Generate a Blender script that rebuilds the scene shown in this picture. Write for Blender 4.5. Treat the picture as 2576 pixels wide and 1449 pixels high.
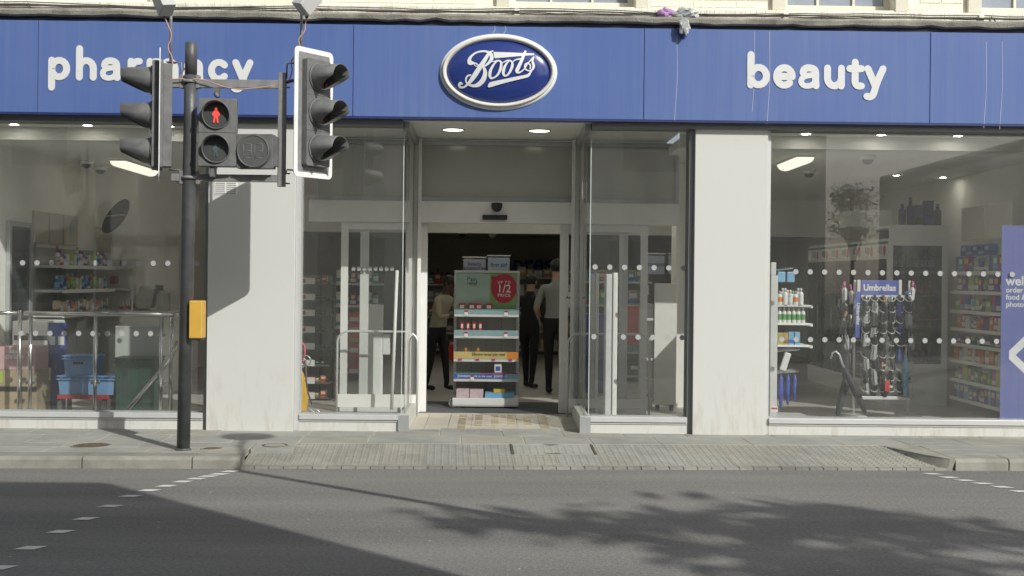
import bpy, bmesh, math, random
from mathutils import Vector, Matrix
random.seed(7)
for _o in list(bpy.data.objects):
    bpy.data.objects.remove(_o)
S = bpy.context.scene
COL = S.collection
PI = math.pi

# ------------------------------------------------------------------ camera
CAM = Vector((0.0, 0.0, 1.70))
YAW, ROLL, FOC = math.radians(0.77), 0.0105, 3100.0      # focal length in units of a 2576 wide picture
F = Vector((math.sin(YAW), math.cos(YAW), 0))
_R0, _U0 = Vector((math.cos(YAW), -math.sin(YAW), 0)), Vector((0, 0, 1))
R = _R0 * math.cos(ROLL) + _U0 * math.sin(ROLL)
U = _U0 * math.cos(ROLL) - _R0 * math.sin(ROLL)
cd = bpy.data.cameras.new('camera')
cd.sensor_width = 36.0
cd.lens = 36.0 * FOC / 2576.0
cd.shift_y = -24.5 / 2576.0
cd.clip_start, cd.clip_end = 0.05, 600.0
cam = bpy.data.objects.new('camera', cd)
COL.objects.link(cam)
m3 = Matrix((R, U, -F)).transposed()
cam.matrix_world = Matrix.Translation(CAM) @ m3.to_4x4()
S.camera = cam

# ------------------------------------------------------------------ sky, sun, exposure
LIGHT = Vector((-0.80, 1.0, -0.87))                       # the way the sunlight travels
TOSUN = -LIGHT
EL = math.atan2(TOSUN.z, math.hypot(TOSUN.x, TOSUN.y))
AZ = math.atan2(TOSUN.x, TOSUN.y)
world = bpy.data.worlds.new('World')
S.world = world
world.use_nodes = True
wn = world.node_tree
sky = wn.nodes.new('ShaderNodeTexSky')
sky.sky_type = 'NISHITA'
sky.sun_disc = False
sky.sun_elevation = EL
sky.sun_rotation = AZ
sky.altitude = 30
sky.air_density = 1.0
sky.dust_density = 2.2
sky.ozone_density = 1.0
bgn = wn.nodes['Background']
bgn.inputs['Strength'].default_value = 0.098
hz = wn.nodes.new('ShaderNodeHueSaturation')             # thin pale cloud veil
hz.inputs['Saturation'].default_value = 0.5
wn.links.new(sky.outputs[0], hz.inputs['Color'])
wn.links.new(hz.outputs[0], bgn.inputs['Color'])
sd = bpy.data.lights.new('sun', 'SUN')
sd.energy = 3.65
sd.angle = math.radians(0.4)
sd.color = (1.0, 0.98, 0.925)
so = bpy.data.objects.new('sun', sd)
COL.objects.link(so)
so.rotation_euler = LIGHT.to_track_quat('-Z', 'Y').to_euler()
so.location = (12, -12, 14)
S.view_settings.view_transform = 'Standard'
S.view_settings.look = 'None'
S.view_settings.gamma = 1.0
S.view_settings.exposure = 0.0
S.render.engine = 'CYCLES'
S.cycles.use_denoising = True
S.cycles.max_bounces = 10
S.cycles.diffuse_bounces = 5
S.cycles.glossy_bounces = 4
S.cycles.transparent_max_bounces = 32
S.cycles.transmission_bounces = 6
S.cycles.caustics_reflective = False
S.cycles.caustics_refractive = False
S.cycles.sample_clamp_indirect = 6.0

# ------------------------------------------------------------------ survey: picture measurements to metres at a known distance
def ray(px, py):
    return F + R * ((px - 1288.0) / FOC) + U * ((700.0 - py) / FOC)
def at(px, py, Y):
    d = ray(px, py)
    return CAM + d * (Y / d.y)
def gnd(px, py, z=0.0):
    d = ray(px, py)
    return CAM + d * ((z - CAM.z) / d.z)
def rc(a, b, c, d, Y):
    return at(a, (b + d) / 2, Y).x, at(c, (b + d) / 2, Y).x, at((a + c) / 2, d, Y).z, at((a + c) / 2, b, Y).z
def fx(px, Y, py=700):
    return at(px, py, Y).x
def fz(px, py, Y):
    return at(px, py, Y).z

# ------------------------------------------------------------------ materials
def srgb(r, g, b):
    def c(v):
        v /= 255.0
        return v / 12.92 if v <= 0.04045 else ((v + 0.055) / 1.055) ** 2.4
    return (c(r), c(g), c(b))
_M = {}
def nodes_of(m):
    m.use_nodes = True
    nt = m.node_tree
    return nt, nt.nodes['Principled BSDF']
def N(nt, kind, **kw):
    n = nt.nodes.new(kind)
    for k, v in kw.items():
        if k in n.inputs.keys():
            n.inputs[k].default_value = v
        else:
            setattr(n, k, v)
    return n
def mat(name, col, rough=0.6, metal=0.0, var=0.12, scale=6.0, bump=0.0, bscale=80.0, emit=None, estr=0.0, spec=0.5, coat=0.0, stretch=(1, 1, 1), rnd=0.0):
    if name in _M:
        return _M[name]
    m = bpy.data.materials.new(name)
    nt, b = nodes_of(m)
    b.inputs['Roughness'].default_value = rough
    b.inputs['Metallic'].default_value = metal
    b.inputs['Specular IOR Level'].default_value = spec
    b.inputs['Coat Weight'].default_value = coat
    tc = N(nt, 'ShaderNodeTexCoord')
    mp = N(nt, 'ShaderNodeMapping')
    mp.inputs['Scale'].default_value = stretch
    nt.links.new(tc.outputs['Object'], mp.inputs[0])
    no = N(nt, 'ShaderNodeTexNoise', Scale=scale, Detail=6.0, Roughness=0.6)
    nt.links.new(mp.outputs[0], no.inputs['Vector'])
    rp = N(nt, 'ShaderNodeValToRGB')
    rp.color_ramp.elements[0].position = 0.3
    rp.color_ramp.elements[1].position = 0.7
    rp.color_ramp.elements[0].color = (*[c * (1 - var) for c in col], 1)
    rp.color_ramp.elements[1].color = (*[min(1, c * (1 + var)) for c in col], 1)
    nt.links.new(no.outputs['Fac'], rp.inputs[0])
    last = rp.outputs[0]
    if rnd:
        oi = N(nt, 'ShaderNodeObjectInfo')
        hs = N(nt, 'ShaderNodeHueSaturation')
        mr = N(nt, 'ShaderNodeMapRange')
        mr.inputs['To Min'].default_value = 1 - rnd
        mr.inputs['To Max'].default_value = 1 + rnd
        nt.links.new(oi.outputs['Random'], mr.inputs['Value'])
        nt.links.new(mr.outputs[0], hs.inputs['Value'])
        nt.links.new(last, hs.inputs['Color'])
        last = hs.outputs[0]
    nt.links.new(last, b.inputs['Base Color'])
    if bump:
        n2 = N(nt, 'ShaderNodeTexNoise', Scale=bscale, Detail=4.0)
        nt.links.new(mp.outputs[0], n2.inputs['Vector'])
        bp = N(nt, 'ShaderNodeBump', Strength=bump, Distance=0.01)
        nt.links.new(n2.outputs['Fac'], bp.inputs['Height'])
        nt.links.new(bp.outputs[0], b.inputs['Normal'])
    if emit:
        b.inputs['Emission Color'].default_value = (*emit, 1)
        b.inputs['Emission Strength'].default_value = estr
    _M[name] = m
    return m

def glass(name, tint=(1, 1, 1), base=0.045, dirt_or_haze=0.0):
    if name in _M:
        return _M[name]
    m = bpy.data.materials.new(name)
    m.use_nodes = True
    nt = m.node_tree
    nt.nodes.remove(nt.nodes['Principled BSDF'])
    out = nt.nodes['Material Output']
    lw = N(nt, 'ShaderNodeLayerWeight')
    lw.inputs['Blend'].default_value = 0.5
    p = N(nt, 'ShaderNodeMath', operation='POWER'); p.inputs[1].default_value = 5.0
    nt.links.new(lw.outputs['Facing'], p.inputs[0])
    ma = N(nt, 'ShaderNodeMath', operation='MULTIPLY_ADD'); ma.inputs[1].default_value = 1 - base; ma.inputs[2].default_value = base
    nt.links.new(p.outputs[0], ma.inputs[0])
    tr = N(nt, 'ShaderNodeBsdfTransparent'); tr.inputs[0].default_value = (*tint, 1)
    gl = N(nt, 'ShaderNodeBsdfGlossy'); gl.inputs['Roughness'].default_value = 0.0
    mx = N(nt, 'ShaderNodeMixShader')
    nt.links.new(ma.outputs[0], mx.inputs[0]); nt.links.new(tr.outputs[0], mx.inputs[1]); nt.links.new(gl.outputs[0], mx.inputs[2])
    last = mx.outputs[0]
    if dirt_or_haze:  # slight dirt film, raised so it also paints a pale haze
        df = N(nt, 'ShaderNodeBsdfDiffuse'); df.inputs[0].default_value = (0.75, 0.75, 0.70, 1)
        tc = N(nt, 'ShaderNodeTexCoord')
        mp = N(nt, 'ShaderNodeMapping'); mp.inputs['Scale'].default_value = (1, 1, 0.35)
        no = N(nt, 'ShaderNodeTexNoise', Scale=2.2, Detail=8.0, Roughness=0.7)
        mr = N(nt, 'ShaderNodeMapRange'); mr.inputs['From Min'].default_value = 0.35; mr.inputs['From Max'].default_value = 0.75
        mr.inputs['To Min'].default_value = dirt_or_haze * 0.6; mr.inputs['To Max'].default_value = dirt_or_haze * 1.6
        m2 = N(nt, 'ShaderNodeMixShader')
        nt.links.new(tc.outputs['Object'], mp.inputs[0]); nt.links.new(mp.outputs[0], no.inputs['Vector'])
        nt.links.new(no.outputs['Fac'], mr.inputs['Value']); nt.links.new(mr.outputs[0], m2.inputs[0])
        nt.links.new(last, m2.inputs[1]); nt.links.new(df.outputs[0], m2.inputs[2])
        last = m2.outputs[0]
    nt.links.new(last, out.inputs['Surface'])
    _M[name] = m
    return m

# ------------------------------------------------------------------ mesh building
class MB:
    def __init__(s, M=None):
        s.v, s.f, s.mi, s.sm = [], [], [], []
        s.M = M
        s.cur = 0
        s.smooth = False
    def add(s, vs, fs, smooth=None):
        k = len(s.v)
        for p in vs:
            p = Vector(p)
            s.v.append(s.M @ p if s.M is not None else p)
        for q in fs:
            s.f.append([k + i for i in q])
            s.mi.append(s.cur)
            s.sm.append(s.smooth if smooth is None else smooth)
        return s
    def box(s, x0, x1, y0, y1, z0, z1):
        if x0 > x1: x0, x1 = x1, x0
        if y0 > y1: y0, y1 = y1, y0
        if z0 > z1: z0, z1 = z1, z0
        return s.add([(x0, y0, z0), (x1, y0, z0), (x1, y1, z0), (x0, y1, z0), (x0, y0, z1), (x1, y0, z1), (x1, y1, z1), (x0, y1, z1)],
                     [(0, 3, 2, 1), (4, 5, 6, 7), (0, 1, 5, 4), (1, 2, 6, 5), (2, 3, 7, 6), (3, 0, 4, 7)], False)
    def prism(s, poly, a0, a1, axis='y'):
        """polygon given in the two axes other than `axis`, in order, extruded from a0 to a1"""
        n = len(poly)
        def P(u, v, a):
            return {'y': (u, a, v), 'x': (a, u, v), 'z': (u, v, a)}[axis]
        vs = [P(u, v, a0) for u, v in poly] + [P(u, v, a1) for u, v in poly]
        fs = [list(range(n)), list(range(2 * n - 1, n - 1, -1))]
        for i in range(n):
            j = (i + 1) % n
            fs.append([j, i, n + i, n + j])
        return s.add(vs, fs, False)
    def tube(s, pts, r, n=10, cap=True, closed=False):
        pts = [Vector(p) for p in pts]
        rs = r if isinstance(r, (list, tuple)) else [r] * len(pts)
        rings = []
        t0 = None
        nx = None
        for i, p in enumerate(pts):
            if closed:
                t = (pts[(i + 1) % len(pts)] - pts[i - 1]).normalized()
            else:
                t = (pts[min(i + 1, len(pts) - 1)] - pts[max(i - 1, 0)]).normalized()
            if nx is None:
                nx = t.cross(Vector((0, 0, 1)))
                if nx.length < 0.05:
                    nx = t.cross(Vector((1, 0, 0)))
                nx.normalize()
            else:
                nx = (nx - t * nx.dot(t)).normalized()
            by = t.cross(nx)
            rings.append([p + (nx * math.cos(2 * PI * k / n) + by * math.sin(2 * PI * k / n)) * rs[i] for k in range(n)])
        vs = [q for rg in rings for q in rg]
        fs = []
        m = len(pts)
        for i in range(m if closed else m - 1):
            j = (i + 1) % m
            for k in range(n):
                l = (k + 1) % n
                fs.append((i * n + k, i * n + l, j * n + l, j * n + k))
        k0 = len(s.v)
        s.add(vs, fs, True)
        if cap and not closed:
            s.f.append([k0 + k for k in range(n - 1, -1, -1)]); s.mi.append(s.cur); s.sm.append(False)
            s.f.append([k0 + (m - 1) * n + k for k in range(n)]); s.mi.append(s.cur); s.sm.append(False)
        return s
    def cyl(s, a, b, r, n=16, r2=None):
        return s.tube([a, b], [r, r if r2 is None else r2], n)
    def lathe(s, prof, c=(0, 0, 0), n=16, mats=None):
        c = Vector(c)
        m = len(prof)
        vs = [c + Vector((r * math.cos(2 * PI * k / n), r * math.sin(2 * PI * k / n), z)) for r, z in prof for k in range(n)]
        k0 = len(s.v)
        keep = s.cur
        s.add(vs, [], True)
        for i in range(m - 1):
            if mats: s.cur = mats[i]
            for k in range(n):
                l = (k + 1) % n
                s.f.append([k0 + i * n + k, k0 + i * n + l, k0 + (i + 1) * n + l, k0 + (i + 1) * n + k]); s.mi.append(s.cur); s.sm.append(True)
        s.f.append([k0 + k for k in range(n - 1, -1, -1)]); s.mi.append(s.cur); s.sm.append(False)
        s.f.append([k0 + (m - 1) * n + k for k in range(n)]); s.mi.append(s.cur); s.sm.append(False)
        s.cur = keep
        return s
    def ball(s, c, rx, ry, rz, nu=14, nv=8):
        c = Vector(c)
        vs = [c + Vector((0, 0, -rz))]
        for j in range(1, nv):
            t = PI * j / nv - PI / 2
            for i in range(nu):
                a = 2 * PI * i / nu
                vs.append(c + Vector((rx * math.cos(t) * math.cos(a), ry * math.cos(t) * math.sin(a), rz * math.sin(t))))
        vs.append(c + Vector((0, 0, rz)))
        fs = []
        for i in range(nu):
            l = (i + 1) % nu
            fs.append((0, 1 + l, 1 + i))
            for j in range(nv - 2):
                fs.append((1 + j * nu + i, 1 + j * nu + l, 1 + (j + 1) * nu + l, 1 + (j + 1) * nu + i))
            fs.append((1 + (nv - 2) * nu + i, 1 + (nv - 2) * nu + l, len(vs) - 1))
        return s.add(vs, fs, True)
    def ribbon(s, pts, yf, thick=0.01, caps=True):
        """flat stroke in the x-z plane: pts (x, z, half width); yf(x, z) gives the front surface"""
        P = [(Vector((p[0], p[1])), p[2]) for p in pts]
        Q = []
        for i, (p, w) in enumerate(P):
            if i and (p - Q[-1][0]).length < 1e-5:
                continue
            Q.append((p, w))
        P = Q
        if (P[0][0] - P[-1][0]).length < 1e-4:
            caps = False
        if caps:
            def capp(p, t, w):
                return [(p + t * (w * math.sin(a)), w * max(0.05, math.cos(a))) for a in (PI * .2, PI * .36, PI * .47)]
            t1 = (P[0][0] - P[1][0]).normalized(); t2 = (P[-1][0] - P[-2][0]).normalized()
            P = capp(P[0][0], t1, P[0][1])[::-1] + P + capp(P[-1][0], t2, P[-1][1])
        vs, fs = [], []
        m = len(P)
        for i, (p, w) in enumerate(P):
            t = (P[min(i + 1, m - 1)][0] - P[max(i - 1, 0)][0]).normalized()
            nn = Vector((-t.y, t.x))
            for sgn in (1, -1):
                q = p + nn * (w * sgn)
                q2 = p + nn * (w * sgn * 0.96)
                y = yf(q.x, q.y)
                vs.append((q.x, y + thick, q.y)); vs.append((q2.x, y, q2.y))
        for i in range(m - 1):
            a, b = 4 * i, 4 * i + 4
            fs += [(a + 1, a + 3, b + 3, b + 1), (a, a + 1, b + 1, b), (a + 3, a + 2, b + 2, b + 3)]
        return s.add(vs, fs, False)
    def mesh(s, name, mats):
        me = bpy.data.meshes.new(name)
        me.from_pydata([tuple(v) for v in s.v], [], s.f)
        for m in (mats if isinstance(mats, (list, tuple)) else [mats]):
            me.materials.append(m)
        me.polygons.foreach_set('material_index', s.mi)
        me.polygons.foreach_set('use_smooth', s.sm)
        me.update()
        return me
    def build(s, name, mats, parent=None, bevel=0.0, seg=2):
        o = bpy.data.objects.new(name, s.mesh(name, mats))
        COL.objects.link(o)
        hang(o, parent)
        if bevel:
            b = o.modifiers.new('edge', 'BEVEL')
            b.width = bevel; b.segments = seg; b.limit_method = 'ANGLE'; b.angle_limit = math.radians(40)
        return o

WO = {}
def hang(o, parent):
    """parent an object whose vertices are in world coordinates"""
    if parent is None:
        return o
    o.parent = parent
    w = WO.get(parent.name, Vector((0, 0, 0)))
    o.location = Vector(o.location) - w
    WO[o.name] = Vector((0, 0, 0))
    return o
def tag(o, label=None, cat=None, group=None, kind=None):
    if label: o['label'] = label
    if cat: o['category'] = cat
    if group: o['group'] = group
    if kind: o['kind'] = kind
    return o
def thing(name, loc, label, cat, group=None):
    o = bpy.data.objects.new(name, None)
    COL.objects.link(o)
    o.empty_display_size = 0.1
    o.location = loc
    WO[o.name] = Vector(loc)
    return tag(o, label, cat, group)
def struct(o, name=None):
    o['kind'] = 'structure'
    return o
def inst(me, name, loc, parent=None, rot=(0, 0, 0), scale=(1, 1, 1)):
    o = bpy.data.objects.new(name, me)
    COL.objects.link(o)
    o.location = loc
    o.rotation_euler = rot
    o.scale = scale
    return hang(o, parent)
def bx(name, m, parent, x0, x1, y0, y1, z0, z1, bevel=0.0):
    return MB().box(x0, x1, y0, y1, z0, z1).build(name, m, parent, bevel)
def text(name, body, m, loc, size, parent=None, rot=(PI / 2, 0, 0), bold=0.0, align='LEFT', ext=0.0015, width=None, space=1.0):
    cu = bpy.data.curves.new(name, 'FONT')
    cu.body = body
    cu.size = size
    cu.align_x = align
    cu.extrude = ext
    cu.offset = bold
    cu.space_character = space
    cu.resolution_u = 4
    t = bpy.data.objects.new(name, cu)
    COL.objects.link(t)
    bpy.context.view_layer.update()
    me = bpy.data.meshes.new_from_object(t.evaluated_get(bpy.context.evaluated_depsgraph_get()))
    bpy.data.objects.remove(t)
    bpy.data.curves.remove(cu)
    if width:
        xs = [v.co.x for v in me.vertices]
        k = width / (max(xs) - min(xs))
        for v in me.vertices:
            v.co.x *= k
    me.materials.clear()
    me.materials.append(m)
    o = bpy.data.objects.new(name, me)
    COL.objects.link(o)
    o.location = loc
    o.rotation_euler = rot
    return hang(o, parent)
def catmull(pts, k=6):
    out = []
    n = len(pts)
    for i in range(n - 1):
        p0, p1, p2, p3 = pts[max(i - 1, 0)], pts[i], pts[i + 1], pts[min(i + 2, n - 1)]
        for j in range(k):
            t = j / k
            out.append(tuple(0.5 * (2 * b + (c - a) * t + (2 * a - 5 * b + 4 * c - d) * t * t + (3 * b - a - 3 * c + d) * t ** 3) for a, b, c, d in zip(p0, p1, p2, p3)))
    out.append(tuple(pts[-1]))
    return out
# ------------------------------------------------------------------ palette
WHITE = mat('white_powder_coat', (0.80, 0.80, 0.77), 0.45, var=0.03)
SILVER = mat('anodised_aluminium', (0.50, 0.52, 0.53), 0.38, 0.55, var=0.05)
SILVERW = mat('pale_aluminium', (0.60, 0.61, 0.60), 0.45, 0.25, var=0.04)
STEEL = mat('brushed_steel', (0.62, 0.62, 0.60), 0.22, 1.0, var=0.08)
DKFRAME = mat('grey_window_frame', (0.27, 0.28, 0.285), 0.45, 0.3, var=0.06)
BLACK = mat('black_plastic', (0.025, 0.026, 0.027), 0.5, var=0.2)
SIGBLK = mat('weathered_black_housing', (0.15, 0.152, 0.15), 0.55, var=0.25, scale=9, bump=0.1)
SIGGRY = mat('grey_painted_steel', (0.25, 0.252, 0.25), 0.5, 0.1, var=0.2, scale=12)
POLEG = mat('dark_pole_paint', (0.085, 0.088, 0.092), 0.38, 0.0, var=0.35, scale=5, bump=0.25, bscale=120)
GLASS = glass('shop_glass', (0.98, 0.988, 0.982), 0.062, 0.026)
GLASSI = glass('inner_glass', (0.98, 0.987, 0.984), 0.04, 0.004)
CREAM = mat('cream_masonry_paint', (0.88, 0.84, 0.71), 0.75, var=0.08, scale=3, bump=0.35, bscale=40)
PAPER = mat('white_paper', (0.75, 0.75, 0.73), 0.7, var=0.02)
NAVY = mat('navy_print', (0.02, 0.04, 0.20), 0.5, var=0.05)
BLUEP = mat('blue_print', (0.075, 0.11, 0.38), 0.45, var=0.06, scale=3)
DOTM = mat('frosted_dot_vinyl', (0.40, 0.41, 0.40), 0.7, var=0.04)
SHELFM = mat('pale_grey_shelf_metal', (0.62, 0.63, 0.62), 0.45, 0.1, var=0.06)
WALLIN = mat('cream_interior_paint', (0.82, 0.81, 0.75), 0.8, var=0.03)
CEILIN = mat('white_ceiling_paint', (0.88, 0.88, 0.83), 0.85, var=0.03)
DARKIN = mat('dark_interior_fitting', (0.10, 0.10, 0.09), 0.7, var=0.15)
LAMPM = mat('lit_diffuser', (0.8, 0.78, 0.7), 0.5, var=0.02, emit=(1.0, 0.90, 0.74), estr=1.2)
LAMPD = mat('lit_downlight', (0.8, 0.78, 0.7), 0.5, var=0.02, emit=(1.0, 0.90, 0.70), estr=5.0)

def asphalt():
    m = bpy.data.materials.new('worn_asphalt')
    nt, b = nodes_of(m)
    tc = N(nt, 'ShaderNodeTexCoord')
    big = N(nt, 'ShaderNodeTexNoise', Scale=0.6, Detail=7.0, Roughness=0.62)
    mp = N(nt, 'ShaderNodeMapping'); mp.inputs['Scale'].default_value = (0.22, 1.7, 1)
    nt.links.new(tc.outputs['Object'], mp.inputs[0]); nt.links.new(mp.outputs[0], big.inputs['Vector'])
    fine = N(nt, 'ShaderNodeTexVoronoi', Scale=95.0); nt.links.new(tc.outputs['Object'], fine.inputs['Vector'])
    fine.feature = 'F1'
    mid = N(nt, 'ShaderNodeTexNoise', Scale=38.0, Detail=5.0, Roughness=0.75); nt.links.new(tc.outputs['Object'], mid.inputs['Vector'])
    r1 = N(nt, 'ShaderNodeValToRGB')
    r1.color_ramp.elements[0].position = 0.30; r1.color_ramp.elements[0].color = (0.165, 0.163, 0.154, 1)
    r1.color_ramp.elements[1].position = 0.72; r1.color_ramp.elements[1].color = (0.262, 0.258, 0.242, 1)
    nt.links.new(big.outputs['Fac'], r1.inputs[0])
    r2 = N(nt, 'ShaderNodeValToRGB')
    r2.color_ramp.elements[0].position = 0.28; r2.color_ramp.elements[0].color = (0.60, 0.60, 0.61, 1)
    r2.color_ramp.elements[1].position = 0.72; r2.color_ramp.elements[1].color = (1.38, 1.38, 1.36, 1)
    nt.links.new(mid.outputs['Fac'], r2.inputs[0])
    mx = N(nt, 'ShaderNodeMix', data_type='RGBA', blend_type='MULTIPLY'); mx.inputs[0].default_value = 1.0
    nt.links.new(r1.outputs[0], mx.inputs[6]); nt.links.new(r2.outputs[0], mx.inputs[7])
    # pale stone chips and gum spots
    ch = N(nt, 'ShaderNodeTexVoronoi', Scale=7.0); nt.links.new(tc.outputs['Object'], ch.inputs['Vector'])
    cr = N(nt, 'ShaderNodeValToRGB'); cr.color_ramp.elements[0].position = 0.06; cr.color_ramp.elements[0].color = (1, 1, 1, 1)
    cr.color_ramp.elements[1].position = 0.09; cr.color_ramp.elements[1].color = (0, 0, 0, 1)
    nt.links.new(ch.outputs['Distance'], cr.inputs[0])
    wn2 = N(nt, 'ShaderNodeTexNoise', Scale=3.0); nt.links.new(tc.outputs['Object'], wn2.inputs['Vector'])
    cm = N(nt, 'ShaderNodeMath', operation='MULTIPLY'); nt.links.new(cr.outputs[0], cm.inputs[0])
    gt = N(nt, 'ShaderNodeMath', operation='GREATER_THAN'); gt.inputs[1].default_value = 0.56; nt.links.new(wn2.outputs['Fac'], gt.inputs[0])
    nt.links.new(gt.outputs[0], cm.inputs[1])
    mx2 = N(nt, 'ShaderNodeMix', data_type='RGBA'); nt.links.new(cm.outputs[0], mx2.inputs[0])
    nt.links.new(mx.outputs[2], mx2.inputs[6]); mx2.inputs[7].default_value = (0.42, 0.41, 0.38, 1)
    nt.links.new(mx2.outputs[2], b.inputs['Base Color'])
    b.inputs['Roughness'].default_value = 0.82
    b.inputs['Specular IOR Level'].default_value = 0.35
    bp = N(nt, 'ShaderNodeBump', Strength=0.45, Distance=0.006)
    nt.links.new(fine.outputs['Distance'], bp.inputs['Height']); nt.links.new(bp.outputs[0], b.inputs['Normal'])
    return m
ASPHALT = asphalt()

def stone(name, col, rnd=0.10, var=0.12, bump=0.3, dirt_or_haze=0.35):
    m = mat(name, col, 0.85, var=var, scale=4.5, bump=bump, bscale=70, rnd=rnd)
    nt = m.node_tree
    b = nt.nodes['Principled BSDF']
    src = b.inputs['Base Color'].links[0].from_socket
    tc = nt.nodes.new('ShaderNodeNewGeometry')
    no = N(nt, 'ShaderNodeTexNoise', Scale=1.3, Detail=7.0, Roughness=0.65)
    nt.links.new(tc.outputs['Position'], no.inputs['Vector'])
    rp = N(nt, 'ShaderNodeValToRGB')
    rp.color_ramp.elements[0].position = 0.35; rp.color_ramp.elements[0].color = (1 - dirt_or_haze, 1 - dirt_or_haze, 1 - dirt_or_haze, 1)
    rp.color_ramp.elements[1].position = 0.60; rp.color_ramp.elements[1].color = (1.04, 1.04, 1.02, 1)
    gum = N(nt, 'ShaderNodeTexVoronoi', Scale=3.1); nt.links.new(tc.outputs['Position'], gum.inputs['Vector'])
    gr = N(nt, 'ShaderNodeValToRGB'); gr.color_ramp.elements[0].position = 0.045; gr.color_ramp.elements[0].color = (.72, .72, .70, 1)
    gr.color_ramp.elements[1].position = 0.065; gr.color_ramp.elements[1].color = (1, 1, 1, 1)
    nt.links.new(gum.outputs['Distance'], gr.inputs[0])
    nt.links.new(no.outputs['Fac'], rp.inputs[0])
    mx = N(nt, 'ShaderNodeMix', data_type='RGBA', blend_type='MULTIPLY'); mx.inputs[0].default_value = 1
    nt.links.new(src, mx.inputs[6]); nt.links.new(rp.outputs[0], mx.inputs[7])
    mg = N(nt, 'ShaderNodeMix', data_type='RGBA', blend_type='MULTIPLY'); mg.inputs[0].default_value = 1
    nt.links.new(mx.outputs[2], mg.inputs[6]); nt.links.new(gr.outputs[0], mg.inputs[7]); nt.links.new(mg.outputs[2], b.inputs['Base Color'])
    return m
SLAB = stone('york_stone_slab', (0.345, 0.345, 0.315), 0.05, dirt_or_haze=0.18)
SLABW = stone('warm_stone_slab', (0.36, 0.35, 0.305), 0.05, dirt_or_haze=0.18)
KERBM = stone('granite_kerb', (0.34, 0.33, 0.29), 0.08, dirt_or_haze=0.4)
MORTAR = stone('sandy_mortar', (0.47, 0.45, 0.38), 0.0, dirt_or_haze=0.25)
TACT = stone('buff_tactile_paving', (0.35, 0.34, 0.295), 0.05, dirt_or_haze=0.2)
TACTG = stone('grey_tactile_paving', (0.345, 0.345, 0.315), 0.05, dirt_or_haze=0.2)
TILEM = stone('cream_porcelain_tile', (0.52, 0.485, 0.41), 0.04, var=0.06, bump=0.05, dirt_or_haze=0.18)
RIBM = stone('brown_worn_grip_strip', (0.40, 0.35, 0.26), 0.2, dirt_or_haze=0.4)
LEDGE = stone('weathered_lead_ledge', (0.30, 0.285, 0.25), 0.0, var=0.3, bump=0.9, dirt_or_haze=0.45)
IRON = mat('rusty_cast_iron', (0.16, 0.13, 0.10), 0.7, 0.3, var=0.35, scale=20, bump=0.5)

def streaked(name, col, streak, rough=0.35, amt=0.28):
    """painted sign panel with pale rain streaks running down it"""
    m = bpy.data.materials.new(name)
    nt, b = nodes_of(m)
    g = nt.nodes.new('ShaderNodeNewGeometry')
    mp = N(nt, 'ShaderNodeMapping'); mp.inputs['Scale'].default_value = (9.0, 1.0, 0.25)
    nt.links.new(g.outputs['Position'], mp.inputs[0])
    n1 = N(nt, 'ShaderNodeTexNoise', Scale=1.6, Detail=8.0, Roughness=0.72); nt.links.new(mp.outputs[0], n1.inputs['Vector'])
    n2 = N(nt, 'ShaderNodeTexNoise', Scale=0.55, Detail=4.0); nt.links.new(g.outputs['Position'], n2.inputs['Vector'])
    a = N(nt, 'ShaderNodeMath', operation='MULTIPLY'); nt.links.new(n1.outputs['Fac'], a.inputs[0]); nt.links.new(n2.outputs['Fac'], a.inputs[1])
    mr = N(nt, 'ShaderNodeMapRange'); mr.inputs['From Min'].default_value = 0.16; mr.inputs['From Max'].default_value = 0.40; mr.inputs['To Max'].default_value = amt
    nt.links.new(a.outputs[0], mr.inputs['Value'])
    mx = N(nt, 'ShaderNodeMix', data_type='RGBA'); nt.links.new(mr.outputs[0], mx.inputs[0])
    mx.inputs[6].default_value = (*col, 1); mx.inputs[7].default_value = (*streak, 1)
    nt.links.new(mx.outputs[2], b.inputs['Base Color'])
    b.inputs['Roughness'].default_value = rough
    b.inputs['Specular IOR Level'].default_value = 0.4
    _M[name] = m
    return m
FASCIA = streaked('faded_blue_sign_panel', (0.084, 0.145, 0.37), (0.20, 0.26, 0.42), 0.45, 0.30)
POSTER = streaked('blue_window_poster', (0.095, 0.12, 0.36), (0.22, 0.24, 0.40), 0.5, 0.5)

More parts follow.
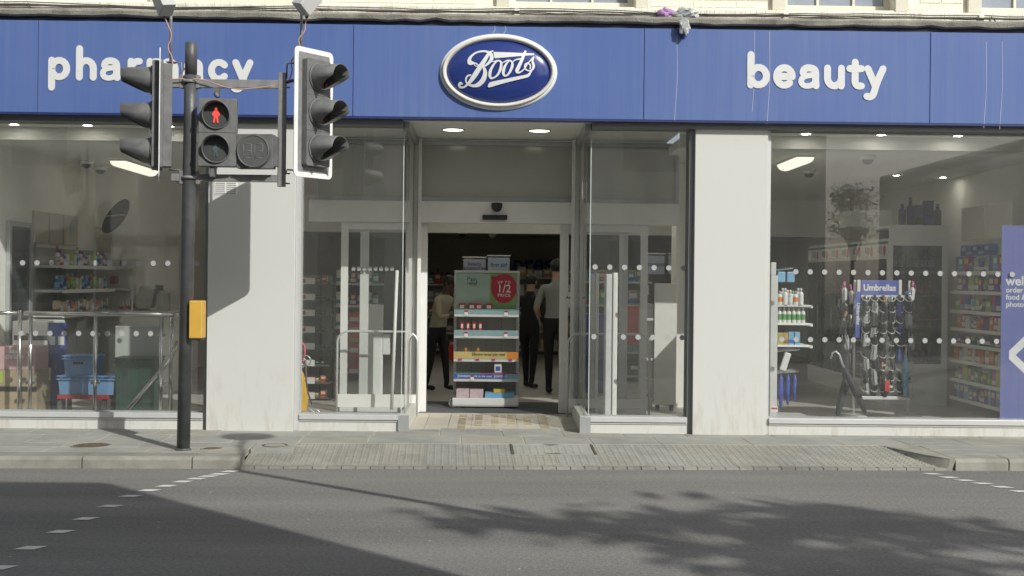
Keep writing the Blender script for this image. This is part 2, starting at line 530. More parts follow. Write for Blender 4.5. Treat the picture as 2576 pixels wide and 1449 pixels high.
def pillar_paint():
    m = bpy.data.materials.new('scuffed_white_cladding')
    nt, b = nodes_of(m)
    g = nt.nodes.new('ShaderNodeNewGeometry')
    mp = N(nt, 'ShaderNodeMapping'); mp.inputs['Scale'].default_value = (5, 1, 1.1)
    nt.links.new(g.outputs['Position'], mp.inputs[0])
    n1 = N(nt, 'ShaderNodeTexNoise', Scale=2.2, Detail=9.0, Roughness=0.7); nt.links.new(mp.outputs[0], n1.inputs['Vector'])
    sx = nt.nodes.new('ShaderNodeSeparateXYZ'); nt.links.new(g.outputs['Position'], sx.inputs[0])
    lo = N(nt, 'ShaderNodeMapRange'); lo.inputs['From Min'].default_value = 0.1; lo.inputs['From Max'].default_value = 0.9; lo.inputs['To Min'].default_value = 1.7; lo.inputs['To Max'].default_value = 0.03
    nt.links.new(sx.outputs['Z'], lo.inputs['Value'])
    sp = N(nt, 'ShaderNodeMapRange'); sp.inputs['From Min'].default_value = 0.50; sp.inputs['From Max'].default_value = 0.78
    nt.links.new(n1.outputs['Fac'], sp.inputs['Value'])
    a = N(nt, 'ShaderNodeMath', operation='MULTIPLY'); nt.links.new(lo.outputs[0], a.inputs[0]); nt.links.new(sp.outputs[0], a.inputs[1])
    a2 = N(nt, 'ShaderNodeMath', operation='MULTIPLY'); nt.links.new(a.outputs[0], a2.inputs[0]); a2.inputs[1].default_value = 0.42
    mx = N(nt, 'ShaderNodeMix', data_type='RGBA'); nt.links.new(a2.outputs[0], mx.inputs[0])
    mx.inputs[6].default_value = (0.615, 0.618, 0.585, 1); mx.inputs[7].default_value = (0.36, 0.32, 0.23, 1)
    nt.links.new(mx.outputs[2], b.inputs['Base Color'])
    b.inputs['Roughness'].default_value = 0.5
    _M['pillar'] = m
    return m
CLAD = pillar_paint()

# ------------------------------------------------------------------ levels and planes (metres)
ZP, ZF = 0.105, 0.13            # pavement, shop floor
YP, YS, YG, YD = 12.70, 12.58, 12.86, 14.30      # pillar face, sign face, window glass, door plane
ZC = 3.15                       # shop ceiling
XL, XR = -9.5, 9.5              # how far the shopfront is built

# ------------------------------------------------------------------ ground
road = MB()
road.add([(-150, -150, 0), (150, -150, 0), (150, 150, 0), (-150, 150, 0)], [(0, 1, 2, 3)])
road = struct(road.build('road', ASPHALT))
# kerb line, a little askew to the shopfront
K0, K1 = gnd(0, 1178), gnd(2400, 1184)
KD = (K1 - K0); KD.z = 0; KD.normalize()
KN = Vector((-KD.y, KD.x, 0))                    # towards the shop
KA = math.atan2(KD.y, KD.x)
KO = K0 + KD * ((0 - K0.x) / KD.x)               # where the kerb crosses x = 0
KO.z = 0
def kp(u, v, z=0.0):
    """pavement frame: u along the kerb, v from the kerb face towards the shop"""
    p = KO + KD * u + KN * v
    return Vector((p.x, p.y, z))
def ku(p):
    q = Vector((p.x, p.y, 0)) - KO
    return q.dot(KD), q.dot(KN)
UT0 = ku(gnd(592, 1160, ZP))[0]                    # tactile area from ...
UT1 = ku(gnd(2300, 1150, ZP))[0]
TL = 0.402
NT = int(round((UT1 - UT0) / TL))
UT1 = UT0 + NT * TL
VT0, VT1 = 0.11, 0.11 + 2 * TL
pav = MB()
zb = ZP - 0.004
def sheet(mb, u0, u1, v0, v1, z0, z1=None):
    z1 = z0 if z1 is None else z1
    mb.add([kp(u0, v0, z0), kp(u1, v0, z0), kp(u1, v1, z1), kp(u0, v1, z1)], [(0, 1, 2, 3)])
sheet(pav, -14, UT0, 0.27, 6.0, zb); sheet(pav, UT1 + .37, 14, 0.27, 6.0, zb); sheet(pav, UT0, UT1 + .37, VT1 - .004, 6.0, zb)
sheet(pav, UT0, UT1 + 2 * TL, 0.02, VT1, 0.004, zb - 0.006)
pavement = struct(pav.build('pavement', MORTAR))
def slabmesh(name, l, w, h, m):
    return MB().box(0, l, 0, w, -h, 0).mesh(name, m)
def place_slab(u0, u1, v0, v1, m, name='slab'):
    g = 0.007
    o = inst(slabmesh('slab', u1 - u0 - 2 * g, v1 - v0 - 2 * g, 0.05, m), name, kp(u0 + g, v0 + g, ZP + random.uniform(-0.0015, 0.0015)), pavement, (random.uniform(-.0015, .0015), random.uniform(-.001, .001), KA))
    b = o.modifiers.new('edge', 'BEVEL'); b.width = 0.004; b.segments = 2
    return o
vfac = ku(Vector((0, YP, 0)))[1]
rows = [(VT1, VT1 + 0.60), (VT1 + 0.60, VT1 + 1.22), (VT1 + 1.22, VT1 + 1.84)]
for ri, (v0, v1) in enumerate(rows):
    u = -9.0 - ri * 0.37
    while u < 9.0:
        l = random.choice([0.62, 0.64, 0.66, 0.9])
        place_slab(u, u + l, v0, v1, SLAB if random.random() < 0.72 else SLABW)
        u += l
# slabs beside the tactile area
for v0, v1 in ((0.28, 0.60), (0.60, VT1)):
    u = UT0
    k = 0
    while u > -9.0:
        l = random.choice([0.7, 0.9, 1.05])
        place_slab(u - l, u, v0, v1, SLAB if random.random() < 0.8 else SLABW); u -= l
    u = UT1 + 0.385
    while u < 9.0:
        l = random.choice([0.7, 0.9, 1.05])
        place_slab(u, u + l, v0, v1, SLAB if random.random() < 0.8 else SLABW); u += l
# kerb stones, rounded arris
def kerbstone(u0, u1):
    mb = MB()
    prof = [(0.0, -0.12), (0.0, 0.075), (0.008, 0.092), (0.03, ZP), (0.275, ZP), (0.275, -0.12)]
    n = len(prof)
    g = 0.004
    vs = [kp(u0 + g, v, z) for v, z in prof] + [kp(u1 - g, v, z) for v, z in prof]
    fs = [list(range(n))[::-1], list(range(n, 2 * n))] + [[i, (i + 1) % n, n + (i + 1) % n, n + i] for i in range(n)]
    mb.add(vs, fs, False)
    mb.build('kerb_stone', KERBM, pavement, 0.006)
u = UT0
for l in (0.42, 0.95, 0.92, 0.98, 0.9, 0.95, 0.95):
    kerbstone(u - l, u); u -= l
u = UT1 + 0.38
for l in (0.5, 0.9, 0.95, 0.9, 0.95):
    kerbstone(u, u + l); u += l
# curved kerb where the pavement drops to the crossing
mb = MB()
arc = [(UT1 - 0.02, VT1 - 0.01)]
for i in range(11):
    a = i / 10
    arc.append((UT1 + 0.02 + 0.36 * a, (VT1 - 0.02) * (1 - a) ** 1.5))
n = len(arc)
vs = []
for u_, v_ in arc:
    vs += [kp(u_ - .05, v_ - .035, -.02), kp(u_, v_, ZP - .018), kp(u_, v_ + .012, ZP - .001), kp(max(u_, UT1), VT1 - .004, ZP - .001)]
mb.add(vs, [(4 * i + k, 4 * i + 4 + k, 4 * i + 5 + k, 4 * i + 1 + k) for i in range(n - 1) for k in range(3)], False)
mb.build('kerb_stone', KERBM, pavement)
# flush setts at the foot of the crossing
NS = 50
sw = (UT1 + 0.32 - UT0) / NS
sett = MB().box(0, sw - 0.008, 0, 0.10, -0.06, 0).mesh('sett', KERBM)
for i in range(NS):
    o = inst(sett, 'sett', kp(UT0 + i * sw, 0.003, 0.020 + random.uniform(-.002, .002)), pavement, (0, 0, KA))
# blister tiles
DARKRING = mat('dark_ring_round_blisters', (.215, .205, .175), .9, var=.2, scale=30)  # darker ring at the foot of each blister
def tactile_mesh(m):
    mb = MB()
    t = TL - 0.003
    mb.box(0, t, 0, t, -0.04, 0)
    sp = TL / 6
    for i in range(6):
        for j in range(6):
            cx, cy = sp * (i + .5) - .003, sp * (j + .5) - .003
            vs = []
            for r, z in ((0.0145, 0.0), (0.0105, 0.005)):
                vs += [(cx + r * math.cos(PI / 4 * k), cy + r * math.sin(PI / 4 * k), z) for k in range(8)]
            mb.add(vs, [(k, (k + 1) % 8, 8 + (k + 1) % 8, 8 + k) for k in range(8)] + [tuple(range(8, 16))], True)
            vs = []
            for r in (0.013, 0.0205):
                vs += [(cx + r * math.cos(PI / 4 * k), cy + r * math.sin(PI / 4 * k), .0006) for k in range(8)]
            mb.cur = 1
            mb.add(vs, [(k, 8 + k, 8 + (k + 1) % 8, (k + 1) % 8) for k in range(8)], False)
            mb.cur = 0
    return mb.mesh('blister_tile', [m, DARKRING])
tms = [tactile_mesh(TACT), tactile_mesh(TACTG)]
tilt = math.atan2(ZP - 0.003 - 0.022, 2 * TL)
cu0 = ku(gnd(1405, 1145, ZP))[0] - 0.47
for r in range(2):
    for i in range(NT + 2):
        uu = UT0 + i * TL
        if r == 1 and i == 0:
            place_slab(uu, uu + TL, VT0 + TL, VT1, SLAB)
            continue
        if r == 1 and cu0 - 0.25 < uu < cu0 + 0.62:
            continue
        v = VT0 + r * TL
        z = 0.022 + (v - VT0) * math.tan(tilt)
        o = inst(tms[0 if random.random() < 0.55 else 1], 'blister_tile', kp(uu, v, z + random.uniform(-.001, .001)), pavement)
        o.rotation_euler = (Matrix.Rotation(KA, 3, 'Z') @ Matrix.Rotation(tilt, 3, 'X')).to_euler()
# service cover let into the blister paving
def on_ramp(u, v, dz=0.0):
    return kp(u, v, 0.022 + (v - VT0) * math.tan(tilt) + dz)
cov = thing('service_cover', on_ramp(cu0 + 0.4, VT0 + TL * 1.5), 'rectangular service cover filled with blister paving in the crossing', 'service cover')
def ramp_slab(name, u0, u1, v0, v1, z0, z1, m, parent):
    mb = MB()
    vs = [on_ramp(u_, v_, z_) for z_ in (z0, z1) for u_, v_ in ((u0, v0), (u1, v0), (u1, v1), (u0, v1))]
    mb.add(vs, [(0, 3, 2, 1), (4, 5, 6, 7), (0, 1, 5, 4), (1, 2, 6, 5), (2, 3, 7, 6), (3, 0, 4, 7)])
    return mb.build(name, m, parent)
cua, cub = UT0 + math.ceil((cu0 - 0.25 - UT0) / TL) * TL, UT0 + (math.floor((cu0 + 0.62 - UT0) / TL) + 1) * TL
ramp_slab('frame', cua + .004, cua + .022, VT0 + TL + .004, VT1, -.03, .004, IRON, cov)
ramp_slab('frame', cub - .022, cub - .006, VT0 + TL + .004, VT1, -.03, .004, IRON, cov)
fill = ramp_slab('cover_plate', cua + .03, cub - .03, VT0 + TL + .012, VT1 - .008, -.03, .001, TACTG, cov)
bl = MB()
nb = int((cub - cua - .08) / (TL / 6))
for i in range(nb):
    for j in range(5):
        c = on_ramp(cua + .06 + i * TL / 6, VT0 + TL + .05 + j * TL / 6, 0.001)
        vs = []
        for rr, z in ((0.0145, 0.0), (0.0105, 0.0055)):
            vs += [c + Vector((rr * math.cos(PI / 4 * k), rr * math.sin(PI / 4 * k), z)) for k in range(8)]
        bl.add(vs, [(k, (k + 1) % 8, 8 + (k + 1) % 8, 8 + k) for k in range(8)] + [tuple(range(8, 16))], True)
tag(bl.build('blisters', TACTG, fill), kind='stuff')
for v_, s_ in ((VT1 - .008, -1), (VT0 + TL + .012, 1)):
    mbb = MB()
    c = (cua + cub) / 2
    a_, b_, c_ = on_ramp(c - .09, v_, .0025), on_ramp(c + .09, v_, .0025), on_ramp(c, v_ + s_ * .05, .0025)
    mbb.add([a_, b_, c_], [(0, 1, 2)])
    mbb.build('lifting_recess', IRON, cov)
# round covers in the pavement
def round_cover(px, py, rad, m, label, ringm):
    p = gnd(px, py, ZP) if py else px
    t = thing('manhole_cover', (p.x, p.y, ZP), label, 'manhole cover')
    lid = MB().lathe([(rad, -0.02), (rad, 0.0025), (rad - 0.006, 0.004)], (p.x, p.y, ZP), 36).build('lid', m, t)
    g = MB()
    for k in range(-4, 5):
        w = math.sqrt(max(0, (rad * .86) ** 2 - (k * rad * .19) ** 2))
        g.box(p.x - w, p.x + w, p.y + k * rad * .19 - rad * .05, p.y + k * rad * .19 + rad * .05, ZP + .004, ZP + .007)
    tag(g.build('ribs', m, lid), kind='stuff')
    MB().tube([(p.x + (rad + .014) * math.cos(a), p.y + (rad + .014) * math.sin(a), ZP - .001) for a in [2 * PI * k / 40 for k in range(40)]], 0.009, 6, closed=True).build('rim', ringm, t)
round_cover(229, 1121, 0.165, IRON, 'round rusty iron cover in the pavement near the pole', KERBM)
round_cover(533, 1129, 0.085, IRON, 'small slotted round cover beside the pole foot', KERBM)
_cp = kp(UT0 + .20, VT1 - .17, ZP)
round_cover(_cp, None, 0.10, SLAB, 'small stone filled round cover at the corner of the blister paving', IRON)

# road markings: rows of white studs along the crossing
MARK = mat('worn_white_road_paint', (0.72, 0.71, 0.66), 0.7, var=0.1, scale=14)
studs = [(x / 3.0125, y / 3.0125 + 966) for x, y in ((1745, 665), (1663, 685), (1580, 702), (1490, 720), (1383, 742), (1260, 775), (1130, 808), (990, 851), (838, 927), (650, 1023), (457, 1122), (230, 1245), (0, 1395))]
studs += [(2012.6 + x / 4.572, 1073.3 + y / 4.572) for x, y in ((1525, 547), (1710, 587), (1893, 621), (2100, 657), (2323, 697), (2540, 748))]
for i, (a, b) in enumerate(studs):
    p = gnd(a, b)
    w = random.uniform(.060, .066)
    d = random.uniform(.034, .040) + .004 * max(0, 10.6 - p.y)
    sk = 0.025 if i < 13 else -0.03
    mb = MB()
    mb.add([(p.x - w - sk, p.y - d, .004), (p.x + w - sk, p.y - d, .004), (p.x + w + sk, p.y + d, .004), (p.x - w + sk, p.y + d, .004)], [(0, 1, 2, 3)])
    mb.build('marking', MARK, road)
# ------------------------------------------------------------------ shop building: upper wall, ledge, pillars
ZSB, ZST = fz(1288, 297, YS), fz(1288, 67, YS)            # sign bottom / top
ZLE = ZST + 0.045
bld = thing('shop_building', (0, YP, 0), 'cream painted brick upper storey with weathered ledge and white cladding piers', 'building')
YU = 12.78
ZW0, ZW1 = ZLE + 0.10, 7.2
wins = [(-3.45, -1.95), (0.12, 1.42), (2.98, 4.12), (5.02, 6.3)]
zs = fz(1288, 14, YU)                                      # window cill line
# wall piers between the windows, the wall under and over them
uw = MB()
xs = [XL] + [v for w in wins for v in w] + [XR]
for i in range(0, len(xs), 2):
    uw.box(xs[i], xs[i + 1], YU, YU + 0.35, zs, ZW1 - 0.9)
uw.box(XL, XR, YU, YU + 0.35, ZLE - 0.1, zs)
uw.box(XL, XR, YU, YU + 0.35, ZW1 - 0.9, ZW1)
upper = uw.build('upper_wall', CREAM, bld)
brm = MB().box(0, 0.213, -0.006, 0.03, 0, 0.062).mesh('brick', CREAM)
for i in range(0, len(xs), 2):
    a, b = max(xs[i] + 0.16, -6.2), min(xs[i + 1] - 0.16, 6.6)
    for c in range(4):
        x = a - (0.11 if c % 2 else 0)
        while x < b - 0.1:
            if x >= a - 0.001 and x + .213 < b + .02:
                o = inst(brm, 'brick', (x, YU + random.uniform(-.0015, .0015), zs + 0.012 + c * 0.074), upper)
            x += 0.224
band = MB()
band.box(XL, XR, YU - 0.07, YU - 0.004, ZLE + 0.02, fz(1288, 20, YU))
band.build('plinth_band', CREAM, bld, 0.012)
FRW = mat('cream_joinery_paint', (0.74, 0.70, 0.57), 0.55, var=0.04)
PANE = mat('curtained_window_glass', (0.30, 0.34, 0.40), 0.08, var=0.08)
for x0, x1 in wins:
    w = MB()
    z1 = ZW1 - 0.9
    for a, b in ((x0 - 0.14, x0 + 0.0), (x1 - 0.0, x1 + 0.14)):
        w.box(a, b, YU - 0.05, YU + 0.0, zs - 0.02, z1)
    w.box(x0 - 0.14, x1 + 0.14, YU - 0.05, YU + 0.0, z1, z1 + 0.14)
    wo = w.build('window', FRW, bld, 0.006)
    bx('sill', FRW, wo, x0 - 0.05, x1 + 0.05, YU - 0.035, YU + 0.2, zs - 0.045, zs - 0.005, 0.006)
    f = MB()
    yf0, yf1 = YU + 0.14, YU + 0.19
    f.box(x0, x0 + .06, yf0, yf1, zs, z1); f.box(x1 - .06, x1, yf0, yf1, zs, z1)
    f.box(x0 + .06, x1 - .06, yf0 + .002, yf1, zs, zs + .075); f.box(x0 + .06, x1 - .06, yf0 + .002, yf1, z1 - .06, z1)
    for k in (1, 2):
        xm = x0 + (x1 - x0) * k / 3
        f.box(xm - .012, xm + .012, yf0 + .004, yf1 - .004, zs + .075, z1 - .06)
    f.build('frame', FRW, wo)
    bx('pane', PANE, wo, x0 + .05, x1 - .05, yf1 - .02, yf1 - .012, zs + .05, z1 - .05)
for px in (1300, 1978, 2470):
    x = fx(px, YU - .1, 20)
    MB().box(x - 0.028, x + 0.028, YU - 0.10, YU - 0.071, ZLE + .03, zs - 0.05).build('downpipe_bracket', CREAM, bld, 0.008)
# ledge, lumpy and worn
lm = MB()
seg = 120
prof = [(0.10, 0.0), (-0.13, 0.0), (-0.15, 0.012), (-0.155, 0.05), (-0.13, 0.075), (0.02, 0.105), (0.10, 0.105)]
vs, fs = [], []
for i in range(seg + 1):
    x = XL + (XR - XL) * i / seg
    j1, j2 = random.gauss(0, .006), random.gauss(0, .007)
    for (dy, dz) in prof:
        e = 1 if dy < -0.1 else 0
        vs.append((x, YP + dy + e * j1, ZLE + dz + (e * j2 if dz < .03 else j2 * .3)))
n = len(prof)
for i in range(seg):
    for k in range(n - 1):
        fs.append((i * n + k, i * n + k + 1, (i + 1) * n + k + 1, (i + 1) * n + k))
lm.add(vs, fs, False)
ledge = lm.build('ledge', LEDGE, bld)
# cables and bird spikes lying along the ledge
CAB = mat('old_black_cable', (0.06, 0.055, 0.05), 0.7, var=0.2)
for k, (yy, zz, amp, r) in enumerate(((YU - .105, .125, .016, .007), (YU - .13, .112, .010, .006), (YU - .09, .150, .020, .005), (YU - .16, .100, .006, .005))):
    pts = [(XL + (XR - XL) * i / 90, yy, ZLE + zz + amp * math.sin(i * .35 + k * 2) * math.sin(i * .11 + k) + random.gauss(0, .003)) for i in range(91)]
    MB().tube(pts, r, 5).build('cable', CAB, bld)
MB().tube([at(70, 8, YU - .09), at(78, 22, YU - .1), at(95, 26, YU - .11), at(130, 32, YU - .12)], .006, 5).build('cable', CAB, bld)
MB().tube([at(2493, 42, YU - .09), at(2508, 58, YU - .1), at(2515, 62, YU - .11)], .006, 5).build('cable', CAB, bld)
sp = MB()
for i in range(420):
    x = random.uniform(-6.2, 6.4)
    sp.cyl((x, YU - .085, ZLE + .10), (x + random.gauss(0, .012), YU - .085 - random.uniform(0, .05), ZLE + random.uniform(.17, .215)), .0011, 3)
tag(sp.build('bird_spikes', mat('spike_steel', (.42, .38, .30), .5, .4), bld), kind='stuff')
# grey shadow gap and sign head rail under and over the sign
for _a, _b in ((XL, fx(1013, YG, 690)), (fx(1484, YG, 690), XR)):
    bx('head_rail', DKFRAME, bld, _a, _b, YP - 0.02, YP + 0.25, ZSB - 0.075, ZSB + 0.01)
bx('sign_backing', mat('dark_sign_box', (.02, .025, .05), .6), bld, XL, XR, YS + 0.03, YP + 0.3, ZSB + 0.0, ZLE + 0.03)
# pillars with cladding joints
PL0, PL1 = fx(522, YP, 690), fx(741, YP, 690)
PR0, PR1 = fx(1746, YP, 690), fx(1929, YP, 690)
def pillar(x0, x1, label):
    o = bx('pillar', CLAD, bld, x0, x1, YP, YP + 0.42, ZP - .01, ZSB - 0.065, 0.004)
    return o
pL = pillar(PL0, PL1, '')
pR = pillar(PR0, PR1, '')
x0, x1, z0, z1 = rc(539, 453, 597, 490, YP)
vent = bx('vent', WHITE, pL, x0, x1, YP - .006, YP + .01, z0, z1, .003)
vs_ = MB()
for i in range(7):
    zz = z0 + (z1 - z0) * (i + .6) / 7.4
    for a, b in ((x0 + .012, (x0 + x1) / 2 - .008), ((x0 + x1) / 2 + .008, x1 - .012)):
        vs_.box(a, b, YP - .0085, YP - .006, zz, zz + .008)
vs_.build('vent_slots', mat('vent_dark', (.28, .28, .26), .7), pL)
bx('edge_trim', DKFRAME, bld, PL0 - .045, PL0 - .002, YP + .06, YP + .3, ZP, ZSB - .07)
bx('edge_trim', SILVERW, bld, PL1 + .002, PL1 + .055, YP + .05, YP + .2, ZP, ZSB - .07)
bx('edge_trim', DKFRAME, bld, PR0 - .05, PR0 - .002, YP + .06, YP + .3, ZP, ZSB - .07)
bx('edge_trim', SILVERW, bld, PR1 + .002, PR1 + .045, YP + .06, YP + .3, ZP, ZSB - .07)

# ------------------------------------------------------------------ fascia sign
sg = thing('fascia_sign', (0, YS, ZSB), 'long faded blue shop sign band with white rounded lettering', 'sign')
cuts = [XL] + [fx(p, YS, 180) for p in (95, 888, 1620, 2340)] + [XR]
for i in range(5):
    bx('panel', FASCIA, sg, cuts[i] + .003, cuts[i + 1] - .003, YS, YS + .05, ZSB, ZST, .003)
bx('bottom_trim', mat('navy_trim', (.02, .03, .12), .5), sg, XL, XR, YS - .004, YS + .06, ZSB - .022, ZSB - .002)
# drips of old paint
for px, a, b in ((1897, 80, 280), (1935, 80, 312), (1702, 90, 302), (2480, 105, 322), (2520, 105, 325), (1243, 66, 82), (1270, 66, 84)):
    p = [(fx(px + 4 * math.sin(k * .5) * (k / 9), YS, 180), fz(px, a + (b - a) * k / 9, YS), .0022) for k in range(10)]
    MB().ribbon(p, lambda x, z: YS - .0025, .002).build('drip', mat('pale_drip', (.5, .52, .58), .6), sg)
LET = mat('white_acrylic_letter', (0.72, 0.73, 0.72), 0.35, var=0.02)
def arcp(cx, cy, rx, ry, a0, a1, n=18):
    return [(cx + rx * math.cos(math.radians(a0 + (a1 - a0) * i / n)), cy + ry * math.sin(math.radians(a0 + (a1 - a0) * i / n))) for i in range(n + 1)]
A_top = catmull([(.07, .74), (.13, .9), (.3, 1.0), (.52, 1.0), (.74, .9), (.8, .66), (.8, .3), (.83, .0)], 4)
A_bowl = catmull([(.8, .60), (.5, .585), (.16, .51), (-.03, .28), (.07, .04), (.32, -.03), (.6, .04), (.8, .26)], 4)
GLY = {
 'p': [[(0, -.62), (0, 1)], arcp(.45, .5, .45, .5, 180, 540)],
 'b': [[(0, 0), (0, 1.72)], arcp(.45, .5, .45, .5, 180, 540)],
 'h': [[(0, 0), (0, 1.72)], arcp(.42, .52, .42, .48, 180, 0) + [(.84, 0)]],
 'a': [A_top, A_bowl],
 'r': [[(0, 0), (0, 1)], catmull([(0, .5), (.1, .82), (.32, .98), (.5, 1.0)], 5)],
 'm': [[(0, 0), (0, 1)], arcp(.38, .55, .38, .45, 180, 0) + [(.76, 0)], arcp(1.14, .55, .38, .45, 180, 0) + [(1.52, 0)]],
 'c': [arcp(.45, .5, .45, .5, 42, 318)],
 'y': [[(0, 1), (.43, .02)], catmull([(.86, 1), (.55, .28), (.4, -.2), (.3, -.48), (.14, -.6), (-.04, -.58)], 5)],
 'e': [[(.03, .5), (.88, .5)], arcp(.45, .5, .45, .5, 0, 312)],
 'u': [[(0, 1), (0, .48)] + arcp(.4, .48, .4, .48, 180, 360), [(.8, 1), (.8, 0)]],
 't': [[(.3, 1.36), (.3, .3)] + arcp(.52, .3, .22, .29, 180, 270, 6) + [(.66, .01)], [(0, 1), (.66, 1)]],
}
def sign_word(word, xs, px0, py0, unit_px):
    base = at(px0, py0, YS)
    un = unit_px / FOC * YS
    wo = None
    for k, (ch, ox) in enumerate(zip(word, xs)):
        mb = MB()
        for j, stk in enumerate(GLY[ch]):
            mb.ribbon([(base.x + (ox + u_) * un, base.z + v_ * un, (.168 if stk is A_bowl else .21) * un) for u_, v_ in stk], lambda x, z, j=j: YS - .007 - .0012 * j, .006)
        mb.build('letter', LET, sg)
sign_word('pharmacy', [0, 1.66, 3.10, 4.76, 5.90, 8.08, 9.60, 11.06], 130, 193.5, 41.5)
sign_word('beauty', [0, 1.48, 2.93, 4.41, 5.70, 6.74], 1888, 213.5, 44.0)

# ------------------------------------------------------------------ oval sign
def oval_sign():
    t0, b0, l0, r0 = 85, 278, 1106, 1402
    x0, x1, z0, z1 = rc(l0, t0, r0, b0, YS)
    cx, cz, A, B = (x0 + x1) / 2, (z0 + z1) / 2, (x1 - x0) / 2, (z1 - z0) / 2
    t = thing('oval_sign', (cx, YS, cz), 'oval domed sign with white script lettering and pale rim', 'sign')
    n = 72
    tl = -ROLL * 0.6
    def ring(ka, y):
        return [(cx + A * ka * math.cos(2 * PI * i / n), y, cz + (B - A * (1 - ka)) * math.sin(2 * PI * i / n)) for i in range(n)]
    def rings(spec):
        mb = MB()
        vs = []
        for ka, y in spec:
            vs += ring(ka, y)
        fs = [(k * n + i, k * n + (i + 1) % n, (k + 1) * n + (i + 1) % n, (k + 1) * n + i) for k in range(len(spec) - 1) for i in range(n)]
        fs = [tuple(reversed(f)) for f in fs]
        mb.add(vs, fs, True)
        return mb, vs
    rings([(1.0, YS - .002), (.99, YS - .02), (.975, YS - .028), (.955, YS - .030)])[0].build('halo_rim', mat('translucent_white_rim', (.78, .79, .78), .4, var=.02), t)
    rings([(.953, YS - .024), (.95, YS - .055), (.935, YS - .068), (.905, YS - .060), (.885, YS - .032), (.878, YS - .01)])[0].build('bevel_rim', mat('pale_rim', (.72, .70, .63), .4, var=.02), t)
    a2, b2 = A * .878, B - A * .122
    def dome(x, z):
        q = ((x - cx) / a2) ** 2 + ((z - cz) / b2) ** 2
        return YS - .012 - .085 * math.sqrt(max(0.0, 1 - q * .985))
    mb = MB()
    vs = [(cx, dome(cx, cz), cz)]
    M = 10
    for k in range(1, M + 1):
        rr = math.sin(k / M * PI / 2)
        for i in range(n):
            x, z = cx + a2 * rr * math.cos(2 * PI * i / n), cz + b2 * rr * math.sin(2 * PI * i / n)
            vs.append((x, dome(x, z), z))
    fs = [(0, 1 + (i + 1) % n, 1 + i)[::-1] for i in range(n)]
    fs = [(0, 1 + i, 1 + (i + 1) % n) for i in range(n)]
    for k in range(M - 1):
        for i in range(n):
            j = (i + 1) % n
            fs.append((1 + k * n + i, 1 + (k + 1) * n + i, 1 + (k + 1) * n + j, 1 + k * n + j))
    mb.add(vs, fs, True)
    mb.build('dome', mat('glossy_navy_acrylic', (.022, .042, .20), .16, var=.05, scale=3, coat=.3), t)
    # script lettering, traced strokes (x, y, half width) in a 2174 x 1449 drawing of the sign
    def conv(p):
        q = at((1640 + p[0] / 4.529) / 1.4907, (110 + p[1] / 4.529) / 1.4907, YS)
        return q.x, q.z, p[2] / 4.529 / 1.4907 / FOC * YS
    strokes = [
     [(612, 598, 24), (560, 590, 42), (548, 540, 30), (580, 480, 20), (650, 425, 16), (740, 398, 16), (830, 400, 18), (900, 440, 30), (925, 500, 34), (905, 560, 28), (850, 620, 20), (790, 655, 12), (740, 655, 10), (690, 625, 10), (650, 600, 10), (632, 618, 8), (655, 650, 8), (700, 645, 8)],
     [(945, 392, 10), (880, 430, 22), (800, 560, 36), (720, 680, 40), (640, 800, 42), (575, 890, 34), (520, 950, 22), (460, 995, 16), (400, 1000, 18), (372, 965, 22), (395, 930, 22), (425, 945, 12)],
     [(770, 660, 12), (800, 700, 26), (812, 780, 36), (780, 880, 42), (710, 955, 38), (630, 980, 26), (550, 965, 18), (495, 920, 14), (490, 860, 14), (520, 812, 14), (565, 800, 14)],
     [(905, 570, 8), (945, 578, 8), (985, 568, 10), (1040, 558, 12), (1080, 590, 18), (1078, 680, 24), (1030, 790, 18), (960, 848, 14), (905, 850, 20), (892, 780, 26), (920, 690, 22), (980, 600, 14), (1040, 556, 10)],
     [(1088, 605, 9), (1140, 580, 10), (1200, 556, 12), (1262, 578, 16), (1270, 650, 24), (1230, 750, 20), (1175, 812, 14), (1130, 805, 20), (1120, 740, 26), (1150, 650, 20), (1205, 575, 12), (1235, 556, 10)],
     [(1285, 575, 9), (1330, 545, 10), (1395, 530, 12), (1420, 545, 8)],
     [(1492, 400, 20), (1470, 450, 24), (1430, 550, 28), (1385, 650, 30), (1350, 730, 32), (1370, 762, 18), (1420, 745, 11), (1480, 690, 10), (1530, 610, 10), (1590, 540, 10), (1632, 495, 12)],
     [(1632, 495, 10), (1612, 560, 16), (1625, 610, 22), (1632, 660, 22), (1605, 710, 16), (1560, 728, 12), (1510, 715, 12), (1480, 670, 12), (1490, 620, 12), (1535, 600, 12), (1575, 635, 12), (1572, 690, 12)],
     [(1605, 712, 12), (1575, 760, 16), (1545, 800, 24), (1500, 822, 26), (1400, 845, 28), (1250, 880, 31), (1100, 915, 35), (980, 945, 39), (910, 965, 42), (878, 990, 22)],
    ]
    for j, st in enumerate(strokes):
        mb = MB()
        pts = [conv(p) for p in catmull([tuple(map(float, p)) for p in st], 6)]
        mb.ribbon(pts, lambda x, z, j=j: dome(x, z) - .006 - .0008 * j, .006)
        mb.build('letter_stroke', LET, t)
    bar = MB()
    q = [conv((x, y, 1)) for x, y in ((950, 408), (1640, 430), (1640, 455), (975, 520), (968, 460))]
    k0 = [(u_, dome(u_, v_) - .0065, v_) for u_, v_, _ in q]
    # subdivide the crossbar so that it follows the dome
    top = [((q[0][0] + (q[1][0] - q[0][0]) * i / 12), (q[0][1] + (q[1][1] - q[0][1]) * i / 12)) for i in range(13)]
    bot = [((q[3][0] + (q[2][0] - q[3][0]) * i / 12), (q[3][1] + (q[2][1] - q[3][1]) * i / 12)) for i in range(13)]
    vs = [(x, dome(x, z) - .0052, z) for x, z in top] + [(x, dome(x, z) - .0052, z) for x, z in bot]
    bar.add(vs, [(i, i + 13, i + 14, i + 1) for i in range(12)])
    bar.build('letter_stroke', LET, t)
oval_sign()

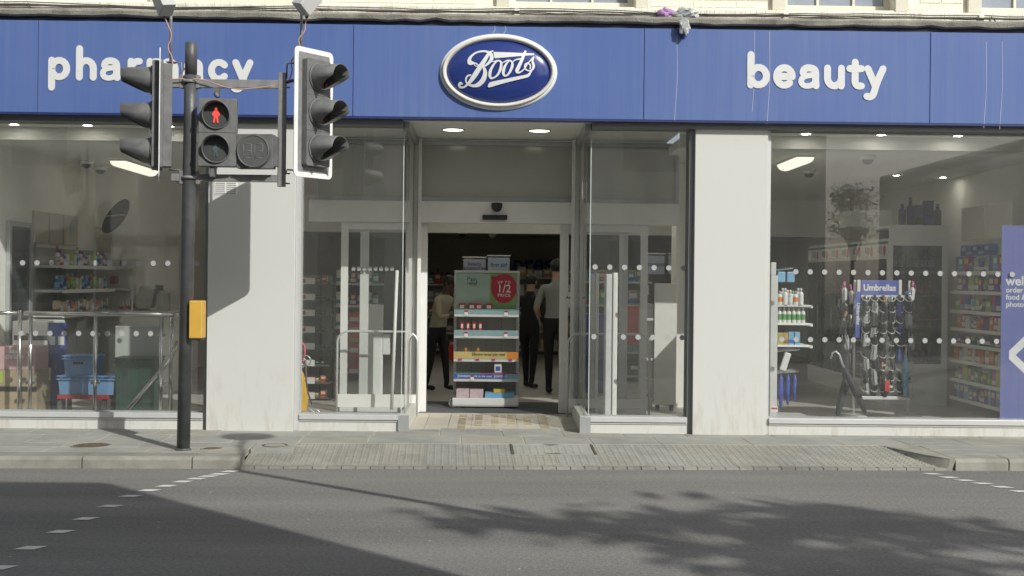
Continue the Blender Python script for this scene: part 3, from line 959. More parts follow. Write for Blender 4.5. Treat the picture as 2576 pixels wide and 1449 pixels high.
# ------------------------------------------------------------------ rubbish caught on the ledge
def crumple(name, m, px, py, Y, rx, rz, label, cat, seed, ry=.08, amp=.35):
    random.seed(seed)
    c = at(px, py, Y)
    mb = MB()
    mb.ball(c, rx, ry, rz, 18, 12)
    ph = [random.uniform(0, 6) for _ in range(9)]
    for i, v in enumerate(mb.v):
        d = v - c
        k = 1 + amp * (math.sin(d.x * 60 / (rx * 12) + ph[0]) * math.sin(d.z * 55 / (rz * 12) + ph[1]) + .6 * math.sin(d.x * 120 / (rx * 12) + d.z * 90 / (rz * 12) + ph[2])) * .5 + random.gauss(0, .05)
        mb.v[i] = c + d * k
    mb.sm = [False] * len(mb.f)
    return mb
cl = crumple('cloth', None, 1674, 38, YP - .05, .10, .065, '', '', 3).build('cloth', mat('lilac_cloth', (.42, .24, .46), .85, var=.15, scale=20))
tag(cl, 'crumpled lilac cloth caught on the ledge above the sign', 'cloth')
bagm = mat('clear_grey_plastic', (.42, .44, .43), .25, var=.3, scale=25, spec=.7)
bg = thing('plastic_bag', at(1725, 60, YP - .08), 'crumpled grey plastic bag hanging over the ledge beside the lilac cloth', 'plastic bag')
mb = crumple('bag', None, 1727, 38, YP - .08, .13, .075, '', '', 5)
mb.build('bag_body', bagm, bg)
crumple('bag', None, 1722, 66, YP - .20, .055, .085, '', '', 9, .03).build('bag_tail', bagm, bg)
sc = MB()
a, b, c, d = at(1704, 74, YS - .01), at(1730, 74, YS - .02), at(1728, 92, YS - .03), at(1713, 97, YS - .012)
sc.add([a, b, c, d], [(0, 1, 2, 3)]); sc.add([p + Vector((0, .006, 0)) for p in (a, b, c, d)], [(3, 2, 1, 0)])
tag(sc.build('scrap', mat('blue_scrap', (.05, .08, .28), .5)), 'torn blue scrap hanging under the plastic bag', 'scrap')
random.seed(21)

# ------------------------------------------------------------------ shop windows
def dot_mesh():
    mb = MB()
    n = 20
    mb.add([(0.0278 * math.cos(2 * PI * k / n), 0, 0.0278 * math.sin(2 * PI * k / n)) for k in range(n)] + [(0.0278 * math.cos(2 * PI * k / n), .0012, 0.0278 * math.sin(2 * PI * k / n)) for k in range(n)],
           [tuple(range(n)), tuple(range(2 * n - 1, n - 1, -1))] + [(k, n + k, n + (k + 1) % n, (k + 1) % n) for k in range(n)])
    return mb.mesh('dot', DOTM)
DOT = dot_mesh()
ZSILL = fz(1288, 1043, YG)
def shop_window(x0, x1, label, dots=(), xr0=None, xr1=None):
    t = thing('shop_window', ((max(x0, -5) + min(x1, 5)) / 2, YG, ZP), label, 'shop window')
    bx('pane', GLASS, t, x0, x1, YG, YG + .012, ZSILL, ZSB - .07)
    a, b = (x0 if xr0 is None else xr0), (x1 if xr1 is None else xr1)
    sl = MB()
    sl.box(a, b, YP + .03, YG + .09, ZSILL - .055, ZSILL)
    sl.box(a, b, YP + .045, YG + .09, ZSILL - .078, ZSILL - .058)
    sl.build('sill', SILVERW, t, .004)
    bx('stall_riser', CLAD, t, a, b, YP + .055, YG + .06, ZP - .02, ZSILL - .081)
    for px, py in dots:
        p = at(px, py, YG - .0015)
        inst(DOT, 'dot', (p.x, YG - .0016, p.z), t)
    return t
LW1 = PL0 - .046
w1 = shop_window(XL, LW1, 'wide shop window with handrail and crates behind, below the first letters', [(20 + 36.55 * i, 661 + .12 * i) for i in range(14) if i != 12] + [(53 + 36.2 * i, 838.5 + .1 * i) for i in range(10)])
LWa, LWb = PL1 + .056, fx(1013, YG, 690)
w2 = shop_window(LWa, LWb, 'narrow shop window between the vented pillar and the entrance', [], LWa, LWb)
RWa, RWb = fx(1484, YG, 690), PR0 - .051
w3 = shop_window(RWa, RWb, 'narrow dotted shop window between the entrance and the plain pillar', [(1497 + 37.1 * i, 671.5 + .5 * i) for i in range(7)] + [(1494 + 37 * i, 847 + .4 * i) for i in (0, 2, 3, 4, 5, 6)], fx(1468, YG, 1050), RWb)
RW1 = PR1 + .046
w4 = shop_window(RW1, XR, 'wide shop window with the umbrella stand and blue poster behind', [(2002 + 36.3 * i, 683.5 + .45 * i) for i in range(16)] + [(1967 + 36.0 * i, 853.5 + .35 * i) for i in range(16)])
# pale strip painted as a highlight along the glass edge by the entrance
for w, x in ((w2, LWb), (w3, RWa)):
    bx('glass_edge_highlight', mat('painted_edge_highlight', (.55, .62, .58), .2), w, x - .004, x + .004, YG - .003, YG + .015, ZSILL + .002, ZSB - .075)
# ------------------------------------------------------------------ entrance: soffit, returns, sliding door
soff = MB()
EX0, EX1 = fx(1012, YP, 690), fx(1482, YP, 690)
soff.box(LWa, RWb, YP + .05, YD + .15, ZSB - .02, ZSB + .03)
soffit = struct(soff.build('entrance_soffit', mat('soffit_paint', (.84, .84, .80), .7, var=.03)))
for k, (px, py) in enumerate(((1140, 323), (1357, 327))):
    y = YP + .73
    p = at(px, py, y)
    t = thing('downlight', (p.x, y, ZSB - .02), 'lit round recessed downlight in the entrance soffit, ' + ('nearer the vented pillar' if k == 0 else 'nearer the plain pillar'), 'downlight', 'entrance downlights')
    MB().lathe([(.108, -.004), (.112, 0.004), (.112, .01)], (p.x, y, ZSB - .0245), 28).build('lens', LAMPD, t)
    MB().tube([(p.x + .118 * math.cos(a), y + .118 * math.sin(a), ZSB - .0225) for a in [2 * PI * q / 32 for q in range(32)]], .008, 6, closed=True).build('bezel', SILVER, t)
door = thing('automatic_door', (fx(1245, YD), YD, ZF), 'white framed automatic sliding glass doors standing open in the entrance', 'door')
def framed(parent, name, x0, x1, z0, z1, y, fw, m, bot=None, depth=.05, gm=GLASSI, top=None):
    bot = fw if bot is None else bot
    top = fw if top is None else top
    f = MB()
    f.box(x0, x0 + fw, y, y + depth, z0, z1); f.box(x1 - fw, x1, y, y + depth, z0, z1)
    f.box(x0 + fw, x1 - fw, y + .002, y + depth - .002, z0, z0 + bot); f.box(x0 + fw, x1 - fw, y + .002, y + depth - .002, z1 - top, z1)
    o = f.build(name, m, parent, .003)
    bx('pane', gm, o, x0 + fw - .005, x1 - fw + .005, y + depth * .45, y + depth * .45 + .008, z0 + bot - .005, z1 - top + .005)
    return o
ZH0, ZH1 = fz(1245, 562, YD), fz(1245, 508, YD)
bx('header', WHITE, door, fx(778, YD, 530), fx(1716, YD, 530), YD - .06, YD + .16, ZH0, ZH1, .006)
HEAD = mat('tinted_transom_glass', (.10, .10, .085), .05, var=.03)
ZT1 = ZSB - .05
TRG = mat('grey_backed_transom_glass', (.46, .47, .43), .12, var=.06, scale=1.2)
framed(door, 'transom', fx(1030, YD), fx(1462, YD), ZH1 + .004, ZT1, YD, .045, SILVER, gm=TRG)
framed(door, 'transom', fx(788, YD), fx(1028, YD), ZH1 + .004, ZT1, YD, .045, SILVER, gm=TRG)
framed(door, 'transom', fx(1464, YD), fx(1706, YD), ZH1 + .004, ZT1, YD, .045, SILVER, gm=TRG)
framed(door, 'fixed_screen', fx(856, YD, 800), fx(1036, YD, 800), ZF + .004, ZH0 - .002, YD, .082, WHITE, .10)
framed(door, 'fixed_screen', fx(1453, YD, 800), fx(1628, YD, 800), ZF + .004, ZH0 - .002, YD, .082, WHITE, .10)
lfL = framed(door, 'sliding_leaf', fx(905, YD + .09, 800), fx(1074, YD + .09, 800), ZF + .004, ZH0 - .002, YD + .065, .10, WHITE, .18)
lfR = framed(door, 'sliding_leaf', fx(1407, YD + .09, 800), fx(1578, YD + .09, 800), ZF + .004, ZH0 - .002, YD + .065, .10, WHITE, .18)
c = at(1250, 517, YD - .06)
mb = MB(); mb.ball((c.x, YD - .06, c.z), .066, .07, .075)
for i, v in enumerate(mb.v):
    if v.z > c.z + .03: v.z = c.z + .03
mb.build('camera_dome', BLACK, door)
x0, x1, z0, z1 = rc(1214, 541, 1276, 553, YD - .06)
bx('motion_sensor', BLACK, door, x0, x1, YD - .11, YD - .058, z0, z1, .006)
x0, x1, z0, z1 = rc(1262, 545, 1273, 547, YD - .06)
# glazed returns of the entrance
def glazed_return(x, sgn, label):
    t = thing('glazed_return', (x, (YP + YD) / 2, ZP), label, 'glass screen')
    bx('pane', GLASS, t, x - .006, x + .006, YG + .005, YD - .06, ZSILL, ZSB - .07)
    st = MB()
    st.box(x - .03, x + .03, YD - .075, YD - .003, ZF, ZSB - .03)
    st.box(x + sgn * .035, x + sgn * .075, YD - .12, YD - .07, ZF + .02, ZSB - .03)
    st.build('post', WHITE, t, .003)
    rl = MB()
    rl.box(x - .028, x + .028, YP + .1, YD - .08, ZSB - .10, ZSB - .025)
    rl.build('top_rail', SILVER, t, .003)
    bs = MB()
    bs.box(x - .05, x + .05, YP + .06, YD - .08, ZP, ZSILL - .003)
    bs.build('base', CLAD, t, .004)
    bx('corner_trim', SILVER, t, x - .055 if sgn > 0 else x - .056, x + .056 if sgn > 0 else x + .055, YP + .028, YP + .052, ZP, ZSILL - .004)
    return t
XRL, XRR = fx(1016, YG, 690) + .02, fx(1474, YG, 690)
g1 = glazed_return(XRL, 1, 'glass return with silver post, on the vented pillar side of the entrance')
g2 = glazed_return(XRR, -1, 'glass return with silver post, on the plain pillar side of the entrance')
def sticker(px0, py0, px1, py1, Y, label, rows):
    x0, x1, z0, z1 = rc(px0, py0, px1, py1, Y)
    o = bx('sticker', PAPER, None, x0, x1, Y, Y + .002, z0, z1)
    tag(o, label, 'sticker')
    for s_, zf, sz, col in rows:
        text('lettering', s_, col, ((x0 + x1) / 2, Y - .0015, z0 + (z1 - z0) * zf), sz, o, align='CENTER', ext=.0005, bold=.001)
    return o
DKT = mat('dark_grey_print', (.05, .05, .05), .6)
sticker(1425, 735, 1466, 773, YD + .055, 'white notice on the door edge nearest the plain pillar', [('Automatic', .56, .048, DKT), ('door', .18, .048, DKT)])
sticker(1037, 734, 1054, 771, YD + .055, 'white notice on the glass beside the open doorway, vented pillar side', [])
sticker(1624, 718, 1632, 742, YD - .004, 'tiny white tag on the screen stile behind the narrow dotted window', [])
# squares printed on the screen glass
for i in range(9):
    px = (1286 + (13 + 20.6 * i + (8 if i > 4 else 0))) / 1.4907 if False else 889 + 13.9 * i
    x0, x1, z0, z1 = rc(px - 4.5, 670.5, px + 4.5, 681, YD + .01)
    if i < 8:
        bx('square_mark', DOTM, door, x0, x1, YD + .018, YD + .0195, z0, z1)

# entrance floor: tiles laid on a slight ramp, brown grip strips, wavy threshold strip
ent = MB()
X0, X1 = XRL + .05, XRR - .05
YE0, YE1 = YP + .05, YD - .02
def zr(y):
    return ZP - .004 + (ZF - ZP) * (y - YE0) / (YE1 - YE0)
ent.add([(X0, YE0, zr(YE0) - .012), (X1, YE0, zr(YE0) - .012), (X1, YE1, zr(YE1) - .012), (X0, YE1, zr(YE1) - .012)], [(0, 1, 2, 3)])
entr = struct(ent.build('entrance_floor', mat('tile_grout', (.22, .20, .16), .9)))
tw = 0.247
tx = X0 - .1
ya, yb, yc = YE0 + .17, YE0 + .60, YE1
def tile(x0, x1, y0, y1, m, dz=0.0, name='tile'):
    x0, x1 = max(x0, X0), min(x1, X1)
    if x1 - x0 < .02: return
    mb = MB()
    g = .003
    vs = [(x, y, zr(y) + dz + z) for z in (-.01, .0) for x, y in ((x0 + g, y0 + g), (x1 - g, y0 + g), (x1 - g, y1 - g), (x0 + g, y1 - g))]
    mb.add(vs, [(0, 3, 2, 1), (4, 5, 6, 7), (0, 1, 5, 4), (1, 2, 6, 5), (2, 3, 7, 6), (3, 0, 4, 7)])
    return mb.build(name, m, entr)
k = 0
while tx < X1:
    for y0, y1 in ((ya, yb), (yb, YE0 + 1.03), (YE0 + 1.03, yc)):
        tile(tx, tx + tw, y0, y1, TILEM)
    tx += tw
gx0, gx1 = gnd(1160, 1075, ZP).x, gnd(1372, 1075, ZP).x
for i in range(6):
    xa = gx0 + (gx1 - gx0) * i / 5
    nsl = 24 if i in (0, 5) else 17
    y0 = ya + .02 if i in (0, 5) else yb - .12
    for j in range(nsl):
        yy = y0 + (yc - .05 - y0) * j / nsl
        if random.random() < .9:
            tile(xa - .045, xa + .045, yy, yy + .034, RIBM, .0035, 'grip_strip')
for i in range(5):
    xa = gx0 + (gx1 - gx0) * i / 5 + .055
    xb = gx0 + (gx1 - gx0) * (i + 1) / 5 - .055
    for j in range(11):
        yy = yb - .1 + (yc - .06 - yb + .1) * j / 11
        if random.random() < .85:
            tile(xa, xb, yy, yy + random.uniform(.012, .022), RIBM, .003, 'grip_strip')
# wavy grey threshold strip
WAVEA, WAVEB = mat('grey_threshold_vinyl', (.30, .30, .31), .7), mat('pale_threshold_vinyl', (.48, .48, .45), .7)
ws = MB()
n = 200
for i in range(n + 1):
    x = X0 + (X1 - X0) * i / n
    w = .012 * math.sin(i * .75)
    ws.v += [Vector((x, YE0 + .012, zr(YE0) + .001)), Vector((x, YE0 + .16 + w, zr(YE0) + .003))]
for i in range(n):
    ws.f.append([2 * i, 2 * i + 2, 2 * i + 3, 2 * i + 1]); ws.mi.append(0); ws.sm.append(False)
strip = ws.build('threshold_strip', WAVEB, entr)
lens_ = MB()
for i in range(26):
    x = X0 + .04 + (X1 - X0 - .08) * i / 25
    q = [(x + .042 * math.cos(a), YE0 + .085 + .055 * math.sin(a), zr(YE0) + .0045) for a in [2 * PI * s / 12 for s in range(12)]]
    lens_.add(q, [tuple(range(12))])
lens_.build('wave_pattern', WAVEA, strip)
# ------------------------------------------------------------------ traffic signal
def traffic_signal():
    b = gnd(461, 1132, ZP)
    YT = b.y
    t = thing('traffic_signal', (b.x, b.y, ZP), 'dark traffic signal pole with two side-facing heads and a red pedestrian light', 'traffic signal')
    top = at(481, 108, YT)
    mid = at(479, 300, YT)
    pole = MB()
    pole.tube([(b.x, b.y, ZP - .02), (mid.x, YT, mid.z), (mid.x + .0005, YT, mid.z + .4)], .0595, 28)
    pole.tube([(mid.x + .0005, YT, mid.z + .4), (top.x, YT, top.z), (top.x, YT, top.z + .006)], [.0545, .0545, .047], 28)
    pole.lathe([(.075, 0), (.072, .012), (.061, .02)], (b.x, b.y, ZP), 24)
    pole.build('pole', POLEG, t)
    def X(px, py=300, Y=YT): return at(px, py, Y).x
    def Z(py, px=580, Y=YT): return at(px, py, Y).z
    # bracket arms
    br = MB()
    br.box(X(430), X(704), YT - .03, YT + .03, Z(222), Z(201))
    br.box(X(434), X(700), YT - .03, YT + .03, Z(457, 560), Z(439, 560))
    br.box(X(700, 330), X(719, 330), YT - .034, YT + .034, Z(470, 708), Z(184, 708))
    brk = br.build('bracket', SIGGRY, t, .004)
    for py in (206, 447):
        cl = MB()
        zc = Z(py, 478)
        cl.tube([(X(478, py) + .066 * math.cos(a), YT + .066 * math.sin(a), zc) for a in [2 * PI * k / 24 for k in range(24)]], .016, 8, closed=True)
        cl.box(X(478, py) - .09, X(478, py) - .058, YT - .035, YT + .035, zc - .06, zc + .06)
        cl.box(X(478, py) + .058, X(478, py) + .09, YT - .035, YT + .035, zc - .06, zc + .06)
        cl.build('clamp', SIGGRY, t, .004)
    bo = MB()
    for px, py in ((466, 193), (466, 218), (498, 193), (498, 218), (464, 440), (464, 458), (497, 440), (497, 458), (721, 205), (722, 221), (722, 437), (722, 462)):
        bo.cyl((X(px, py) - .03, YT - .02, Z(py, px)), (X(px, py) + .03, YT - .02, Z(py, px)), .008, 6)
    tag(bo.build('bolts', SIGGRY, t), kind='stuff')
    # vehicle head: local frame, front towards -y
    LENS = [mat('dark_red_lens', (.07, .012, .012), .12), mat('dark_amber_lens', (.08, .04, .01), .12), mat('dark_green_lens', (.01, .05, .035), .12)]
    WB = mat('white_reflective_border', (.80, .80, .78), .5)
    def rounded(w, h, r, n=6):
        p = []
        for cx, cz, a0 in ((w - r, h - r, 0), (-w + r, h - r, 90), (-w + r, -h + r, 180), (w - r, -h + r, 270)):
            p += [(cx + r * math.cos(math.radians(a0 + 90 * i / n)), cz + r * math.sin(math.radians(a0 + 90 * i / n))) for i in range(n + 1)]
        return p
    def vehicle_head(pos, rz, label, half, back):
        M = Matrix.Translation(pos) @ Matrix.Rotation(rz, 4, 'Z')
        hh = 0.485
        hs = MB(M)
        hs.prism(rounded(.150, hh, .02), -.02, back * .5, 'y')
        hs.prism([(-.11, -hh + .02), (.11, -hh + .02), (.11, hh - .02), (-.11, hh - .02)], back * .5, back, 'y')
        for k in (-1, 1):
            hs.box(-.152, .152, -.024, .03, k * .162 - .003, k * .162 + .003)
        head = hs.build('vehicle_signal_head', SIGBLK, t, .006)
        head['label'] = label
        bd = MB(M)
        bd.prism(rounded(half, .585, .05), .045, .049, 'y')
        bd.build('backing_board', SIGGRY, head)
        bo2 = MB(M)
        o_, i_ = rounded(half + .001, .586, .05), rounded(half - .045, .541, .02)
        n = len(o_)
        vs = [(x, .042, z) for x, z in o_] + [(x, .042, z) for x, z in i_] + [(x, .0505, z) for x, z in o_]
        bo2.add(vs, [(k, (k + 1) % n, n + (k + 1) % n, n + k) for k in range(n)] + [((k + 1) % n, k, 2 * n + k, 2 * n + (k + 1) % n) for k in range(n)])
        bo2.build('white_border', WB, head)
        for k in range(3):
            zc = .322 - .322 * k
            ln = MB(M)
            vs = [(0, -.05, zc)]
            for rr, yy in ((.05, -.046), (.09, -.036), (.106, -.021)):
                vs += [(rr * math.cos(2 * PI * q / 20), yy, zc + rr * math.sin(2 * PI * q / 20)) for q in range(20)]
            fs = [(0, 1 + q, 1 + (q + 1) % 20) for q in range(20)] + [(1 + j * 20 + q, 1 + (j + 1) * 20 + q, 1 + (j + 1) * 20 + (q + 1) % 20, 1 + j * 20 + (q + 1) % 20) for j in range(2) for q in range(20)]
            ln.add(vs, fs, True)
            ln.build('lens', LENS[k], head)
            vz = MB(M)
            n = 28
            vs = []
            for q in range(n):
                a = 2 * PI * q / n
                c_, s_ = math.cos(a), math.sin(a)
                L = .05 + .225 * max(0, min(1, (s_ + 1.0) / 1.02))
                dr = -.004 * (L / .27)
                for r_, y_ in ((.120, -.02), (.113 + dr, -.02 - L), (.108 + dr, -.02 - L), (.115, -.02)):
                    vs.append((r_ * c_, y_ - 0.0, zc + r_ * s_ + (-.008 * L / .27 if y_ < -.03 else 0)))
            fs = []
            for q in range(n):
                a, b_ = 4 * q, 4 * ((q + 1) % n)
                fs += [(a, b_, b_ + 1, a + 1), (a + 1, b_ + 1, b_ + 2, a + 2), (a + 2, b_ + 2, b_ + 3, a + 3)]
            vz.add(vs, fs, True)
            vz.tube([(.124 * math.cos(2 * PI * q / 24), -.027, zc + .124 * math.sin(2 * PI * q / 24)) for q in range(24)], .010, 6, closed=True)
            vz.build('visor', SIGBLK, head)
        return M
    YH = YT - .02
    pl = at(388, 291, YH)
    vehicle_head(Vector((pl.x, YH, pl.z)), math.radians(-75), 'signal head seen from its side, three visors over the pharmacy lettering', .245, .155)
    YR = YT - .03
    pr = at(798, 285, YR)
    vehicle_head(Vector((pr.x, YR, pr.z)), math.radians(54), 'signal head with wide white bordered board, turned towards the oval sign', .245, .12)
    # conduits and the pipes that carry the heads
    cd_ = MB()
    cd_.tube([(X(425), YT, Z(207, 440)), (X(440), YT + .01, Z(211, 440)), (X(462), YT, Z(208, 460))], .018, 8)
    cd_.tube([(X(720), YT, Z(207, 730)), (X(735), YT - .01, Z(203, 735)), (X(758), YT + .06, Z(209, 758))], .016, 8)
    cd_.tube([(X(425, 440), YT, Z(427, 425)), (X(452, 440), YT, Z(428, 450)), (X(455, 440), YT, Z(440, 455))], .008, 6)
    cd_.tube([(X(719, 440), YT, Z(437, 720)), (X(722, 440), YT, Z(427, 722)), (X(765, 440), YT + .08, Z(428, 765))], .008, 6)
    cd_.build('conduit', SIGBLK, t)
    # pedestrian head
    def facing_box(px0, py0, px1, py1, yaw, dep, Y):
        x0, x1, z0, z1 = rc(px0, py0, px1, py1, Y)
        c = Vector(((x0 + x1) / 2, Y, (z0 + z1) / 2))
        return Matrix.Translation(c) @ Matrix.Rotation(yaw, 4, 'Z'), (x1 - x0) / 2, (z1 - z0) / 2
    YQ = YT - .16
    M, w, h = facing_box(500, 247, 594, 418, math.radians(6), .2, YQ)
    hs = MB(M)
    hs.prism(rounded(w, h, .015), 0, .13, 'y')
    hs.box(-w + .004, w - .004, -.005, .01, -.003, .003)
    ped = hs.build('pedestrian_signal_head', SIGBLK, t, .006)
    ped['label'] = 'pedestrian signal head showing a lit red standing figure'
    LD = mat('dark_led_lens', (.075, .08, .08), .16, var=.1)
    RED = mat('lit_red_led', (.6, .03, .02), .5, emit=(1.0, .09, .06), estr=0.9)
    GRN = mat('unlit_green_figure', (.09, .13, .13), .4)
    def ring_lens(Mx, cx, cz, r, parent, hood=.07, m=LD):
        l = MB(Mx)
        vs = [(cx, -.02, cz)] + [(cx + r * .93 * math.cos(2 * PI * q / 28), -.012, cz + r * .93 * math.sin(2 * PI * q / 28)) for q in range(28)]
        l.add(vs, [(0, 1 + q, 1 + (q + 1) % 28) for q in range(28)], True)
        o = l.build('lens', m, parent)
        g = MB(Mx)
        n = 32
        vs = []
        for q in range(n):
            a = 2 * PI * q / n
            L = .022 + hood * max(0, (math.sin(a) + .55) / 1.55)
            for r_, y_ in ((r + .012, 0), (r + .005, -L), (r - .001, -L), (r * .95, -.005)):
                vs.append((cx + r_ * math.cos(a), y_, cz + r_ * math.sin(a)))
        fs = []
        for q in range(n):
            a, b_ = 4 * q, 4 * ((q + 1) % n)
            fs += [(a, b_, b_ + 1, a + 1), (a + 1, b_ + 1, b_ + 2, a + 2), (a + 2, b_ + 2, b_ + 3, a + 3)]
        g.add(vs, fs, True)
        g.build('hood', SIGBLK, parent)
        return o
    l1 = ring_lens(M, -.012, h * .5, .118, ped, .10)
    l2 = ring_lens(M, -.012, -h * .5, .118, ped, .10)
    # red standing figure
    def figure(cz, s, m, par):
        f = MB(M)
        def rib(pts): f.ribbon([(-.012 + x * s, cz + z * s, wd * s) for x, z, wd in pts], lambda x, z: -.0235 - .0004 * len(f.f) / 40, .002)
        rib([(0, .33, .07), (0, .36, .075), (0, .39, .07)])
        rib([(0, .24, .10), (0, .05, .12), (0, -.08, .10)])
        rib([(-.06, -.05, .05), (-.10, -.3, .05), (-.12, -.45, .05)]); rib([(.06, -.05, .05), (.09, -.3, .05), (.11, -.45, .05)])
        rib([(-.09, .22, .04), (-.19, .08, .04), (-.17, -.06, .035)]); rib([(.09, .22, .04), (.19, .08, .04), (.17, -.06, .035)])
        f.build('figure', m, par)
    figure(h * .5, .142, RED, ped)
    figure(-h * .5 - .01, .12, GRN, ped)
    st = MB()
    st.box(X(541, 230), X(555, 230), YT - .06, YT - .02, Z(240, 548), Z(222, 548))
    st.tube([(X(548, 230), YT - .05, Z(236, 548)), (X(550, 240), YQ + .06, Z(242, 550)), (X(556, 240), YQ + .06, Z(249, 556))], .022, 8)
    st.build('hanger', SIGBLK, t)
    bx('lower_hanger', SIGBLK, t, X(536, 430), X(546, 430), YQ + .02, YT - .01, Z(447, 540), Z(420, 540))
    # countdown unit
    M, w, h = facing_box(594, 337, 688, 424, math.radians(-5), .2, YQ + .02)
    c = MB(M)
    c.prism(rounded(w, h, .012), 0, .10, 'y')
    c.box(w - .001, w + .03, .02, .095, -h + .02, h - .02)
    cu = c.build('countdown_unit', SIGBLK, t, .004)
    cu['label'] = 'blank square countdown unit with round grey face'
    dk = MB(M)
    n = 40
    r = h * .98
    dk.add([(-.008 + r * math.cos(2 * PI * q / n), -.03, r * math.sin(2 * PI * q / n)) for q in range(n)] + [(-.008 + r * 1.04 * math.cos(2 * PI * q / n), 0, r * 1.04 * math.sin(2 * PI * q / n)) for q in range(n)],
           [tuple(range(n))] + [(q, n + q, n + (q + 1) % n, (q + 1) % n) for q in range(n)], False)
    face = dk.build('face', mat('grey_display_face', (.115, .118, .115), .4, var=.08), cu)
    rg = MB(M)
    rg.tube([(-.008 + r * .93 * math.cos(2 * PI * q / n), -.031, r * .93 * math.sin(2 * PI * q / n)) for q in range(n)], .006, 6, closed=True)
    rg.build('rim', SIGBLK, cu)
    sg7 = MB(M)
    for ox in (-.052, .052):
        a, b2 = .036, .062
        for p, q in (((-a, b2), (a, b2)), ((-a, 0), (a, 0)), ((-a, -b2), (a, -b2)), ((-a, b2), (-a, -b2)), ((a, b2), (a, -b2))):
            sg7.tube([(-.008 + ox + p[0], -.0315, p[1]), (-.008 + ox + q[0], -.0315, q[1])], .0022, 4)
    sg7.build('unlit_digits', mat('unlit_segment', (.26, .27, .26), .5), cu)
    # push button box
    x0, x1, z0, z1 = rc(482, 756, 515, 850, YT)
    bt = bx('push_button_box', mat('yellow_push_box', (.66, .40, .07), .45, var=.05), t, x0, x1, YT - .10, YT + .05, z0, z1, .008)
    bt['label'] = 'yellow push button box on the side of the pole'
    bx('cap', BLACK, bt, x0, x1 - .006, YT - .095, YT + .045, z0 - .018, z0 - .001, .004)
    # detectors on thin poles
    CABP = mat('pink_detector_cable', (.52, .32, .24), .55)
    for px, bxp, tilt_, cab in ((428, (383, 0, 432, 36), -.20, [(414, 43), (422, 62), (430, 82), (430, 98), (424, 112), (424, 125), (432, 142), (434, 158), (430, 180), (427, 198), (445, 199), (462, 199), (478, 205)]),
                                (757, (763, 0, 800, 38), .28, [(771, 45), (768, 62), (766, 78), (752, 98), (753, 110), (760, 128), (752, 140), (738, 146), (732, 158), (735, 175), (731, 190), (727, 203)])):
        dp = MB()
        dp.tube([(X(px, 160), YT + .02, Z(157, px)), (X(px, 40), YT + .02, Z(-60, px))], .0125, 10)
        dp.box(X(px - 8, 160), X(px + 12, 160), YT - .03, YT + .05, Z(158, px), Z(155, px))
        if px < 600:
            dp.tube([(X(438, 160), YT, Z(157, 440)), (X(456, 160), YT, Z(158, 456)), (X(458, 190), YT, Z(195, 458))], .009, 6)
        else:
            dp.tube([(X(750, 160), YT, Z(158, 750)), (X(722, 160), YT, Z(160, 722)), (X(721, 190), YT, Z(198, 721))], .009, 6)
        det = dp.build('detector_pole', SIGGRY, t)
        cpx, cpy = (bxp[0] + bxp[2]) / 2, -4
        p = at(cpx, cpy, YT - .1)
        Mx = Matrix.Translation((p.x, YT - .1, p.z)) @ Matrix.Rotation(tilt_, 4, 'Y') @ Matrix.Rotation(math.radians(35 if px < 600 else -40), 4, 'Z') @ Matrix.Rotation(math.radians(-25), 4, 'X')
        dbx = MB(Mx)
        dbx.box(-.065, .065, -.09, .07, -.15, .16)
        dbx.build('detector', mat('pale_grey_detector', (.50, .51, .49), .45, var=.04), det, .008)
        gp = MB()
        q = at(cab[0][0], cab[0][1], YT - .07)
        gp.cyl(q, q + Vector((-.01 if px < 600 else .012, 0, .06)), .014, 8)
        gp.build('cable_gland', BLACK, det)
        pts = [at(a, b2, YT - .065) for a, b2 in cab]
        if px < 600:
            pts += [at(a, b2, YT - .072) for a, b2 in ((490, 199), (520, 203), (560, 217), (600, 224), (640, 222), (690, 216))]
        pts = [Vector(v) for v in catmull([tuple(v) for v in pts], 4)]
        MB().tube(pts, .0058, 6).build('detector_cable', CABP, t)
traffic_signal()

# ------------------------------------------------------------------ the far side of the street: what shades the road and shows in the glass
BRK = mat('brown_brick_shaded_front', (.26, .19, .14), .85, var=.2, scale=12, bump=.3)
STU = mat('pale_stucco', (.66, .64, .58), .8, var=.08)
OW = mat('dark_sash_glass', (.06, .07, .08), .06)
def far_building(x0, x1, y0, y1, h, label, m, floors, nb):
    t = thing('far_building', ((x0 + x1) / 2, (y0 + y1) / 2, 0), label, 'building')
    bx('wall', m, t, x0, x1, y0, y1, 0, h)
    bx('parapet', STU, t, x0 - .0, x1 + .06, y0, y1 + .06, h - .35, h - .12)
    for f in range(floors):
        for i in range(nb):
            xc = x0 + (x1 - x0) * (i + .5) / nb
            zc = 1.0 + f * (h - .5) / floors
            w = bx('window', FRW, t, xc - .65, xc + .65, y1 + .004, y1 + .05, zc, zc + 1.7)
            bx('pane', OW, w, xc - .58, xc + .58, y1 + .05, y1 + .058, zc + .08, zc + 1.62)
    return t
YB = -0.55
HB = (gnd(268, 1214).y - YB) * .87
terr = far_building(-34, 4.9, -14, YB, HB, 'tall pale rendered terrace across the street, facing the shop', STU, 3, 12)
def back(px, py):
    g = gnd(px, py)
    s = g.y - YB
    return g.x + TOSUN.x * s, TOSUN.z * s
(xa, za_), (xb, zb_) = back(268, 1214), back(1170, 1449)
xc = xb + (xb - xa) / (zb_ - za_) * (5.0 - zb_)
MB().prism([(4.9, 0), (7.05, 0), (7.05, 4.95), (xc, 5.0), (xa, za_), (4.9, za_)], -14, YB - .004, 'y').build('shadow_gable', STU, terr)  # unseen gable, its slope shaped to cast the slanted shadow edge
far_building(14.9, 32, -22, -9.0, 5.8, 'low pale building across the street beyond the side road', STU, 1, 5)
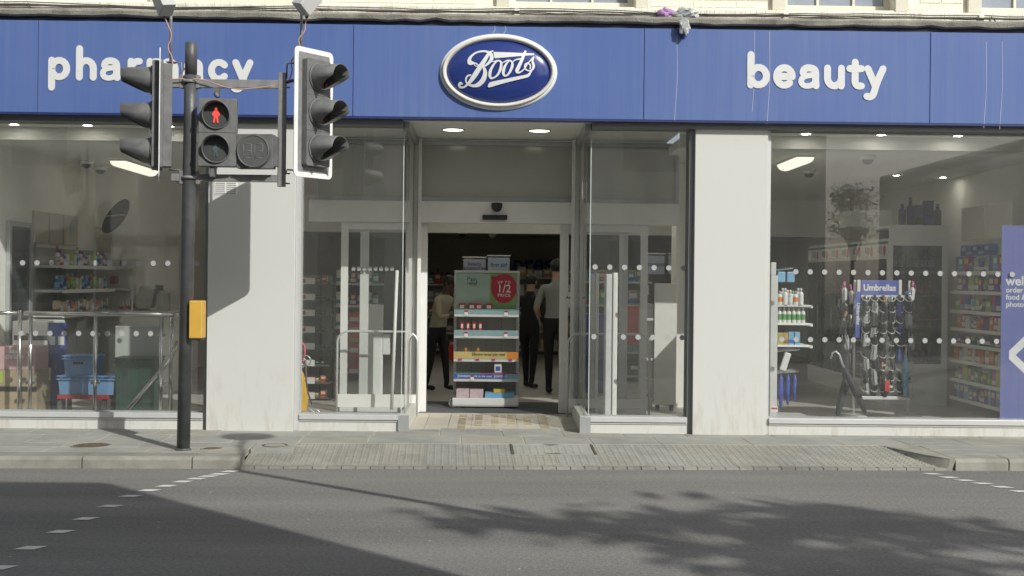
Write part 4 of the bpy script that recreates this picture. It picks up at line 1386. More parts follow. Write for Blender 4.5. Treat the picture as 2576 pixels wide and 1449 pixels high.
# leaning lamp column whose shadow crosses the road
tip = gnd(600, 1184)
lampt = tip + TOSUN * (5.7 / .87)
base = Vector((lampt.x + .95, lampt.y + 1.3, 0))
lp = thing('lamp_post', base, 'grey street lamp post standing opposite the shop', 'lamp post')
MB().tube([base, base + Vector((0, 0, .02)), base.lerp(lampt, .18), base.lerp(lampt, .2), lampt], [.09, .09, .085, .055, .045], 14).build('column', SIGGRY, lp)
hp = gnd(622, 1098, ZP) + TOSUN * (6.6 / .87)
MB().tube([lampt, lampt + (hp - lampt) * .5 + Vector((0, 0, .1)), hp], .028, 8).build('arm', SIGGRY, lp)
MB().lathe([(.05, .12), (.24, .03), (.27, 0), (.2, -.05)], hp, 20).build('lantern', SIGGRY, lp)
# trees
LEAF = mat('leaf_green', (.055, .085, .03), .6, var=.35, scale=2)
BARK = mat('bark', (.09, .075, .06), .9, var=.3, scale=20, bump=.5)
def tree(base, h, crown, nclump, leaf, label, seed, per=60, drift=None):
    random.seed(seed)
    t = thing('tree', base, label, 'tree')
    tr = MB()
    tr.tube([base, base + Vector((.03, .02, h * .3)), base + Vector((.1, -.05, h * .62)), base + Vector((.05, 0, h * .9))], [h * .02, h * .016, h * .010, h * .003], 9)
    cents = []
    cc, rr = crown
    for i in range(nclump):
        while True:
            d = Vector((random.uniform(-1, 1), random.uniform(-1, 1), random.uniform(-1, 1)))
            if .35 < d.length < 1: break
        c = cc + Vector((d.x * rr[0], d.y * rr[1], d.z * rr[2]))
        cents.append(c)
        a = base + Vector((.06, -.02, h * random.uniform(.35, .6)))
        tr.tube([a, a.lerp(c, .5) + Vector((0, 0, .12)), c], [h * .007, h * .005, h * .002], 5)
    tr.build('trunk', BARK, t)
    cr = MB()
    for c in cents:
        R_ = random.uniform(.25, .55) * rr[2] * .45
        for j in range(per):
            p = c + Vector((random.gauss(0, R_), random.gauss(0, R_), random.gauss(0, R_ * .7)))
            if drift: p = c + Vector((random.gauss(0, .12), random.gauss(0, .12), random.gauss(0, .14))) + drift * random.gauss(0, .50)
            u_ = Vector((random.gauss(0, 1), random.gauss(0, 1), random.gauss(0, .6))).normalized()
            v_ = u_.cross(Vector((random.gauss(0, 1), random.gauss(0, 1), random.gauss(0, 1)))).normalized()
            s = leaf * random.uniform(.6, 1.3)
            cr.add([p, p + u_ * s + v_ * s * .45, p + u_ * s * 2, p + u_ * s - v_ * s * .45], [(0, 1, 2, 3)])
    cr.build('crown', LEAF, t)
    random.seed(31)
def shade_over(px, py, h):
    g = gnd(px, py)
    return g + TOSUN * (h / .87)
c1 = shade_over(2640, 1410, 11.0)
tree(Vector((c1.x + .6, c1.y + .3, 0)), 13.2, (c1, (3.0, 1.1, 1.4)), 13, .17, 'street tree opposite the shop whose shadow falls across the road', 4, 120, Vector((.85, -.42, .1)))
tree(Vector((16.0, -29.5, 0)), 6.3, (Vector((16.0, -29.5, 4.9)), (1.15, 1.15, 1.3)), 34, .085, 'small slender tree far down the side road', 8, 60)
# ------------------------------------------------------------------ shop interior: the room
YB1, YB2 = 22.0, 27.0
IX0, IX1 = -5.6, 6.35
FLOORM = mat('grey_brown_vinyl_floor', (.50, .48, .44), .4, var=.12, scale=2)
_f = MB()
_f.box(IX0 - .2, IX1 + .2, YD - .02, YB2, ZF - .1, ZF)
_f.box(IX0 - .2, XRL - .06, YG + .1, YD - .02, ZF - .1, ZF)
_f.box(XRR + .06, IX1 + .2, YG + .1, YD - .02, ZF - .1, ZF)
struct(_f.build('shop_floor', FLOORM))
struct(bx('door_mat_well', mat('charcoal_matting', (.10, .105, .11), .95, var=.2, scale=60, bump=.5), None, fx(1030, YD), fx(1465, YD), YD + .0, YD + 1.3, ZF, ZF + .004))
_f = MB()
_f.box(IX0 - .2, IX1 + .2, YD + .16, YB1, ZC, ZC + .1)
_f.box(IX0 - .2, LWa, 13.45, YD + .16, ZC, ZC + .1)
_f.box(RWb, IX1 + .2, 13.45, YD + .16, ZC, ZC + .1)
_f.box(IX0 - .2, LWa, YG + .02, 13.45, ZSB - .045, ZSB + .05)
_f.box(RWb, IX1 + .2, YG + .02, 13.45, ZSB - .045, ZSB + .05)
struct(_f.build('shop_ceiling', CEILIN))
struct(bx('wall_over_door', CEILIN, None, LWa, RWb, YD + .155, YD + .16, ZC, ZSB - .02))
struct(bx('ceiling_beam', CEILIN, None, IX0, IX1, YB1, YB1 + .25, 2.50, ZC))
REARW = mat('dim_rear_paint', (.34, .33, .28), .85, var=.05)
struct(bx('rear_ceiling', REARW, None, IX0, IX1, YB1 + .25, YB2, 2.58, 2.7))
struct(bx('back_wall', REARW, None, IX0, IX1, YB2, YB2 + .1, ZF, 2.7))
wl = struct(bx('wall_left', WALLIN, None, IX0 - .15, IX0, YG + .1, 17.3, ZF, ZC))
struct(bx('wall_partition', WALLIN, None, IX0, -5.02, 17.3, 17.45, ZF, ZC))
struct(bx('wall_partition', WALLIN, None, -5.15, -5.02, 17.45, YB2, ZF, ZC - .003))
struct(bx('wall_right', WALLIN, None, IX1, IX1 + .15, YG + .1, YB2, ZF, ZC))
# front bulkhead above the windows
for _a, _b in ((IX0 - .2, LWa), (RWb, IX1 + .2)):
    struct(bx('window_bulkhead', CEILIN, None, _a, _b, 13.45, 13.46, ZC + .1, ZSB + .05))
# dark door in the side wall
dd = thing('staff_door', (IX0, 14.5, ZF), 'dark glazed door with silver frame in the side wall behind the handrail', 'door')
f = MB()
za = 2.30
f.box(IX0 + .002, IX0 + .05, 14.16, 14.22, ZF, za); f.box(IX0 + .002, IX0 + .05, 14.80, 14.86, ZF, za); f.box(IX0 + .002, IX0 + .05, 14.22, 14.80, za - .06, za)
f.build('frame', SILVER, dd)
bx('panel', mat('dark_glazed_panel', (.045, .055, .06), .15), dd, IX0 + .01, IX0 + .03, 14.22, 14.80, ZF + .01, za - .06)

# hanging ceiling lights
def ceiling_light(px, py, L, lab, dirx=0.0, w=.10):
    g = ray(px, py)
    tt = (ZC - .05 - CAM.z) / g.z
    p = CAM + g * tt
    t = thing('ceiling_light', (p.x, p.y, ZC), lab, 'ceiling light', 'fluorescent ceiling lights')
    d = Vector((dirx, 1, 0)).normalized()
    s = Vector((d.y, -d.x, 0))
    mb = MB()
    n = 9
    vs = []
    for e in (-L / 2, L / 2):
        for i in range(n):
            a = PI * i / (n - 1)
            q = p + d * e + s * (w * math.cos(a))
            vs.append((q.x, q.y, ZC - .02 - .075 * math.sin(a)))
    mb.add(vs, [(i, i + 1, n + i + 1, n + i) for i in range(n - 1)] + [tuple(range(n))[::-1], tuple(range(n, 2 * n))], True)
    mb.build('diffuser', LAMPM, t)
    mb = MB()
    q = [p + d * e + s * k for e, k in ((-L / 2 - .02, -w - .01), (L / 2 + .02, -w - .01), (L / 2 + .02, w + .01), (-L / 2 - .02, w + .01))]
    mb.add([(v.x, v.y, ZC - .02) for v in q] + [(v.x, v.y, ZC - .003) for v in q], [(0, 3, 2, 1), (0, 1, 5, 4), (1, 2, 6, 5), (2, 3, 7, 6), (3, 0, 4, 7)])
    mb.build('tray', WHITE, t)
ceiling_light(340, 424, 1.5, 'lit ceiling light nearest the glass behind the side-facing signal head')
ceiling_light(438, 477, 1.6, 'lit ceiling light half hidden behind the signal pole')
ceiling_light(2000, 412, 1.0, 'lit ceiling light beside the plain pillar, in the umbrella window')
ceiling_light(1010, 560, 1.5, 'lit ceiling light seen through the narrow window by the vented pillar')
def rear_light(px, py, lab):
    p = at(px, py, 24.5)
    t = thing('ceiling_light', (p.x, 24.5, 2.58), lab, 'ceiling light', 'fluorescent ceiling lights')
    mb = MB(); mb.box(p.x - .1, p.x + .1, 23.9, 25.1, 2.51, 2.575)
    mb.build('diffuser', LAMPM, t, .03)
LAMPFILL = mat('unseen_fill_diffuser', (.8, .78, .7), .5, emit=(1.0, .94, .82), estr=3.6)  # unseen fill lamps, added to brighten the shop interior
for q, (lx, ly) in enumerate(((-.5, 15.6), (1.4, 15.6), (-.5, 18.0), (1.4, 18.0), (-.5, 20.4), (1.4, 20.4))):
    t = thing('ceiling_light', (lx, ly, ZC), 'unseen fill light over the shop floor behind the %s' % ('oval sign', 'plain pillar side of the oval sign', 'oval sign, second row', 'plain pillar side, second row', 'oval sign, rearmost row', 'plain pillar side, rearmost row')[q], 'ceiling light', 'fluorescent ceiling lights')
    mb = MB(); mb.box(lx - .11, lx + .11, ly - .75, ly + .75, ZC - .08, ZC - .004); mb.build('diffuser', LAMPFILL, t, .03)
SPOTM = mat('lit_spot_lens', (.8, .8, .75), .5, emit=(1.0, .95, .85), estr=60.0)
for q, (px, py) in enumerate(((2255, 442), (2372, 447), (220, 336), (35, 334), (425, 338), (2027, 347), (2217, 352), (2410, 358))):
    g = ray(px, py)
    zc_ = ZC if q < 2 else ZSB - .045
    p = CAM + g * ((ZC - .01 - CAM.z) / g.z)
    if q > 1: p.y = 13.2; p.x = fx(px, 13.2, py)
    t = thing('downlight', (p.x, p.y, ZC), ('tiny bright ceiling downlight above the drinks fridge, nearer the umbrella stand', 'tiny bright ceiling downlight nearest the blue poster', 'small ceiling downlight just inside the wide window, nearer the signal pole', 'small ceiling downlight just inside the wide window, at its edge', 'small ceiling downlight just inside the wide window, behind the signal pole', 'small ceiling downlight just inside the umbrella window, next to the plain pillar', 'small ceiling downlight just inside the umbrella window, above the umbrella stand', 'small ceiling downlight just inside the umbrella window, towards the poster')[q], 'downlight', 'ceiling downlights in the shop')
    MB().lathe([(.032, -.006), (.037, 0), (.037, .006)], (p.x, p.y, zc_ - .004), 18).build('lens', SPOTM, t)
    MB().tube([(p.x + .058 * math.cos(a), p.y + .058 * math.sin(a), zc_ - .004) for a in [2 * PI * k / 20 for k in range(20)]], .008, 6, closed=True).build('bezel', WHITE, t)
rear_light(338, 628, 'small lit ceiling light in the dark rear of the shop, beyond the round mirror')
rear_light(505, 598, 'lit ceiling light in the dark rear, between the pole and the vented pillar')
# dome cameras
def dome_cam(px, py, lab, zc=ZC):
    g = ray(px, py)
    p = CAM + g * ((zc - .05 - CAM.z) / g.z)
    t = thing('dome_camera', (p.x, p.y, zc), lab, 'security camera', 'ceiling dome cameras')
    MB().lathe([(.085, -.05), (.09, -.03), (.09, -.002)], (p.x, p.y, zc), 20).build('housing', WHITE, t)
    mb = MB(); mb.ball((p.x, p.y, zc - .045), .066, .066, .06)
    mb.build('dome', BLACK, t)
dome_cam(217, 413, 'white dome camera on the ceiling, nearer the window edge')
dome_cam(253, 428, 'white dome camera on the ceiling, next to the strip light')
dome_cam(2183, 402, 'dome camera on the ceiling above the umbrella stand')
dome_cam(2035, 437, 'dome camera on the ceiling just beyond the strip light by the plain pillar')
# round security mirror seen from behind
def mirror():
    c = at(290, 543, 16.6)
    t = thing('security_mirror', (c.x, c.y, c.z), 'round dark security mirror on a wall bracket, seen from behind', 'mirror')
    nrm = Vector((.62, .60, -.5)).normalized()
    q = nrm.to_track_quat('Z', 'Y').to_matrix().to_4x4()
    MB(Matrix.Translation(c) @ q).lathe([(.27, 0), (.272, .012), (.25, .03), (.15, .06), (.02, .075)], (0, 0, 0), 32).build('dish', mat('mirror_back', (.022, .03, .026), .7), t)
    MB().tube([at(243, 572, 17.25), at(262, 578, 16.9), c], .012, 6).build('bracket', SILVER, t)
    e = MB(Matrix.Translation(c) @ q); e.box(-.26, .26, -.008, .008, -.012, -.001)
    e.build('cross_bar', SILVER, t)
mirror()

# ------------------------------------------------------------------ stock: small shared meshes
PAL = {
 'white': (.70, .70, .67), 'cream': (.62, .56, .42), 'red': (.48, .05, .05), 'blue': (.05, .12, .42), 'ltblue': (.20, .42, .62), 'green': (.10, .32, .10),
 'lime': (.35, .50, .06), 'teal': (.07, .30, .32), 'purple': (.20, .06, .30), 'pink': (.58, .16, .34), 'orange': (.62, .22, .04), 'yellow': (.65, .48, .06),
 'grey': (.32, .33, .33), 'black': (.03, .03, .035), 'navy': (.03, .05, .2), 'brown': (.22, .12, .06), 'gold': (.42, .33, .10), 'silver': (.55, .56, .56), 'darkgreen': (.03, .13, .08), 'magenta': (.5, .05, .28)}
def pm(c):
    return mat('pack_' + c, PAL[c], .4, var=.06)
_ME = {}
LOOK = {}
CN = {'ltblue': 'light blue', 'darkgreen': 'dark green', 'navy': 'navy', 'lime': 'lime green', 'teal': 'teal'}
ORD = 'first second third fourth fifth sixth seventh eighth ninth tenth eleventh twelfth thirteenth fourteenth fifteenth sixteenth seventeenth eighteenth nineteenth twentieth twenty-first twenty-second twenty-third twenty-fourth twenty-fifth twenty-sixth twenty-seventh twenty-eighth twenty-ninth thirtieth'.split()
def pack_stuff(mes, x0, x1, y, z, gap, mb, along='x'):
    """dim far stock: many packs joined into one mesh"""
    i = 0
    x = x0
    while True:
        me = mes[i % len(mes)]
        xs = [v.co.x for v in me.vertices]
        w = max(xs) - min(xs)
        if x + w > x1: break
        off = Vector((x + w / 2, y, z)) if along == 'x' else Vector((y, x + w / 2, z))
        rot = Matrix.Identity(3) if along == 'x' else Matrix.Rotation(-PI / 2, 3, 'Z')
        k = len(mb.v)
        mb.v += [rot @ v.co + off for v in me.vertices]
        for p in me.polygons:
            m = me.materials[p.material_index]
            if m not in mb.pmats: mb.pmats.append(m)
            mb.f.append([k + q for q in p.vertices]); mb.mi.append(mb.pmats.index(m)); mb.sm.append(p.use_smooth)
        x += w + gap
        i += 1
def carton(w, d, h, c1, c2, c3='white'):
    k = ('carton', w, d, h, c1, c2, c3)
    if k not in _ME:
        mb = MB()
        mb.box(-w / 2, w / 2, -d / 2, d / 2, 0, h)
        mb.cur = 1
        mb.box(-w / 2 - .0008, w / 2 + .0008, -d / 2 - .0008, d / 2 + .0008, h * .12, h * .40)
        mb.cur = 2
        mb.box(-w * .34, w * .34, -d / 2 - .0016, -d / 2, h * .5, h * .82)
        mb.box(-w / 2 - .0016, -w / 2, -d * .34, d * .34, h * .5, h * .82)
        _ME[k] = mb.mesh('carton', [pm(c1), pm(c2), pm(c3)]); LOOK[_ME[k].name] = CN.get(c1, c1) + ' carton'
    return _ME[k]
def bottle(r, h, c1, c2, c3, pump=False):
    k = ('bottle', r, h, c1, c2, c3, pump)
    if k not in _ME:
        mb = MB()
        prof = [(r * .92, 0), (r, h * .03), (r, h * .2), (r, h * .55), (r, h * .66), (r * .8, h * .74), (r * .42, h * .78), (r * .42, h * .8), (r * .46, h * .8), (r * .46, h), (r * .3, h)]
        mb.lathe(prof, (0, 0, 0), 10, [0, 0, 1, 0, 0, 0, 2, 2, 2, 2])
        if pump:
            mb.cur = 2
            mb.box(-r * .9, r * .3, -r * .2, r * .2, h, h * 1.05)
        _ME[k] = mb.mesh('bottle', [pm(c1), pm(c2), pm(c3)]); LOOK[_ME[k].name] = CN.get(c1, c1) + ' bottle'
    return _ME[k]
def tubp(r, h, c1, c2):
    k = ('tub', r, h, c1, c2)
    if k not in _ME:
        mb = MB()
        mb.lathe([(r * .95, 0), (r, h * .05), (r, h * .3), (r, h * .68), (r, h * .78), (r * 1.06, h * .78), (r * 1.06, h), (r * .9, h)], (0, 0, 0), 10, [0, 0, 1, 0, 0, 2, 2])
        _ME[k] = mb.mesh('tub', [pm(c1), pm(c2), pm('white')]); LOOK[_ME[k].name] = CN.get(c1, c1) + ' tub'
    return _ME[k]
def stock(me, name, p, lab, cat, grp, rz=0.0):
    o = inst(me, name, p, None, (0, 0, rz + random.uniform(-.06, .06)))
    return tag(o, lab, cat, grp)
def rowx(mes, name, x0, x1, y, z, gap, lab, cat, grp, rz=0.0, jy=.006):
    """a row of packs along x, resting at z"""
    x = x0
    i = 0
    while True:
        me = mes[i % len(mes)] if not callable(mes) else mes(i)
        w = max(v.co.x for v in me.vertices) - min(v.co.x for v in me.vertices)
        if x + w > x1: break
        stock(me, name, (x + w / 2, y + random.uniform(-jy, jy), z), lab.format(LOOK[me.name], ORD[i]), cat, grp, rz)
        x += w + gap
        i += 1
def rowy(mes, name, y0, y1, x, z, gap, lab, cat, grp, rz=-PI / 2):
    y = y0
    i = 0
    while True:
        me = mes[i % len(mes)]
        w = max(v.co.x for v in me.vertices) - min(v.co.x for v in me.vertices)
        if y + w > y1: break
        stock(me, name, (x + random.uniform(-.006, .006), y + w / 2, z), lab.format(LOOK[me.name], ORD[i]), cat, grp, rz)
        y += w + gap
        i += 1

# ------------------------------------------------------------------ left window: wall shelves with stock
def wall_shelves():
    t = thing('wall_shelving', (IX0, 16.1, ZF), 'pale wall shelves with toiletries along the side wall, above the handrail', 'shelving')
    zs_ = [1.20, 1.50, 1.80]
    for k, z in enumerate(zs_):
        s = bx('shelf', SHELFM, t, IX0 + .01, IX0 + .36, 14.98, 17.25, z - .03, z)
        bx('price_strip', WHITE, s, IX0 + .361, IX0 + .37, 14.98, 17.25, z - .04, z + .005)
        bx('shelf', SHELFM, t, IX0 + .38, -5.06, 17.02, 17.28, z - .03, z)
    bx('backboard', mat('grey_backboard', (.40, .41, .38), .6), t, IX0 + .003, IX0 + .012, 14.95, 17.28, ZF + .1, 2.02)
    for i, y in enumerate((15.0, 15.75, 16.5, 17.2)):
        bx('upright', SILVER, t, IX0 + .013, IX0 + .03, y, y + .03, ZF, 2.05)
    lab = ['{} on the lowest wall shelf above the handrail, {} from the dark door', '{} on the middle wall shelf above the handrail, {} from the dark door', '{} on the top wall shelf above the handrail, {} from the dark door']
    sets = [[carton(.09, .06, .17, 'cream', 'brown'), bottle(.035, .2, 'yellow', 'white', 'green'), carton(.1, .06, .15, 'cream', 'gold'), bottle(.036, .17, 'ltblue', 'white', 'white'), carton(.08, .06, .16, 'pink', 'white'), bottle(.035, .18, 'orange', 'yellow', 'green'), carton(.07, .06, .15, 'white', 'ltblue'), tubp(.04, .12, 'white', 'blue')],
            [bottle(.035, .17, 'blue', 'ltblue', 'white'), carton(.07, .05, .18, 'ltblue', 'blue'), carton(.1, .05, .1, 'blue', 'white'), bottle(.035, .2, 'red', 'green', 'lime'), carton(.06, .05, .16, 'lime', 'green'), bottle(.035, .2, 'green', 'lime', 'lime'), carton(.08, .05, .15, 'white', 'cream'), carton(.08, .05, .14, 'cream', 'white')],
            [bottle(.03, .2, 'white', 'grey', 'red'), bottle(.035, .19, 'red', 'white', 'blue'), bottle(.035, .16, 'blue', 'white', 'ltblue'), carton(.09, .05, .14, 'white', 'cream'), carton(.1, .05, .16, 'lime', 'white'), carton(.09, .05, .14, 'cream', 'white'), bottle(.04, .19, 'ltblue', 'blue', 'white')]]
    for k in range(3):
        for dx in (.26,):
            rowy(sets[k], 'pack', 15.05, 17.0, IX0 + dx, zs_[k], .035, lab[k], 'toiletries', 'packs on the wall shelves')
    rowx([tubp(.035, .11, 'white', 'navy')], 'tub', IX0 + .4, -5.1, 17.12, zs_[2], .008, 'small {} on the end shelf under the mirror, {} from the wall corner', 'tub', 'tubs under the mirror')
    rowx([carton(.06, .05, .14, 'white', 'red'), carton(.05, .05, .17, 'white', 'blue')], 'pack', IX0 + .4, -5.1, 17.12, zs_[0], .01, '{} on the lowest end shelf behind the till, {} from the wall corner', 'carton', 'cartons behind the till')
wall_shelves()
for k, (ya, yb_) in enumerate(((14.95, 15.42), (15.48, 15.92), (15.98, 16.5))):
    p = bx('wall_panel', mat('cream_picture_panel', (.52, .50, .42), .35, var=.04), None, IX0 + .003, IX0 + .03, ya, yb_, 2.07, 2.46, .004)
    tag(p, ['square cream wall panel next to the dark door, first of three', 'square cream wall panel, middle of three above the shelves', 'square cream wall panel with blue mark, last of three above the shelves'][k], 'wall panel')
    if k == 2:
        bx('mark', pm('ltblue'), p, IX0 + .031, IX0 + .033, 16.2, 16.23, 2.2, 2.36)
tag(bx('wall_panel', mat('cream_picture_panel', (.52, .50, .42), .35), None, fx(247, 17.28), fx(282, 17.28), 17.27, 17.298, fz(265, 633, 17.28), fz(265, 590, 17.28), .004), 'square cream wall panel below the round mirror', 'wall panel')
tag(bx('alarm_box', pm('red'), None, fx(277, 17.2), fx(293, 17.2), 17.2, 17.298, fz(285, 714, 17.2), fz(285, 694, 17.2), .01), 'small red box on the wall under the mirror', 'alarm box')
# till: counter, monitor seen from behind, customer display
def till():
    Y = 16.4
    x0, x1, z0, z1 = rc(300, 783, 425, 1000, Y)
    t = thing('till_counter', (fx(360, Y), Y, ZF), 'pale service counter behind the handrail', 'counter')
    bx('body', WALLIN, t, x0, x1, Y, Y + .6, ZF, z1 - .03)
    bx('top', WHITE, t, x0 - .03, x1 + .03, Y - .03, Y + .62, z1 - .03, z1, .004)
    m = thing('till_monitor', (fx(375, Y), Y + .2, z1), 'beige till monitor seen from behind on the counter', 'monitor')
    BE = mat('beige_plastic', (.48, .49, .42), .5)
    a = at(345, 778, Y + .2); b_ = at(392, 718, Y + .2)
    mb = MB()
    pts = [at(p, q, Y + .2) for p, q in ((345, 772), (349, 742), (357, 722), (364, 718), (394, 722), (392, 745), (385, 774), (360, 778))]
    mb.prism([(p.x, p.z) for p in pts], Y + .1, Y + .32, 'y')
    mb.build('housing', BE, m, .015)
    q = at(355, 778, Y + .2)
    MB().lathe([(.09, 0), (.08, .012), (.03, .03), (.03, .06)], (q.x + .05, Y + .2, z1), 14).build('stand', BE, m)
    d_ = thing('customer_display', (fx(402, Y), Y + .2, z1), 'small grey customer display beside the till monitor', 'display')
    x0, x1, zz0, zz1 = rc(390, 716, 413, 732, Y + .25)
    bx('screen_box', BE, d_, x0, x1, Y + .22, Y + .26, zz0, zz1, .004)
    bx('screen', BLACK, d_, x0 + .012, x1 - .008, Y + .214, Y + .222, zz0 + .012, zz1 - .01)
    bx('pole', BE, d_, (x0 + x1) / 2 - .012, (x0 + x1) / 2 + .012, Y + .23, Y + .25, z1, zz0)
    bx_ = rc(396, 737, 424, 781, Y + .1)
    tag(bx('leaflet_holder', BE, None, bx_[0], bx_[1], Y + .06, Y + .2, z1 + .001, bx_[3], .006), 'upright beige box on the counter end by the signal pole', 'box')
    pr = thing('notice_stand', (fx(335, Y), Y + .1, z1), 'white card stand on the counter left of the till monitor', 'notice stand')
    mb = MB()
    x0, x1, zz0, zz1 = rc(324, 697, 342, 713, Y + .1); mb.box(x0, x1, Y + .1, Y + .11, zz0, zz1)
    mb.build('card', PAPER, pr)
    mb = MB(); mb.box((x0 + x1) / 2 - .015, (x0 + x1) / 2 + .015, Y + .102, Y + .108, z1, zz0); mb.build('stem', PAPER, pr)
    rowx([carton(.05, .05, .16, 'white', 'red'), bottle(.024, .17, 'white', 'blue', 'red'), carton(.06, .05, .2, 'cream', 'orange')], 'pack', fx(302, Y), fx(340, Y), Y + .3, z1, .008, '{} on the service counter beside the card stand, {} from the wall', 'pack', 'packs on the service counter')
till()
# handrails with glass infill
def handrail():
    Y = 13.22
    t = thing('handrail', (fx(240, Y), Y, ZF), 'steel handrail with glass infill panels and three posts behind the wide window', 'handrail')
    zt = fz(250, 790, Y)
    MB().tube([(fx(62, Y), Y, zt), (fx(436, Y), Y, zt), (fx(440, Y), Y + .03, zt), (fx(441, Y), Y + .5, zt)], .0255, 14).build('top_rail', STEEL, t)
    for px in (76, 240, 405, 430):
        x = fx(px, Y + (.25 if px == 430 else 0), 900)
        yy = Y + (.25 if px == 430 else 0)
        o = MB().tube([(x, yy, ZF), (x, yy, zt)], .0215, 14).build('post', STEEL, t)
        MB().lathe([(.055, 0), (.05, .012), (.025, .018)], (x, yy, ZF), 18).build('foot_plate', STEEL, o)
        mb = MB()
        for pz in (fz(px, 842, Y), fz(px, 962, Y)):
            if px != 430:
                mb.box(x - .05, x + .05, yy - .012, yy + .012, pz - .018, pz + .018)
        if mb.f: mb.build('glass_clamp', STEEL, o, .006)
    for a, b_ in ((84, 232), (248, 398)):
        bx('infill_pane', GLASSI, t, fx(a, Y, 900), fx(b_, Y, 900), Y - .004, Y + .004, fz(160, 1010, Y), fz(160, 806, Y))
    r = MB()
    r.tube([at(318, 1034, Y - .12), at(420, 914, Y + .1), at(433, 895, Y + .15), at(446, 860, Y + .25)], .0225, 12)
    tag(r.build('ramp_rail', STEEL), 'sloping steel ramp rail in front of the green crate', 'rail')
    t2 = thing('handrail', (fx(48, Y - .05), Y - .05, ZF), 'short square-cornered steel barrier at the very edge of the wide window', 'handrail')
    MB().tube([(IX0 + .05, Y - .05, fz(20, 787, Y)), (fx(46, Y - .05, 790), Y - .05, fz(20, 787, Y))], .021, 12).build('top_rail', STEEL, t2)
    MB().tube([(fx(49, Y - .05, 900), Y - .05, fz(20, 780, Y)), (fx(49, Y - .05, 900), Y - .05, ZF)], .021, 12).build('post', STEEL, t2)
handrail()
